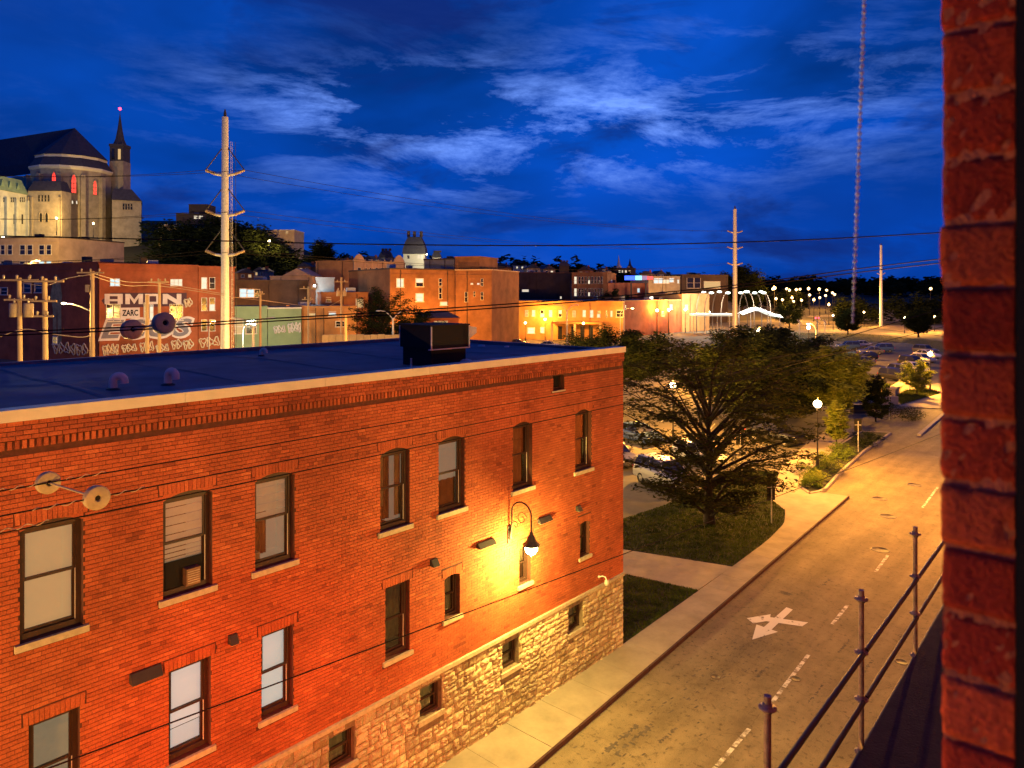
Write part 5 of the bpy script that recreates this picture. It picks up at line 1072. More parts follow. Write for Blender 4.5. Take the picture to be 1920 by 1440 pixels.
# ------------------------------------------------------------------ timber utility poles
def upole(x, t_, ytop, label, arms=(), trans=(), r=0.17, lean=0.0, m='pole_wood'):
    p = gp(x, t_); h = zat(ytop, t_); t = thing('utility_pole', label, 'utility pole', p, HEAD, 'utility poles'); b = MB(); b.tube([(0, 0, 0), (lean, 0, h)], [r * 1.15, r * 0.8], 10); b.build('pole', M[m], t)
    for z, l, n in arms:
        b = MB(); b.box(lean * z / h - l / 2, lean * z / h + l / 2, -r - 0.12, -r, h - z - 0.06, h - z + 0.06); ar = b.build('cross_arm', M[m], t)
        for k in range(n):
            xx = lean - l / 2 + l * (k + 0.5) / n; b = MB(); b.lathe([(0.03, 0), (0.09, 0.08), (0.05, 0.14), (0.10, 0.2), (0.05, 0.28), (0.001, 0.3)], (xx, -r - 0.06, h - z + 0.06), 8); b.build('insulator', M['porcelain'], ar)
    for z, s in trans:
        b = MB(); b.lathe([(0.001, 0), (0.27, 0), (0.30, 0.05), (0.30, 0.85), (0.27, 0.92), (0.001, 0.95)], (s * (0.30 + r), 0, h - z), 12); tr = b.build('transformer', M['porcelain'], t)
        b = MB(); b.lathe([(0.05, 0.93), (0.07, 1.0), (0.04, 1.1), (0.06, 1.15), (0.02, 1.25)], (s * (0.30 + r), 0, h - z), 8); b.build('bushing', M['cream'], tr)
    return t, p, h
upole(40, 48, 521, 'left timber pole carrying two grey transformers', [(0.15, 2.6, 3), (1.45, 1.9, 2)], [(2.6, -1), (2.6, 1)], lean=-0.15)
upole(87, 48, 522, 'timber pole with two cross arms right of the transformer pole', [(0.2, 2.6, 3), (1.5, 1.7, 2), (2.5, 1.3, 2)], (), 0.19, lean=-0.12)
t, p, h = upole(173, 60, 508, 'tallest timber pole with a glowing curved street light arm', [(0.15, 2.2, 3)], (), 0.2)
b = MB(); b.tube([(0, 0, h - 3.4), (-0.9, 0, h - 2.95), (-1.7, 0, h - 2.7), (-2.1, 0, h - 2.68)], 0.045, 7); b.build('lamp_arm', M['steel'], t); b = MB(); b.sphere((-2.35, 0, h - 2.68), 0.22, 10, 6, (1, 0.5, 0.35)); b.build('lamp_head', M['globe'], t); light('pole_lamp_light', (-2.35, 0, h - 3.1), 3000, AMBER, 0.15, t)
b = MB(); b.box(-0.5, -0.2, -0.15, 0.15, h - 1.75, h - 1.15); b.build('fuse_box', M['porcelain'], t)
upole(276, 62, 553, 'short bare timber pole before the graffiti wall'); upole(299, 70, 524, 'timber pole with cross arm right of the bare pole before the graffiti', [(0.25, 2.0, 3)], (), 0.16)
upole(488, 90, 545, 'slender timber pole before the green wall', [(0.4, 1.2, 2)], (), 0.15); upole(578, 100, 537, 'grey utility pole right of the green wall', [(0.3, 2.2, 2), (1.8, 1.6, 2)], (), 0.15, m='b_grey'); upole(640, 112, 520, 'timber pole with two transformers right of the white lit wall', [(0.7, 2.2, 2)], [(2.9, -1), (2.9, 1)], 0.18)
upole(648, 80, 592, 'thick timber post standing behind the roof edge', (), (), 0.2)
for lb, pts, t_ in [('pale drooping service wire between the left utility poles', [(-40, 648), (40, 618), (90, 625), (150, 632), (170, 628)], 47), ('pale wire from the tallest timber pole to the graffiti pole', [(173, 512), (235, 528), (299, 531), (420, 551)], 64), ('second pale wire from the tallest timber pole', [(173, 517), (235, 535), (299, 536), (420, 554)], 64.5), ('pale wire looping left from the tallest timber pole', [(173, 514), (125, 522), (85, 535), (40, 530)], 55), ('pale sagging wire between the poles by the green wall', [(488, 562), (560, 572), (605, 577), (640, 562)], 100), ('long pale wire above the green wall', [(430, 556), (488, 563), (578, 574), (640, 578)], 95)]:
    cable_pts(lb, [at(x, y, t_) for x, y in pts], 0.028, 'cable_pale', 'service wires')

# ------------------------------------------------------------------ hills and woods
def sm(a, b, x): u = np.clip((x - a) / (b - a), 0, 1); return u * u * (3 - 2 * u)
def hz(l, t):
    s = l / np.maximum(t, 1)
    h1 = 30 * sm(185, 262, t) * (1 - sm(-0.42, -0.17, s)); h2 = 22 * sm(240, 420, t) * (1 - 0.5 * sm(0.0, 0.25, s)) * (1 - 0.85 * sm(0.24, 0.36, s)); h3 = (18 - 6 * sm(0.1, 0.4, s)) * sm(560, 900, t)
    return h1 + h2 + h3 - 0.5
nl, nt_ = 90, 60; Ls = np.linspace(-1100, 900, nl); Ts = np.linspace(175, 1500, nt_); LL, TT = np.meshgrid(Ls, Ts); ZZ = hz(LL, TT) + rng.normal(0, 0.4, LL.shape)
v = np.stack([CS * LL - SN * TT, SN * LL + CS * TT, ZZ], -1).reshape(-1, 3); f = np.array([[j * nl + i, j * nl + i + 1, (j + 1) * nl + i + 1, (j + 1) * nl + i] for j in range(nt_ - 1) for i in range(nl - 1)])
o = bpy.data.objects.new('hill', fast_mesh('hill', v, f, M['hill'])); col.objects.link(o); struct(o)
rng = np.random.default_rng(31)
def wood(name, label, n, smin, smax, tmin, tmax, hgt, per, size, m='leaf_dark', skip=None):
    s = rng.uniform(smin, smax, n); t = rng.uniform(tmin, tmax, n); l = s * t
    if skip is not None: k = ~skip(s, t); s, t, l = s[k], t[k], l[k]
    z = hz(l, t); c = np.stack([CS * l - SN * t, SN * l + CS * t, z + hgt * 0.45], -1); cc = np.repeat(c, 5, 0) + rng.normal(0, 1, (len(c) * 5, 3)) * hgt * np.array([0.22, 0.22, 0.20])
    v, f = leaves(cc, np.full(len(cc), hgt * 0.28), per, size, 0.9, 0.9); o = bpy.data.objects.new(name, fast_mesh(name, v, f, M[m])); col.objects.link(o); o['kind'] = 'stuff'; tag(o, label, 'wood')
def px2s(x): return (x - 960) / FOC
wood('hillside_wood', 'dark wooded hillside below the church', 420, px2s(110), px2s(640), 200, 256, 10, 30, 0.8, skip=lambda s, t: (s < px2s(285)) & (t > 222))
wood('hilltop_wood', 'dark treetops in front of the white-roofed hill building', 170, px2s(405), px2s(640), 240, 256, 10.5, 34, 0.7)
post_lamp(gp(505, 236, 21), 'added lamp lighting the white-roofed hill building and the trees below it', 9000, HEAD, 1.6, AMBER, 'added lamps on the far slope')  # added to light the hill building and treetops
wood('ridge_wood', 'dark tree line along the distant ridge', 420, px2s(600), px2s(1500), 420, 760, 12, 16, 1.9)
wood('ridge_wood', 'dark distant hills behind the lamp cluster', 320, px2s(1380), px2s(2100), 700, 1000, 16, 14, 3.0)
wood('tree_belt', 'dark belt of trees right of the slim far pole', 46, px2s(1590), px2s(1900), 262, 300, 10.5, 70, 0.75)
tree('broad_tree', 'lone dark round tree on the skyline behind the far steel pole', LT(px2s(1392) * 300, 300, 2), 20, 7.5, 17, 26, 46, 0.7, M['leaf_dark'], flat_=0.8, clump=2.2, seed=14)
tree('broad_tree', 'dark tree at the end of the wooded hillside against the sky', LT(px2s(603) * 235, 235, 12), 16, 4.2, 13, 24, 40, 0.5, M['leaf_dark'], flat_=0.8, clump=1.5, seed=15)
tree('broad_tree', 'dark spreading tree in front of the brown brick block', LT(px2s(717) * 128, 128, 0), 12, 5.4, 8.5, 26, 40, 0.24, M['leaf_dark'], flat_=0.6, clump=1.0, seed=16)
tree('broad_tree', 'low dark tree beside the brown brick block', LT(px2s(785) * 126, 126, 0), 8.6, 4.4, 6.5, 24, 40, 0.24, M['leaf_dark'], flat_=0.6, clump=1.0, seed=17)

for k, (x, t_, h, r_, lb) in enumerate([(468, 135, 8, 3.2, 'small dark tree beside the dark shed'), (560, 168, 10, 4, 'dark tree in front of the pediment'), (600, 176, 9, 3.4, 'dark tree between the pediment and the ornate block'), (905, 176, 9, 3.2, 'dark tree beside the brown wing'), (1150, 205, 12, 4.5, 'dark tree behind the right of the orange building'), (1265, 232, 11, 4.5, 'dark tree before the low lit shop'), (1480, 236, 8, 4, 'dark tree right of the bus shelter canopy'), (1590, 200, 7, 3.2, 'dark tree beside the crossing signs'), (1722, 190, 7, 3, 'dark tree by the back of the far car park')]):
    tree('town_tree', lb, gp(x, t_), h, r_, h * .8, 20, 40, 0.34, M['leaf_dark'], 'town trees', flat_=0.7, clump=1.1, seed=40 + k)
# ------------------------------------------------------------------ buildings
class Face:                                             # an upright face between two ground points
    def __init__(s, xl, tl, xr, tr, z0=0.0):
        s.a, s.b = gp(xl, tl, z0), gp(xr, tr, z0); s.e = (s.b - s.a).normalized(); s.w = (s.b - s.a).length; s.n = Vector((s.e.y, -s.e.x, 0)); s.z0 = z0
        if s.n.dot(-s.a) < 0: s.n = -s.n
    def uv(s, x, y):
        r = ray(x, y); o = Vector((0, 0, CAM_Z)); t = (s.a - o).dot(s.n) / r.dot(s.n); p = o + r * t; return (p - s.a).dot(s.e), p.z
    def pt(s, u, z, d=0.0): return s.a + s.e * u + Vector((0, 0, z - s.z0)) + s.n * d
def wbox(fc, b, u0, u1, z0, z1, d0, d1): b.obox(fc.pt(u0, z0, d0), fc.e * (u1 - u0), fc.n * (d1 - d0), Vector((0, 0, z1 - z0)))
WK = {'d': 'win_dark', 'l': 'win_lit', 'c': 'win_cool', 'w': 'win_warm'}
def windows(fc, root, off, wins, fm='cream', arch=False, bars=0):
    for x0, y0, x1, y1, k in wins:
        u0, zt = fc.uv(x0, y0); u1, zb = fc.uv(x1, y1); zt = fc.uv((x0 + x1) / 2, y0)[1]; zb = fc.uv((x0 + x1) / 2, y1)[1]; fw = min(0.14, (u1 - u0) * 0.12); b = MB()
        wbox(fc, b, u0 - fw, u0, zb, zt + fw, -0.02, 0.09); wbox(fc, b, u1, u1 + fw, zb, zt + fw, -0.02, 0.09); wbox(fc, b, u0, u1, zt, zt + fw, -0.02, 0.085); wbox(fc, b, u0 - fw * 1.6, u1 + fw * 1.6, zb - fw * 1.2, zb, -0.02, 0.16)
        if bars: wbox(fc, b, (u0 + u1) / 2 - 0.04, (u0 + u1) / 2 + 0.04, zb, zt, 0.0, 0.07)
        w = b.build('window', M[fm], root, off); zm = (zt + zb) / 2
        for a, c in ((zb, zm - 0.04), (zm + 0.04, zt)):
            kk = k[0] if a == zb else k[-1]; q = MB(); wbox(fc, q, u0, u1, a, c, 0.0, 0.03); q.build('pane', M[WK[kk]], w, off)
        q = MB(); wbox(fc, q, u0, u1, zm - 0.04, zm + 0.04, 0.0, 0.06); q.build('meeting_rail', M[fm], w, off)
def building(name, label, xl, tl, xr, tr, ytop, depth, m, wins=(), z0=0.0, roofm='slate', cornice=None, fm='cream', cat='building', parapet=0.5, bars=0):
    fc = Face(xl, tl, xr, tr, z0); zt = zat(ytop, (tl + tr) / 2); off = fc.pt(fc.w / 2, z0, 0); t = thing(name, label, cat, off)
    b = MB(); wbox(fc, b, 0, fc.w, z0, zt, -depth, 0); b.build('wall', M[m], t, off)
    b = MB(); wbox(fc, b, -0.12, fc.w + 0.12, zt + 0.004, zt + 0.25, -depth - 0.12, 0.12); b.build('roof_edge', M[cornice or m], t, off)
    b = MB(); wbox(fc, b, 0.2, fc.w - 0.2, zt + 0.254, zt + 0.30, -depth + 0.2, -0.25); b.build('roof', M[roofm], t, off)
    windows(fc, t, off, wins, fm, bars=bars)
    if fc.w > 7 and m != 'b_green':
        k = 0
        for _ in range(int(fc.w / 7)):
            u = random.uniform(0.8, fc.w - 2.5); w_ = random.uniform(0.7, 2.0); h_ = random.uniform(0.5, 1.3); d_ = random.uniform(1.0, max(1.2, depth - 3)); q = MB(); wbox(fc, q, u, u + w_, zt + 0.302, zt + 0.302 + h_, -d_ - w_, -d_); q.build('roof_unit', M[random.choice(('b_grey', 'b_dark', 'steel'))], t, off)
        q = MB(); wbox(fc, q, -0.03, fc.w + 0.03, zt - 1.05, zt - 0.85, 0.003, 0.10); q.build('string_course', M[m], t, off)
        for _ in range(0 if name in ('graffiti_hall', 'brick_warehouse') else 2): u = random.uniform(0.3, fc.w - 0.4); q = MB(); q.tube([fc.pt(u, z0, 0.12), fc.pt(u, zt - 0.1, 0.12)], 0.07, 6); q.build('downpipe', M['b_dark'], t, off)
    return t, fc, off, zt
def grid(xs, rows, kinds):
    out = []
    for r, (y0, y1) in enumerate(rows):
        for i, (a, c) in enumerate(xs): out.append((a, y0, c, y1, kinds[(r * len(xs) + i) % len(kinds)]))
    return out
# graffiti hall
g1, gf, go, gz = building('graffiti_hall', 'red brick hall with AMON and ZARC graffiti beyond the roof', 186, 113, 371, 121, 498, 18, 'b_red', [(207, 523, 214.5, 536, 'c'), (216, 523, 224, 536, 'c'), (320, 524, 326, 536, 'l'), (327, 524, 334, 536, 'l'), (335, 524, 341, 536, 'l'), (200, 571, 212, 602, 'd'), (213, 571, 225, 602, 'd'), (270, 568, 276, 600, 'w'), (281, 571, 287, 600, 'l'), (319, 571, 330, 600, 'd'), (331, 571, 342, 600, 'd')])
def letters(fc, root, off, polys, u0, z0, w, h, name, m, d=0.05, label=None):
    b = MB()
    for poly in polys:
        n = len(poly); A = [fc.pt(u0 + x * w, z0 + y * h, d) for x, y in poly]; B = [fc.pt(u0 + x * w, z0 + y * h, 0.0) for x, y in poly]
        b.add(A + B, [tuple(range(n))] + [(i, (i + 1) % n, n + (i + 1) % n, n + i) for i in range(n)])
    return b.build(name, m, root, off, label)
def rect(a, b, c, e): return [(a, b), (c, b), (c, e), (a, e)]
LET = {'A': [rect(0, 0, .28, 1), rect(.72, 0, 1, 1), rect(.28, .78, .72, 1), rect(.28, .28, .72, .48)], 'M': [rect(0, 0, .25, 1), rect(.75, 0, 1, 1), [(.25, 1), (.25, .62), (.5, 0), (.5, .45)], [(.5, 0), (.75, .62), (.75, 1), (.5, .45)]],
       'O': [rect(0, 0, .28, 1), rect(.72, 0, 1, 1), rect(.28, .78, .72, 1), rect(.28, 0, .72, .22)], 'N': [rect(0, 0, .25, 1), rect(.75, 0, 1, 1), [(.25, 1), (.25, .55), (.75, 0), (.75, .45)]]}
M['spray_white'] = mat('white_spray', (0.55, 0.50, 0.50), 0.9, 0.15, 1); M['spray_grey'] = mat('grey_spray', (0.17, 0.16, 0.20), 0.9, 0.15, 1); M['spray_black'] = mat('black_spray', (0.012, 0.01, 0.012), 0.9, 0); M['spray_cream'] = mat('cream_spray', (0.55, 0.47, 0.34), 0.9, 0.15, 1); M['spray_dark'] = mat('plum_spray', (0.07, 0.035, 0.05), 0.9, 0.1, 1)
u0, z1 = gf.uv(190, 549); u1, z0 = gf.uv(350, 576); letters(gf, g1, go, [[(0.0, .5), (.06, 0.0), (1, 0.1), (1, 1), (.1, 1)]], u0, z0, u1 - u0, z1 - z0, 'graffiti_backing', M['spray_dark'], 0.03)
for ch, xa, xb in (('A', 196, 230), ('M', 235, 268), ('O', 272, 301), ('N', 305, 340)):
    ua, zt = gf.uv(xa, 551); ub, zb = gf.uv(xb, 570); letters(gf, g1, go, LET[ch], ua, zb, ub - ua, zt - zb, 'graffiti_letter', M['spray_white'], 0.07)
def text_obj(body, fc, root, off, x0, y0, x1, y1, m, d=0.05, name='lettering', bold=0.0, shear=0.0, ext=0.01):
    cu = bpy.data.curves.new('t', 'FONT'); cu.body = body; cu.extrude = 0.0; cu.offset = bold; cu.shear = shear; cu.resolution_u = 3; o = bpy.data.objects.new('t', cu); col.objects.link(o); bpy.context.view_layer.update()
    me = bpy.data.meshes.new_from_object(o.evaluated_get(bpy.context.evaluated_depsgraph_get())); bpy.data.objects.remove(o)
    vs = np.array([v.co[:] for v in me.vertices]); lo, hi = vs.min(0), vs.max(0); ua, zt = fc.uv(x0, y0); ub, zb = fc.uv(x1, y1)
    for v in me.vertices:
        a = (v.co.x - lo[0]) / (hi[0] - lo[0]); c = (v.co.y - lo[1]) / (hi[1] - lo[1]); v.co = fc.pt(ua + (ub - ua) * a, zb + (zt - zb) * c, d) - off
    me.materials.clear(); me.materials.append(m); ob = bpy.data.objects.new(name, me); col.objects.link(ob); ob.parent = root; return ob
u0, z1 = gf.uv(226, 577); u1, z0 = gf.uv(262, 597); letters(gf, g1, go, [rect(0, 0, 1, 1)], u0, z0, u1 - u0, z1 - z0, 'graffiti_plate', M['spray_white'], 0.03)
text_obj('ZARC', gf, g1, go, 229, 581, 259, 592, M['spray_black'], 0.05, 'graffiti_word', 0.03)
text_obj('ECOS', gf, g1, go, 184, 596, 365, 634, M['spray_white'], 0.05, 'graffiti_word', 0.075, 0.25); text_obj('ECOS', gf, g1, go, 189, 600, 360, 630, M['spray_grey'], 0.08, 'graffiti_word', 0.03, 0.25)
def throwup(fc, root, off, x0, y0, x1, y1, m, n=5):
    b = MB(); ua, zt = fc.uv(x0, y0); ub, zb = fc.uv(x1, y1); w = (ub - ua) / n
    for k in range(n):
        c = ua + w * (k + 0.5); pts = []
        for i in range(15): a = 6.283 * i / 14; r = 0.78 + 0.25 * math.sin(3 * a + k * 1.7); pts.append(fc.pt(c + math.cos(a) * w * 0.55 * r, (zt + zb) / 2 + math.sin(a) * (zt - zb) * 0.5 * r, 0.04))
        b.tube(pts, 0.11, 4, False)
        pts = [fc.pt(c + math.cos(a * 2.1) * w * 0.25, (zt + zb) / 2 + (a - 1) * (zt - zb) * 0.25, 0.05) for a in (0.2, 0.6, 1.0, 1.4, 1.8)]; b.tube(pts, 0.09, 4, False)
    b.build('graffiti_tag', m, root, off)
for x0, y0, x1, y1, n in ((192, 645, 222, 666, 4), (228, 645, 256, 660, 3), (262, 640, 288, 660, 3), (292, 645, 316, 660, 3), (321, 636, 340, 655, 2), (343, 636, 362, 655, 2), (345, 558, 360, 576, 2)): throwup(gf, g1, go, x0, y0, x1, y1, M['spray_cream'], n)
g2, f2, o2, z2 = building('brick_annex', 'narrow red brick block with paired windows right of the graffiti hall', 372, 121.5, 440, 126, 502, 14, 'b_orange' if False else 'b_red', grid([(378, 387), (393, 402)], [(521, 541), (559, 582), (600, 620)], ['l', 'd', 'd', 'ld', 'd', 'd']))
throwup(f2, g2, o2, 373, 632, 412, 650, M['spray_cream'], 3)
g3, f3, o3, z3 = building('brick_warehouse', 'dark red brick warehouse behind the left utility poles', -110, 140, 183, 113.5, 499, 16, 'b_red', [(2, 540, 14, 552, 'd'), (45, 532, 58, 548, 'd'), (66, 532, 80, 548, 'd'), (100, 632, 108, 645, 'w')])
throwup(f3, g3, o3, 100, 640, 165, 668, M['spray_cream'], 6)
# figure mural on the warehouse
b = MB(); u0, zt = f3.uv(95, 514); u1, zb = f3.uv(117, 660)
M['mural'] = mat('mural_olive', (0.26, 0.24, 0.12), 0.9, 0.4, 1.2)
for poly in ([(0.15, .86), (.45, 1.0), (.8, .93), (1.0, .72), (.9, .55), (.2, .55), (.0, .72)], [(0.2, .56), (.55, .56), (.5, .08), (.22, .08)], [(.58, .56), (.92, .56), (.95, .08), (.64, .08)]): b.add([f3.pt(u0 + x * (u1 - u0), zb + y * (zt - zb), 0.03) for x, y in poly], [tuple(range(len(poly)))])
b.build('mural', M['mural'], g3, o3)
building('beige_block', 'beige two-row windowed block at the left below the church', -90, 168, 110, 162, 447, 20, 'b_beige', grid([(2, 9), (15, 23), (38, 47), (52, 61), (74, 83), (88, 96)], [(460, 477), (490, 500)], ['d', 'd', 'd', 'd', 'd', 'd', 'd', 'd', 'd', 'd', 'c', 'c']), 0, 'slate', 'b_dark')
# middle ground
bg_, fg, og, zg = building('green_garage', 'green rendered wall with white graffiti tags', 502, 128, 565, 130, 579, 10, 'b_green', [], cornice='cream')
throwup(fg, bg_, og, 513, 610, 535, 625, M['spray_white'], 3); throwup(fg, bg_, og, 540, 604, 564, 624, M['spray_white'], 4)
building('olive_shed', 'dim olive shed left of the green wall', 437, 126, 501, 128, 577, 9, 'b_green', [(441, 600, 455, 625, 'w'), (462, 600, 480, 625, 'd')])
building('low_brick_shop', 'low brown brick shop right of the green wall', 566, 131, 668, 136, 576, 12, 'b_orange', [(580, 586, 590, 592, 'w'), (617, 585, 629, 592, 'c'), (630, 603, 645, 612, 'd')])
building('dark_shed', 'long dark shed with a lit glassy corner behind the green wall', 440, 150, 578, 155, 527, 22, 'b_dark', [(450, 542, 462, 557, 'c'), (464, 543, 476, 557, 'c'), (478, 543, 487, 557, 'd')])
wb, fw_, ow_, zw = building('pale_shed', 'round-topped pale metal shed wall lit by a blue-white lamp', 592, 150, 627, 151, 522, 10, 'b_grey', [])
building('timber_lean_to', 'brown lean-to with a lit doorway below the ornate facade', 602, 142, 690, 145, 550, 10, 'b_brown', [(668, 560, 680, 576, 'w'), (612, 558, 620, 566, 'd')])
tp, fp, opp, zp = building('pediment_house', 'beige building with a low triangular pediment', 506, 185, 585, 185, 519, 14, 'b_beige', [])
b = MB(); ua, _ = fp.uv(530, 519); ub, _ = fp.uv(584, 519); _, zz = fp.uv(557, 503); A = [fp.pt(ua, zp + .3, .3), fp.pt(ub, zp + .3, .3), fp.pt((ua + ub) / 2, zz, .3)]; B = [p - fp.n * 12 for p in A]; b.add(A + B, [(0, 1, 2), (5, 4, 3), (0, 3, 4, 1), (1, 4, 5, 2), (2, 5, 3, 0)]); b.build('pediment', M['b_beige'], tp, opp)
# ornate facade
to, fo, oo, zo = building('ornate_block', 'ornate beige facade with arched windows and scrolled gables', 664, 190, 757, 197, 492, 26, 'b_beige', [(x, 502.5, x + 5.5, 514, k) for x, k in ((671, 'ld'), (682, 'ld'), (693.5, 'ld'), (704, 'ld'), (714.5, 'ld'), (724.5, 'l'))] + grid([(668, 677), (682, 690), (700, 709), (716, 726)], [(520, 545)], ['d', 'l', 'd', 'd']))
for xc in (673, 748):
    b = MB(); uc, _ = fo.uv(xc, 492); pts = [(uc - 1.6, zo + .25)] + [(uc - 1.5 + 3.0 * i / 10, zo + 0.5 + 1.6 * math.sin(math.pi * i / 10)) for i in range(11)] + [(uc + 1.6, zo + .25)]; n = len(pts); b.add([fo.pt(u, z, .2) for u, z in pts] + [fo.pt(u, z, -.4) for u, z in pts], [tuple(range(n)), tuple(reversed(range(n, 2 * n)))] + [(i, (i + 1) % n, n + (i + 1) % n, n + i) for i in range(n)]); b.build('scrolled_gable', M['b_beige'], to, oo)
for xc in (684, 697, 709, 721, 733): b = MB(); uc, _ = fo.uv(xc, 492); wbox(fo, b, uc - .15, uc + .15, zo - 2.0, zo + 0.7, 0.02, .2); b.build('pilaster', M['b_beige'], to, oo)
building('ornate_block_flank', 'plain brown side wall left of the ornate facade', 592, 197, 663, 190.5, 490, 22, 'b_orange', [])
tb, fbk, obk, zbk = building('brown_block', 'large brown brick block with few windows behind the dark tree', 731, 142, 853, 150, 506, 22, 'b_brown', [(744, 523, 756, 538, 'l'), (780, 523, 793, 537, 'dl'), (823, 523, 828, 536, 'd'), (780, 551, 793, 565, 'l'), (823, 540, 828, 560, 'd'), (826, 567, 838, 572, 'l')], 0, 'slate', 'b_dark')
building('brown_block_wing', 'brown brick wing with narrow slit windows beside the orange building', 854, 149.5, 922, 147, 507, 18, 'b_brown', [(872, 548, 877, 566, 'd'), (888, 547, 891, 556, 'd'), (883, 531, 887, 533.5, 'l'), (895, 531, 899, 533.5, 'c'), (902, 523, 906, 536, 'd'), (902, 548, 906, 562, 'd')], 0, 'slate', 'b_beige')
building('roof_block', 'square brown brick tower storey on top of the brown block', 853, 152, 899, 150, 483, 10, 'b_brown', [], zat(506, 150) + 0.31, 'slate', 'b_brown')
building('roof_shed', 'pale purplish rendered storey beside the brick tower storey', 795, 160, 851.5, 156, 487, 8, 'b_grey', [], zat(506, 150) + 0.31, 'slate', 'b_dark')
# long orange building
ob_, fob, oob, zob = building('orange_brick_building', 'long lamplit orange brick building with two window rows', 922, 182, 1168, 176, 566, 22, 'b_orange', [(925, 582, 931, 593, 'd'), (938, 582, 943, 593, 'l'), (959, 582, 968, 594, 'l'), (985, 582, 990, 593, 'w'), (998, 582, 1003, 593, 'l'), (1014, 582, 1020, 594, 'ld'), (1030, 582, 1035, 594, 'l'), (1048, 582, 1053, 594, 'dl'), (1074, 583, 1079, 594, 'w'), (1093, 582, 1098, 594, 'l'), (1106, 582, 1112, 595, 'l'), (1120, 583, 1125, 595, 'ld'), (1136, 583, 1139, 595, 'd'), (1145, 583, 1148, 594, 'l'), (1156, 582, 1169 - 1, 594, 'd'), (959, 612, 972, 632, 'c'), (990, 615, 1002, 625, 'l'), (1014, 614, 1020, 624, 'l')], 0, 'slate', 'b_orange')
b = MB(); ua, za = fob.uv(1038, 602); ub, _ = fob.uv(1130, 602); wbox(fob, b, ua, ub, za - 0.5, za, 0.02, 4.5); b.build('entrance_canopy', M['b_orange'], ob_, oob)
for x in (1039, 1081, 1127): b = MB(); uc, _ = fob.uv(x, 610); wbox(fob, b, uc - .25, uc + .25, 0, za - .5, 4.0, 4.45); b.build('canopy_pillar', M['b_beige'], ob_, oob)
for x in (1050, 1075, 1092, 1108): b = MB(); uc, zc = fob.uv(x, 612); wbox(fob, b, uc - .5, uc + .5, 0.2, zc, 0.02, 0.1); b.build('doorway', M['win_dark'], ob_, oob)
building('orange_building_wing', 'reddish brick wing running on behind the parked cars', 1169, 190, 1278, 214, 564, 20, 'b_red', [(1171, 572, 1174, 580, 'd'), (1256, 572, 1260, 580, 'l'), (1240, 585, 1244, 592, 'd')], 0, 'slate', 'b_orange')
building('orange_building_end', 'lamplit orange brick end block left of the bus shelter arches', 1279, 214, 1330, 222, 552, 14, 'b_orange', [(1255 + 30, 572, 1289, 580, 'l')], 0)
# shop with a red sign
ts, fs_, os_, zs_ = building('corner_shop', 'small shop with a glowing red sign behind the rooftop unit', 902, 168, 952, 168, 596, 8, 'b_dark', [(912, 622, 930, 634, 'l'), (934, 622, 948, 634, 'l')])
M['sign_red'] = glow_mat('red_sign', (0.8, 0.05, 0.04), 0.7); M['sign_white'] = glow_mat('sign_white', (1, 0.75, 0.6), 0.9)
b = MB(); ua, zt = fs_.uv(903, 608); ub, zb = fs_.uv(951, 619); wbox(fs_, b, ua, ub, zb, zt, 0.02, 0.25); b.build('sign_board', M['sign_red'], ts, os_)
text_obj('DIREC', fs_, ts, os_, 905, 609.5, 924, 617.5, M['sign_white'], 0.27); text_obj('PRESS', fs_, ts, os_, 928, 609.5, 949, 617.5, M['sign_white'], 0.27)
bt, fbt, obt, zbt = building('brick_kiosk', 'low red brick kiosk with dark hipped roof left of the rooftop unit', 794, 125, 860, 127, 599, 6, 'b_red', [(815, 603, 838, 611, 'w')])
b = MB(); q = [fbt.pt(-.3, zbt + .3, .3), fbt.pt(fbt.w + .3, zbt + .3, .3), fbt.pt(fbt.w + .3, zbt + .3, -6.3), fbt.pt(-.3, zbt + .3, -6.3), fbt.pt(1.8, zbt + 1.5, -2.5), fbt.pt(fbt.w - 1.8, zbt + 1.5, -2.5)]; b.add(q, [(0, 1, 5, 4), (1, 2, 5), (2, 3, 4, 5), (3, 0, 4)]); b.build('hipped_roof', M['slate'], bt, obt)
# retaining wall and fence behind the roof
rw = thing('retaining_wall', 'pale stone retaining wall behind the roof edge', 'wall', gp(660, 108)); orw = gp(660, 108)
for k in range(14): fc = Face(604 + 13 * k, 108, 616.5 + 13 * k, 108); b = MB(); wbox(fc, b, 0, fc.w, 0, zat(628 - (k % 3) * 0.6, 108), -0.4, 0); b.build('block', M['concrete'], rw, orw)
# blocks behind
building('dark_long_block', 'long dark brick block above the orange building roof', 920, 235, 1070, 240, 512, 20, 'b_dark', [(979, 543, 991, 547, 'l'), (1050, 556, 1053, 560, 'l')], 0, 'slate', 'b_brown')
building('brown_hall', 'small brown arched-window block left of the long dark block', 908, 215, 958, 215, 505, 14, 'b_brown', grid([(925, 928), (933, 936), (940, 943), (947, 950)], [(511, 520)], ['d']), 0)
building('mill_block', 'brown brick block with two rows of tall paired windows', 1072, 225, 1139, 222, 512, 20, 'b_brown', grid([(1077, 1082), (1085, 1088), (1091, 1094), (1097, 1100), (1103, 1106), (1109, 1112), (1115, 1118), (1121, 1124), (1127, 1130)], [(519, 532), (541, 555)], ['l', 'd', 'd', 'd', 'ld', 'd', 'd', 'd', 'd']), 0, 'slate', 'b_brown')
building('plain_red_block', 'plain red brick block right of the tall-windowed block', 1140, 222, 1214, 230, 532, 16, 'b_red', [(1195, 541, 1199, 548, 'c')], 0)
building('lit_shop_block', 'low shop with cool lit windows right of the blue screen', 1216, 255, 1275, 258, 519, 14, 'b_grey', [(1226, 522, 1234, 531, 'c'), (1235, 522, 1243, 531, 'c'), (1244, 524, 1254, 531, 'l'), (1255, 522, 1263, 529, 'c'), (1270, 524, 1273, 531, 'c')], 0)
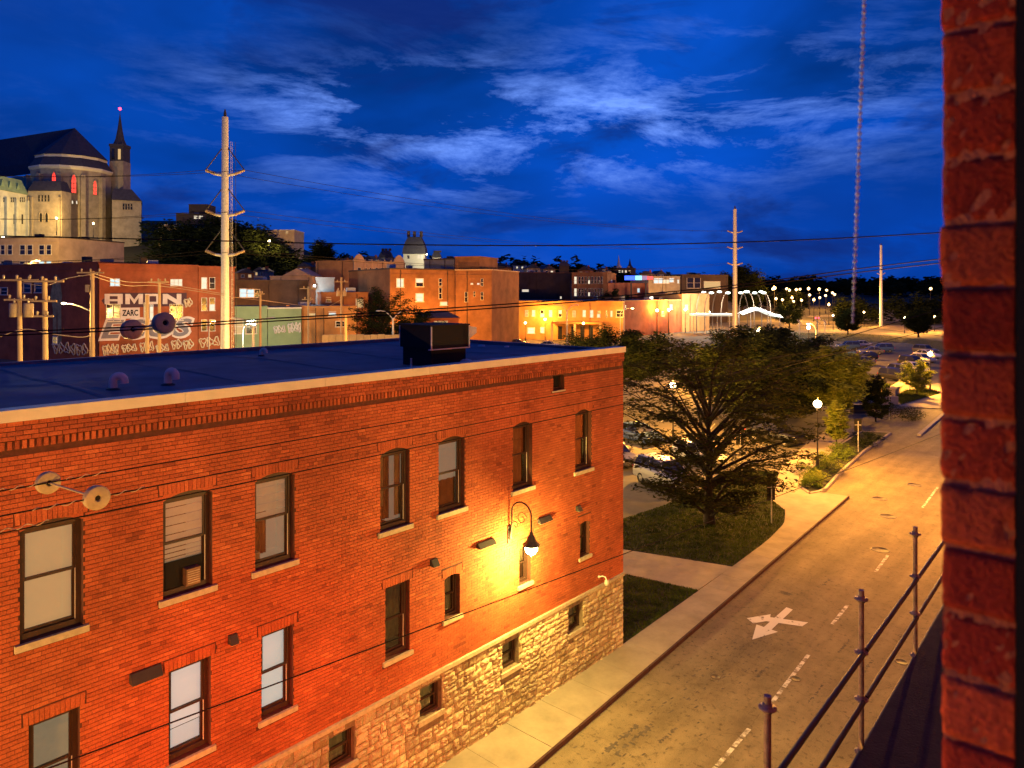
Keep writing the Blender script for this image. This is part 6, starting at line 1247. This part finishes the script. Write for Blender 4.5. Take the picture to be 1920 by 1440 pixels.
building('dark_glass_hall', 'dark hall with tall glazing behind the bus shelter', 1278, 270, 1365, 280, 516, 20, 'b_dark', [(1288, 521, 1300, 540, 'd'), (1302, 521, 1313, 540, 'd'), (1320, 528, 1350, 540, 'w')], 0)
# electronic screen
sg = thing('electronic_screen', 'glowing blue and red advertising screen above the red block', 'screen', at(1195, 525, 220)); so = at(1195, 525, 220); fsn = Face(1166, 220, 1226, 220)
M['scr_blue'] = glow_mat('screen_blue', (0.03, 0.10, 1.0), 1.6); M['scr_cyan'] = glow_mat('screen_cyan', (0.25, 0.85, 1.0), 1.2); M['scr_red'] = glow_mat('screen_red', (1.0, 0.05, 0.05), 1.6); M['scr_mauve'] = glow_mat('screen_mauve', (0.35, 0.2, 0.35), 0.7)
for nm, x0, y0, x1, y1, m, dd in (('blue_panel', 1171, 517, 1191, 525, 'scr_blue', 0), ('cyan_panel', 1191.2, 517, 1203, 525, 'scr_cyan', 0), ('mauve_panel', 1203.2, 517, 1213, 525, 'scr_mauve', 0), ('red_panel', 1213.2, 518, 1224, 524, 'scr_red', 0)):
    b = MB(); ua, zt = fsn.uv(x0, y0); ub, zb = fsn.uv(x1, y1); wbox(fsn, b, ua, ub, zb, zt, 0, 0.3); b.build(nm, M[m], sg, so)
b = MB(); ua, zt = fsn.uv(1170, 525.2); ub, _ = fsn.uv(1225, 525); wbox(fsn, b, ua + 2, ua + 2.4, 0, zt, -.4, 0); wbox(fsn, b, ub - 2.4, ub - 2, 0, zt, -.4, 0); b.build('support', M['dark'], sg, so)
text_obj('Asics'[:0] + 'abex', fsn, sg, so, 1174, 519, 1189, 523.5, M['win_cool'], 0.34) if False else None
# mansard house and neighbours on the far slope
def mansard(label, x, t_, y_base, w, hb, hr, m, wins):
    fc = Face(x - w / 2, t_, x + w / 2, t_); z0 = zat(y_base, t_) ; off = fc.pt(fc.w / 2, z0 - 6, 0); t = thing('mansard_house', label, 'house', off); b = MB(); wbox(fc, b, 0, fc.w, z0 - 14, z0 + hb, -fc.w * .9, 0); b.build('wall', M[m], t, off)
    b = MB(); c = 0.25; pr = [(0.04, 0), (0.02, 0.3), (-0.08, 0.7), (-0.2, 1.0)]; vs = []; W = fc.w
    for o_, h in pr:
        for u, d in ((-o_ * W, o_ * W), (W + o_ * W, o_ * W), (W + o_ * W, -W * .9 - o_ * W), (-o_ * W, -W * .9 - o_ * W)): vs.append(fc.pt(u, z0 + hb + 0.05 + h * hr, d))
    b.add(vs, [(i * 4 + k, i * 4 + (k + 1) % 4, (i + 1) * 4 + (k + 1) % 4, (i + 1) * 4 + k) for i in range(3) for k in range(4)] + [(12, 13, 14, 15)]); rr = b.build('roof', M['slate'], t, off)
    for u in (0.12, 0.4, 0.72): b = MB(); wbox(fc, b, W * u, W * u + 1.2, z0 + hb + hr, z0 + hb + hr * 1.35, -W * .5, -W * .4); b.build('chimney', M['b_dark'], rr, off)
    windows(fc, t, off, wins); return t
mansard('house with a dark domed mansard roof on the far slope', 776, 300, 488, 40, 2.6, 7.2, 'cream', [(783, 478, 787, 485, 'l'), (789, 478, 793, 485, 'l'), (764, 479, 768, 485, 'd')])
mansard('small gabled house left of the domed mansard house', 722, 310, 490, 22, 1.6, 3.0, 'b_grey', []); mansard('small gabled house right of the domed mansard house', 818, 305, 490, 16, 1.6, 2.2, 'cream', [])
mansard('pale cupola house among the dark trees of the ridge', 975, 420, 508, 26, 3.2, 2.4, 'cream', [(968, 500, 971, 504, 'l'), (978, 500, 981, 504, 'l')])
mansard('dark house with one pale gable on the ridge', 1058, 380, 508, 18, 2.4, 2.4, 'b_dark', [])
def steeple(label, x, t_, y0, y1, w, m):
    p = gp(x, t_, zat(y0 + 14, t_)); h = (y0 - y1) / FOC * t_; e = 14 / FOC * t_; t = thing('steeple', label, 'steeple', p, HEAD); b = MB(); b.box(-w, w, -w, w, -25, e); b.build('tower', M[m], t); b = MB(); b.lathe([(w * 0.9, e), (w * 0.5, e + h * 0.25), (0.05, e + h)], n=8, smooth=False); b.build('spire', M[m], t)
steeple('thin white steeple on the ridge', 1160, 620, 500, 478, 2.2, 'cream'); steeple('dark pointed steeple right of the white one', 1181, 640, 500, 484, 2.4, 'slate')
building('ridge_school', 'dark school on the ridge with a row of lit windows', 1145, 480, 1192, 480, 503, 10, 'b_dark', [(1160, 507, 1163, 511, 'l'), (1166, 507, 1168, 511, 'l'), (1172, 507, 1175, 511, 'l'), (1179, 507, 1182, 511, 'w')], zat(515, 480) - 8)
building('hilltop_block', 'dark flat-roofed block on the hilltop with a small roof room', 330, 262, 415, 268, 402, 14, 'b_dark', [(364, 405, 370, 410, 'l'), (373, 405, 380, 410, 'l')], 15); building('roof_room', 'small dark roof room on the hilltop block', 354, 272, 388, 272, 384, 8, 'b_dark', [], zat(402, 262) + .31)
building('hill_house', 'low pale-roofed house lit at its door on the hillside', 333, 250, 380, 262, 424, 8, 'b_beige', [(334, 431, 341, 440, 'w')], 24, 'cream', 'cream')
building('white_roofed_school', 'long low building with a white roof edge on the hill', 474, 262, 552, 262, 432, 12, 'b_beige', [(480, 434, 484, 438, 'd'), (492, 434, 496, 438, 'l'), (505, 434, 509, 438, 'd'), (520, 434, 524, 438, 'd'), (536, 434, 540, 438, 'w')], 22, 'cream', 'cream'); building('hill_annex', 'dark low annex left of the white-roofed building', 436, 262, 473, 262, 430, 10, 'b_dark', [(447, 433, 452, 438, 'c')], 22)

random.seed(12)
for k, (x, y, t_, w, m, lt) in enumerate([(640, 494, 260, 26, 'b_grey', 'l'), (652, 487, 320, 20, 'b_beige', 'd'), (690, 488, 300, 22, 'cream', 'w'), (735, 487, 320, 18, 'b_grey', 'l'), (840, 492, 330, 24, 'b_brown', 'd'), (915, 497, 330, 24, 'b_grey', 'l'), (940, 500, 360, 20, 'b_brown', 'w'), (1000, 503, 330, 26, 'b_beige', 'l'), (1030, 505, 350, 22, 'b_grey', 'd'), (1095, 507, 380, 24, 'b_brown', 'w'), (1128, 509, 400, 22, 'b_beige', 'l'), (1210, 515, 360, 22, 'b_grey', 'w'), (1240, 515, 400, 22, 'b_brown', 'l'), (570, 500, 215, 24, 'b_brown', 'w'), (610, 500, 220, 26, 'b_grey', 'l'), (462, 512, 190, 30, 'b_brown', 'd'), (486, 508, 205, 22, 'b_grey', 'w')]):
    fc = Face(x - w / 2, t_, x + w / 2, t_ + random.uniform(-3, 3)); zt_ = zat(y, t_); off = fc.pt(fc.w / 2, 0, 0)
    t = thing('slope_house', ['small gabled house left of the ornate facade roofline', 'beige gabled house above the plain side wall', 'cream gabled house behind the scrolled gables', 'grey gabled house behind the ornate facade', 'brown gabled house behind the pale roof storey', 'grey gabled house right of the brick tower storey', 'brown gabled house behind the small arched-window block', 'beige gabled house above the left of the long dark block', 'grey gabled house above the right of the long dark block', 'brown gabled house behind the tall-windowed block', 'beige gabled house right above the tall-windowed block', 'grey gabled house behind the blue screen', 'brown gabled house behind the low lit shop', 'brown gabled house right of the pediment', 'grey gabled house between the pediment and the ornate block', 'brown gabled house beside the tall steel pole', 'grey gabled house left of the pediment'][k], 'house', off, 0, 'gabled houses on the slope')
    b = MB(); wbox(fc, b, 0, fc.w, 0, zt_, -8, 0); b.build('wall', M[m], t, off)
    hh = fc.w * 0.32; b = MB(); b.add([fc.pt(-.3, zt_, .4), fc.pt(fc.w + .3, zt_, .4), fc.pt(fc.w / 2, zt_ + hh, .4), fc.pt(-.3, zt_, -8.4), fc.pt(fc.w + .3, zt_, -8.4), fc.pt(fc.w / 2, zt_ + hh, -8.4)], [(0, 1, 2), (5, 4, 3), (0, 3, 4, 1), (1, 4, 5, 2), (2, 5, 3, 0)]); rr = b.build('roof', M['slate'], t, off)
    b = MB(); wbox(fc, b, fc.w * .7, fc.w * .7 + .7, zt_ + hh * .3, zt_ + hh * 1.25, -4, -3.3); b.build('chimney', M['b_red'], rr, off)
    windows(fc, t, off, [(x - w * .32, y + 3, x - w * .14, y + 8, lt), (x + w * .12, y + 3, x + w * .3, y + 8, random.choice('dlw'))])
# ------------------------------------------------------------------ the church on the hill
CT = 245.0; cz = lambda y: zat(y, CT)
ch = thing('church', 'large stone church on the hill with red lit windows and a spire', 'church', gp(140, CT, cz(440))); CO = gp(140, CT, cz(440))
def cl(x, y, d=0.0): return at(x, y, CT) + Vector((-SN, CS, 0)) * d       # d metres further back
G0 = cz(440) - 12
# polygonal apse facing the view, the nave running back to the left behind it
FWD, RGT = Vector((-SN, CS, 0)), Vector((CS, SN, 0))
AC = gp(135, CT + 13); RA = 12.6
angs = [-105, -75, -45, -15, 15, 45, 75, 105]
def apt(a, r): return AC + RGT * (math.sin(R(a)) * r) - FWD * (math.cos(R(a)) * r)
NV = (RGT * -0.90 + FWD * 0.44) * 46
def ring(r): return [apt(a, r) for a in angs]
zt = cz(311); n = len(angs)
def shell(b, ra, za, rb_, zb_):
    A, B = ring(ra), ring(rb_); b.add([Vector((p.x, p.y, za)) for p in A] + [Vector((p.x, p.y, zb_)) for p in B], [(i, i + 1, n + i + 1, n + i) for i in range(n - 1)])
b = MB(); shell(b, RA, G0, RA, zt); A = ring(RA); L0, R0 = A[0], A[-1]
for p in (L0, R0):
    q = p + NV; b.add([(p.x, p.y, G0), (q.x, q.y, G0), (q.x, q.y, zt), (p.x, p.y, zt)], [(0, 1, 2, 3)])
b.build('apse_wall', M['church'], ch, CO)
b = MB(); shell(b, RA + .02, zt - .7, RA + .6, zt); shell(b, RA + .6, zt, RA + .6, zt + .5); b.build('cornice', M['cream'], ch, CO)
b = MB(); shell(b, RA + .55, zt + .45, RA * .88, cz(290)); b.build('lower_roof', M['slate'], ch, CO)
b = MB(); shell(b, RA * .90, cz(291), RA * .90, cz(286)); b.build('eaves_band', M['cream'], ch, CO)
b = MB(); Z1 = cz(286.5); A = [Vector((p.x, p.y, Z1)) for p in ring(RA * .93)]; apx = Vector((AC.x, AC.y, zat(240, CT + 13))) - RGT * -1.0; far_ = apx + NV
b.add(A + [apx, far_, A[0] + NV, A[-1] + NV], [(i, i + 1, n) for i in range(n - 1)] + [(0, n, n + 1, n + 2), (n - 1, n + 3, n + 1, n)]); b.build('main_roof', M['slate'], ch, CO)
b = MB(); L1 = apt(-105, RA + .6); b.add([Vector((L1.x, L1.y, zt + .4)), Vector((L1.x, L1.y, zt + .4)) + NV, A[0] + NV, A[0]], [(0, 1, 2, 3)]); b.build('aisle_roof', M['slate'], ch, CO)
M['stained'] = glow_mat('stained_glass', (1.0, 0.05, 0.03), 1.5)
def lancet(x, y0, y1, w, m, name='lancet_window', base=None):
    b = MB(); rx = RGT; nn = -FWD
    if base is None:
        th = math.asin(max(-1, min(1, (x - 135) / FOC * CT / RA))); k = round(math.degrees(th) / 30) * 30; nn = RGT * math.sin(R(k)) - FWD * math.cos(R(k)); rx = RGT * math.cos(R(k)) + FWD * math.sin(R(k))
        u = (x - 135) / FOC * CT; mid = AC + nn * (RA * math.cos(R(15)) + 0.12); c = mid + rx * ((u - RGT.dot(mid - AC)) / max(.25, RGT.dot(rx)))
    else: c = base
    c = Vector((c.x, c.y, zat(y1, CT))); hw = w / 2 / FOC * CT / max(.35, RGT.dot(rx)); h = (y1 - y0) / FOC * CT
    pts = [(-hw, 0), (hw, 0), (hw, h * .72), (hw * .6, h * .9), (0, h), (-hw * .6, h * .9), (-hw, h * .72)]
    A = [c + rx * u + Vector((0, 0, v_)) for u, v_ in pts]; B = [p - nn * 0.5 for p in A]; k = len(A); b.add(A + B, [tuple(range(k))] + [(i, (i + 1) % k, k + (i + 1) % k, k + i) for i in range(k)])
    w_ = b.build(name, m, ch, CO)
    b = MB(); b.tube([p + nn * .05 for p in A + A[:1]], 0.22, 4, False)
    if h > 4:
        for f_ in (.25, .5, .72): b.tube([c + rx * -hw + Vector((0, 0, h * f_)) + nn * .05, c + rx * hw + Vector((0, 0, h * f_)) + nn * .05], .13, 4)
        b.tube([c + nn * .05, c + nn * .05 + Vector((0, 0, h * .95))], .11, 4)
    b.build('tracery', M['church'], w_, CO); return w_
lancet(142.5, 320, 358, 9, M['stained']); lancet(173, 323, 360, 8, M['stained']); lancet(197, 330, 360, 4, M['stained']); lancet(108, 320, 338, 4, M['stained'])
for x in (139.5, 146, 171, 177): lancet(x, 373, 381, 3.6, M['win_lit'], 'small_window')
for a in (-75, -45, -15, 15, 45, 75):
    b = MB(); nn = RGT * math.sin(R(a)) - FWD * math.cos(R(a)); rx = RGT * math.cos(R(a)) + FWD * math.sin(R(a)); c = AC + nn * (RA - .2); b.obox(Vector((c.x, c.y, G0)) - rx * .7, rx * 1.4, nn * 1.5, Vector((0, 0, cz(325) - G0))); b.build('buttress', M['church'], ch, CO)
# two-storey annex left, with copper mansard
fa = Face(52, CT - 8, 116, CT - 8, G0); fa.z0 = G0
b = MB(); z_t = zat(358, CT - 8); wbox(fa, b, 0, fa.w, G0, z_t, -5, 0); b.build('annex_wall', M['church'], ch, CO)
b = MB(); u = fa.w; q = [(0, .3, 0), (u, .3, 0), (u, -5.3, 0), (0, -5.3, 0), (1.2, -1.2, 3.4), (u - 1.2, -1.2, 3.4), (u - 1.2, -4.8, 3.4), (1.2, -4.8, 3.4)]; b.add([fa.pt(a, z_t + .02 + c, d_) for a, d_, c in q], [(0, 1, 5, 4), (1, 2, 6, 5), (2, 3, 7, 6), (3, 0, 4, 7), (4, 5, 6, 7)]); b.build('annex_roof', M['slate'], ch, CO)
fl = Face(-8, CT - 22, 51.5, CT - 8.2, G0); M['church_pale'] = mat('pale_church_stone', (0.42, 0.42, 0.36), 0.9, 0.22, 0.4, 0.4, 4)
b = MB(); zl = zat(360, CT - 15); wbox(fl, b, 0, fl.w - 0.1, G0, zl, -12, 0); b.build('west_wall', M['church_pale'], ch, CO)
b = MB(); u = fl.w; q = [(-.3, .3, 0), (u, .3, 0), (u, -12.3, 0), (-.3, -12.3, 0), (1.0, -1.2, 4.6), (u - 1.2, -1.2, 4.6), (u - 1.2, -10.8, 4.6), (1.0, -10.8, 4.6)]; b.add([fl.pt(a, zl + .02 + c, d_) for a, d_, c in q], [(0, 1, 5, 4), (1, 2, 6, 5), (2, 3, 7, 6), (3, 0, 4, 7), (4, 5, 6, 7)]); cr = b.build('copper_mansard', M['copper'], ch, CO)
for uu in (0.2, 0.45, 0.7): b = MB(); c0 = fl.w * uu; A = [fl.pt(c0 - .8, zl + 1.2, .1), fl.pt(c0 + .8, zl + 1.2, .1), fl.pt(c0, zl + 3.4, .1)]; B = [p - fl.n * 2.2 for p in A]; b.add(A + B, [(0, 1, 2), (0, 3, 4, 1), (1, 4, 5, 2), (2, 5, 3, 0)]); b.build('dormer', M['copper'], cr, CO)
windows(fa, ch, CO, [(72, 366, 75, 378, 'd'), (78, 366, 81, 378, 'd'), (84, 366, 87, 378, 'd'), (90, 366, 93, 378, 'd')], 'church'); windows(fl, ch, CO, [(x, 370, x + 2, 379, 'd') for x in (6, 9, 12, 20, 23.5, 27, 37, 40.5, 44)] + [(10, 405, 13, 421, 'd'), (25, 402, 28, 420, 'd'), (40, 402, 43, 420, 'd')], 'church_pale')
for x in (77, 88): lancet(x, 402, 421, 6.5, M['win_dark'], 'lancet_window', fa.pt(fa.uv(x, 421)[0], 0, 0.12))
for uu in (0.05, 0.3, 0.6, 0.97): b = MB(); wbox(fl, b, fl.w * uu - .5, fl.w * uu + .5, G0, zl - 2, 0.01, .8); b.build('buttress', M['church_pale'], ch, CO)
for uu in (0.02, 0.12, 0.93): b = MB(); wbox(fa, b, fa.w * uu, fa.w * uu + .5, G0, z_t - 2, 0.01, .7); b.build('buttress', M['church'], ch, CO)
# right annex and the tower with spire
fr_ = Face(210, CT + 6, 265, CT + 10, G0); b = MB(); zr = zat(376, CT + 8); wbox(fr_, b, 0, fr_.w, G0, zr, -14, 0); b.build('east_wall', M['church'], ch, CO)
b = MB(); u = fr_.w; q = [(-.2, .3, 0), (u + .2, .3, 0), (u + .2, -14.3, 0), (-.2, -14.3, 0), (.2, -2.2, 4.2), (u - 3, -2.2, 4.2), (u - 3, -12, 4.2), (.2, -12, 4.2)]; b.add([fr_.pt(a, zr + .02 + c, d_) for a, d_, c in q], [(0, 1, 5, 4), (1, 2, 6, 5), (2, 3, 7, 6), (3, 0, 4, 7), (4, 5, 6, 7)]); b.build('east_roof', M['slate'], ch, CO)
windows(fr_, ch, CO, [(x, 382, x + 3, 393, 'd') for x in (230, 235, 240, 245)], 'church')
tw = gp(225, CT + 20); tz = lambda y: zat(y, CT + 20); b = MB(); hw = 13 / FOC * (CT + 20)
def sqr(f_): return [tw + Vector((CS, SN, 0)) * i * f_ + Vector((-SN, CS, 0)) * j * f_ for i, j in ((-1, -1), (1, -1), (1, 1), (-1, 1))]
b.prism([(p.x, p.y) for p in sqr(hw)], G0, tz(304)); tow = b.build('tower', M['church'], ch, CO)
b = MB(); b.prism([(p.x, p.y) for p in sqr(hw * .96)], tz(304) + .02, tz(277)); b.build('belfry', M['slate'], tow, CO)
b = MB(); b.prism([(p.x, p.y) for p in sqr(hw * 1.04)], tz(277) + .01, tz(272)); b.build('belfry_cornice', M['slate'], tow, CO)
b = MB(); b.lathe([(hw * .95, tz(272)), (hw * .62, tz(262)), (hw * .36, tz(244)), (0.12, tz(214))], (tw.x, tw.y, 0), 8, False); b.tube([(tw.x, tw.y, tz(216)), (tw.x, tw.y, tz(206))], 0.1, 5); b.build('spire', M['slate'], tow, CO)
for s in (-0.45, 0.45): b = MB(); c = tw + Vector((CS, SN, 0)) * hw * s - Vector((-SN, CS, 0)) * hw * .98; b.obox(c - Vector((CS, SN, 0)) * .45 + Vector((0, 0, tz(301))), Vector((CS, SN, 0)) * .9, Vector((SN, -CS, 0)) * .15, Vector((0, 0, tz(282) - tz(301)))); b.build('louvre', M['win_warm'] if s > 0 else M['win_dark'], tow, CO)
b = MB(); b.sphere((tw.x, tw.y, tz(204)), 0.5, 10, 8); b.build('beacon', M['red_glow'], tow, CO)
# lamps that light it: one at the annex foot, two hidden ones added
post_lamp(gp(106, CT - 16, zat(441, CT - 16)), 'glowing lamp at the foot of the church annex', 9000, HEAD, 1.2, AMBER, 'lamps below the church'); post_lamp(gp(6, CT - 50, zat(486, CT - 50)), 'added hidden cool lamp lighting the pale end wall of the church', 11000, HEAD, 1.3, COOL, 'lamps below the church')
post_lamp(gp(175, CT - 26, zat(447, CT - 26)), 'added hidden lamp among the trees below the church apse', 8000, HEAD, 1.0, AMBER, 'lamps below the church')

# ------------------------------------------------------------------ bus shelter with arched lamps
BT = 205.0; sh = thing('bus_shelter', 'white canopy of the bus station, its lamplight put in as glow', 'bus shelter', gp(1420, BT)); so = gp(1420, BT)
fsb = Face(1300, BT, 1466, BT)
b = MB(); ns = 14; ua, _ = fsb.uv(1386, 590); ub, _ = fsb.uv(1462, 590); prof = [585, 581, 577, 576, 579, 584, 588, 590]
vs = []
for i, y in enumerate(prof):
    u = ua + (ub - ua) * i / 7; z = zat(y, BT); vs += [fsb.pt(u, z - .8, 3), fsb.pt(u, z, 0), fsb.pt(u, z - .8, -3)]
b.add(vs, [(3 * i + k, 3 * i + 3 + k, 3 * i + 4 + k, 3 * i + 1 + k) for i in range(7) for k in (0, 1)], True); b.build('canopy', mat('canopy_lamplight_glow', (0.7, 0.74, 0.7), 0.8, 0.05, 1, emit=(0.85, 1.0, 0.95), estr=0.5), sh, so)  # lamplight from beneath put in as the fabric's own glow
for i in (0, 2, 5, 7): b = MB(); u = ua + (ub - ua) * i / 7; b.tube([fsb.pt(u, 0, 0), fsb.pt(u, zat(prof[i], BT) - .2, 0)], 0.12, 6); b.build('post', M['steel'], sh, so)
b = MB(); ua, _ = fsb.uv(1298, 590); ub, _ = fsb.uv(1370, 590); wbox(fsb, b, ua, ub, zat(592, BT), zat(588, BT), -3, 3); b.build('flat_canopy', mat('flat_canopy_lamplight_glow', (0.5, 0.5, 0.42), 0.8, 0.05, 1, emit=(0.9, 1.0, 0.75), estr=0.3), sh, so)  # glow stands for lamplight on this canopy too
for x in (1300, 1322, 1345, 1368): b = MB(); u, _ = fsb.uv(x, 600); b.tube([fsb.pt(u, 0, 0), fsb.pt(u, zat(592, BT), 0)], 0.12, 6); b.build('post', M['steel'], sh, so)
k = 0
for x, s in ((1306, 1), (1321, 1), (1336, 1), (1352, 1), (1386, 1), (1402, -1), (1414, -1), (1428, -1), (1440, -1), (1445, -1)):
    tt = BT + 6 + (k % 3) * 6; p = gp(x, tt); h = zat(547 + (k % 2) * 2, tt); ln = 12 / FOC * tt * s; t = thing('arched_lamp', 'curved-arm lamp over the bus station, number %s of the row from the left' % ['one', 'two', 'three', 'four', 'five', 'six', 'seven', 'eight', 'nine', 'ten'][k], 'lamp', p, HEAD, 'arched lamps over the bus station')
    b = MB(); b.tube([(0, 0, 0), (0, 0, h * .55), (ln * .12, 0, h * .75), (ln * .45, 0, h * .93), (ln, 0, h)], [0.16, 0.14, 0.12, 0.1, 0.1], 7); b.build('mast', M['b_dark'], t); b = MB(); b.sphere((ln * 1.08, 0, h), 0.62, 8, 6, (1.2, .6, .5)); b.build('lamp_head', M['globe_cool'], t); k += 1
    if k % 3 == 1: light('arched_lamp_light', p + Vector((2, -3, h - 2.5)), 6000, (1.0, 0.93, 0.7), 0.4)
# level-crossing signs and red signal in the distance
for x, t_ in ((1499, 200), (1533, 205), (1547, 202)):
    t = thing('crossing_sign', 'far crossed-arm railway sign, %s of three' % {1499: 'left', 1533: 'middle', 1547: 'right'}[x], 'sign', gp(x, t_), HEAD); b = MB(); b.tube([(0, 0, 0), (0, 0, 4.0)], 0.09, 6); b.build('post', M['cream'], t)
    for s in (-1, 1): b = MB(); b.obox(Vector((-.75, -.1 - 0.06 * s, 3.3 - .75 * s + 0)), Vector((1.5, 0, 1.5 * s)), Vector((0, .05, 0)), Vector((.12, 0, .2))); b.build('cross_arm', M['cream'], t)
t = thing('railway_signal', 'far red railway signal between the crossing signs', 'signal', gp(1532, 198), HEAD); b = MB(); b.tube([(0, 0, 0), (0, 0, 4.6)], 0.09, 6); b.build('post', M['dark'], t)
for s in (-.4, .4): b = MB(); b.sphere((s, -.1, 4.7), 0.22, 8, 6); b.build('lens', M['red_glow'], t)
# far road and pale paths between the car parks and the crossing
for poly in ([(1470, 612, 0), (1560, 607, 0), (1780, 632, 0), (1780, 622, 0), (1600, 603, 0), (1470, 605, 0)],):
    pts = [G_(x, y) for x, y, _ in poly]; struct(flat('far_road', [(p.x, p.y) for p in pts], 0.07, M['asphalt']))

# ------------------------------------------------------------------ remaining lamps, several added out of sight for fill
cobra(gp(118, 70), 'added hidden street lamp behind the left utility poles', 4200, 4.8, 1.6, HEAD, True, AMBER)  # fill lamp added low, out of sight behind the roof
cobra(gp(392, 96), 'street lamp below the red brick annex', 9000, 8.0, 1.2, HEAD + R(90))
cobra(gp(455, 112), 'cool street lamp before the olive shed', 3600, 7.0, 1.4, HEAD, True, (0.8, 1.0, 0.7))
cobra(gp(700, 72), 'added hidden street lamp behind the roof edge by the retaining wall', 7000, 6.4, 1.4, HEAD)  # added fill lamp, kept below the roof line
cobra(gp(720, 172), 'street lamp below the ornate facade', 9000, 9.0, 1.4, HEAD)
cobra(gp(880, 72), 'added hidden street lamp lighting the brown brick wing', 8000, 6.4, 1.4, HEAD)  # another added fill lamp hidden by the roof
cobra(gp(1110, 206), 'added street lamp lighting the tall-windowed block', 9000, 9.0, 1.4, HEAD)  # added for the light it throws on the block
cobra(gp(55, 142), 'street lamp before the beige block', 22000, 18.0, 1.4, HEAD, True, AMBER)
for x, t_, pw, lb in ((110, 38, 5000, 'left'), (330, 45, 3200, 'second from left'), (560, 52, 12000, 'third from left'), (790, 62, 12000, 'right')): cobra(gp(x, t_), 'added fill lamp hidden behind the brick building, %s one' % lb, pw, 7.4, 1.2, HEAD, True, AMBER)  # hidden lamps added to light the poles and middle-ground walls
post_lamp(gp(800, 288, zat(498, 288)), 'added lamp lighting the domed mansard house', 6000, HEAD, 1.0, (1.0, 0.9, 0.5), 'added lamps on the far slope')  # added to light the house front
fl_ = thing('flood_lamp', 'small blue-white flood lamp on the pale metal shed', 'lamp', at(590, 536, 148), HEAD); b = MB(); b.box(-.25, .25, -.12, .12, -.2, .2); b.build('housing', M['dark'], fl_); b = MB(); b.box(-.22, .22, -.16, -.125, -.17, .17); b.build('lens', glow_mat('flood_lens', (.7, .9, 1), 8), fl_); light('flood_lamp_light', (0.3, -0.8, 0), 700, (0.7, 0.9, 1.0), 0.15, fl_)
# assumed red floodlight, added unseen left of the window for the red facade wash
rl = thing('assumed_red_floodlight', 'assumed unseen red floodlight on the near brick wall left of the window', 'floodlight', (-0.50, -1.9, 10.4)); b = MB(); b.box(-.16, .02, -.2, .2, -.15, .15); b.build('housing', M['dark'], rl); b = MB(); b.box(-.19, -.165, -.17, .17, -.12, .12); b.build('lens', M['red_glow'], rl)
b = MB(); b.tube([(0.02, 0, 0), (.28, 0, 0)], .02, 6); b.build('bracket', M['steel'], rl)
light('assumed_red_floodlight_light', (-0.78, -1.9, 10.4), 9500, (1.0, 0.02, 0.012), 0.15, None, 30, (FXW, 8.2, 2.6), 1.0)
light('added_red_jamb_light', (-0.80, -1.88, 10.4), 20, (1.0, 0.16, 0.02), 0.15)  # extra red point light added to redden the jamb bricks
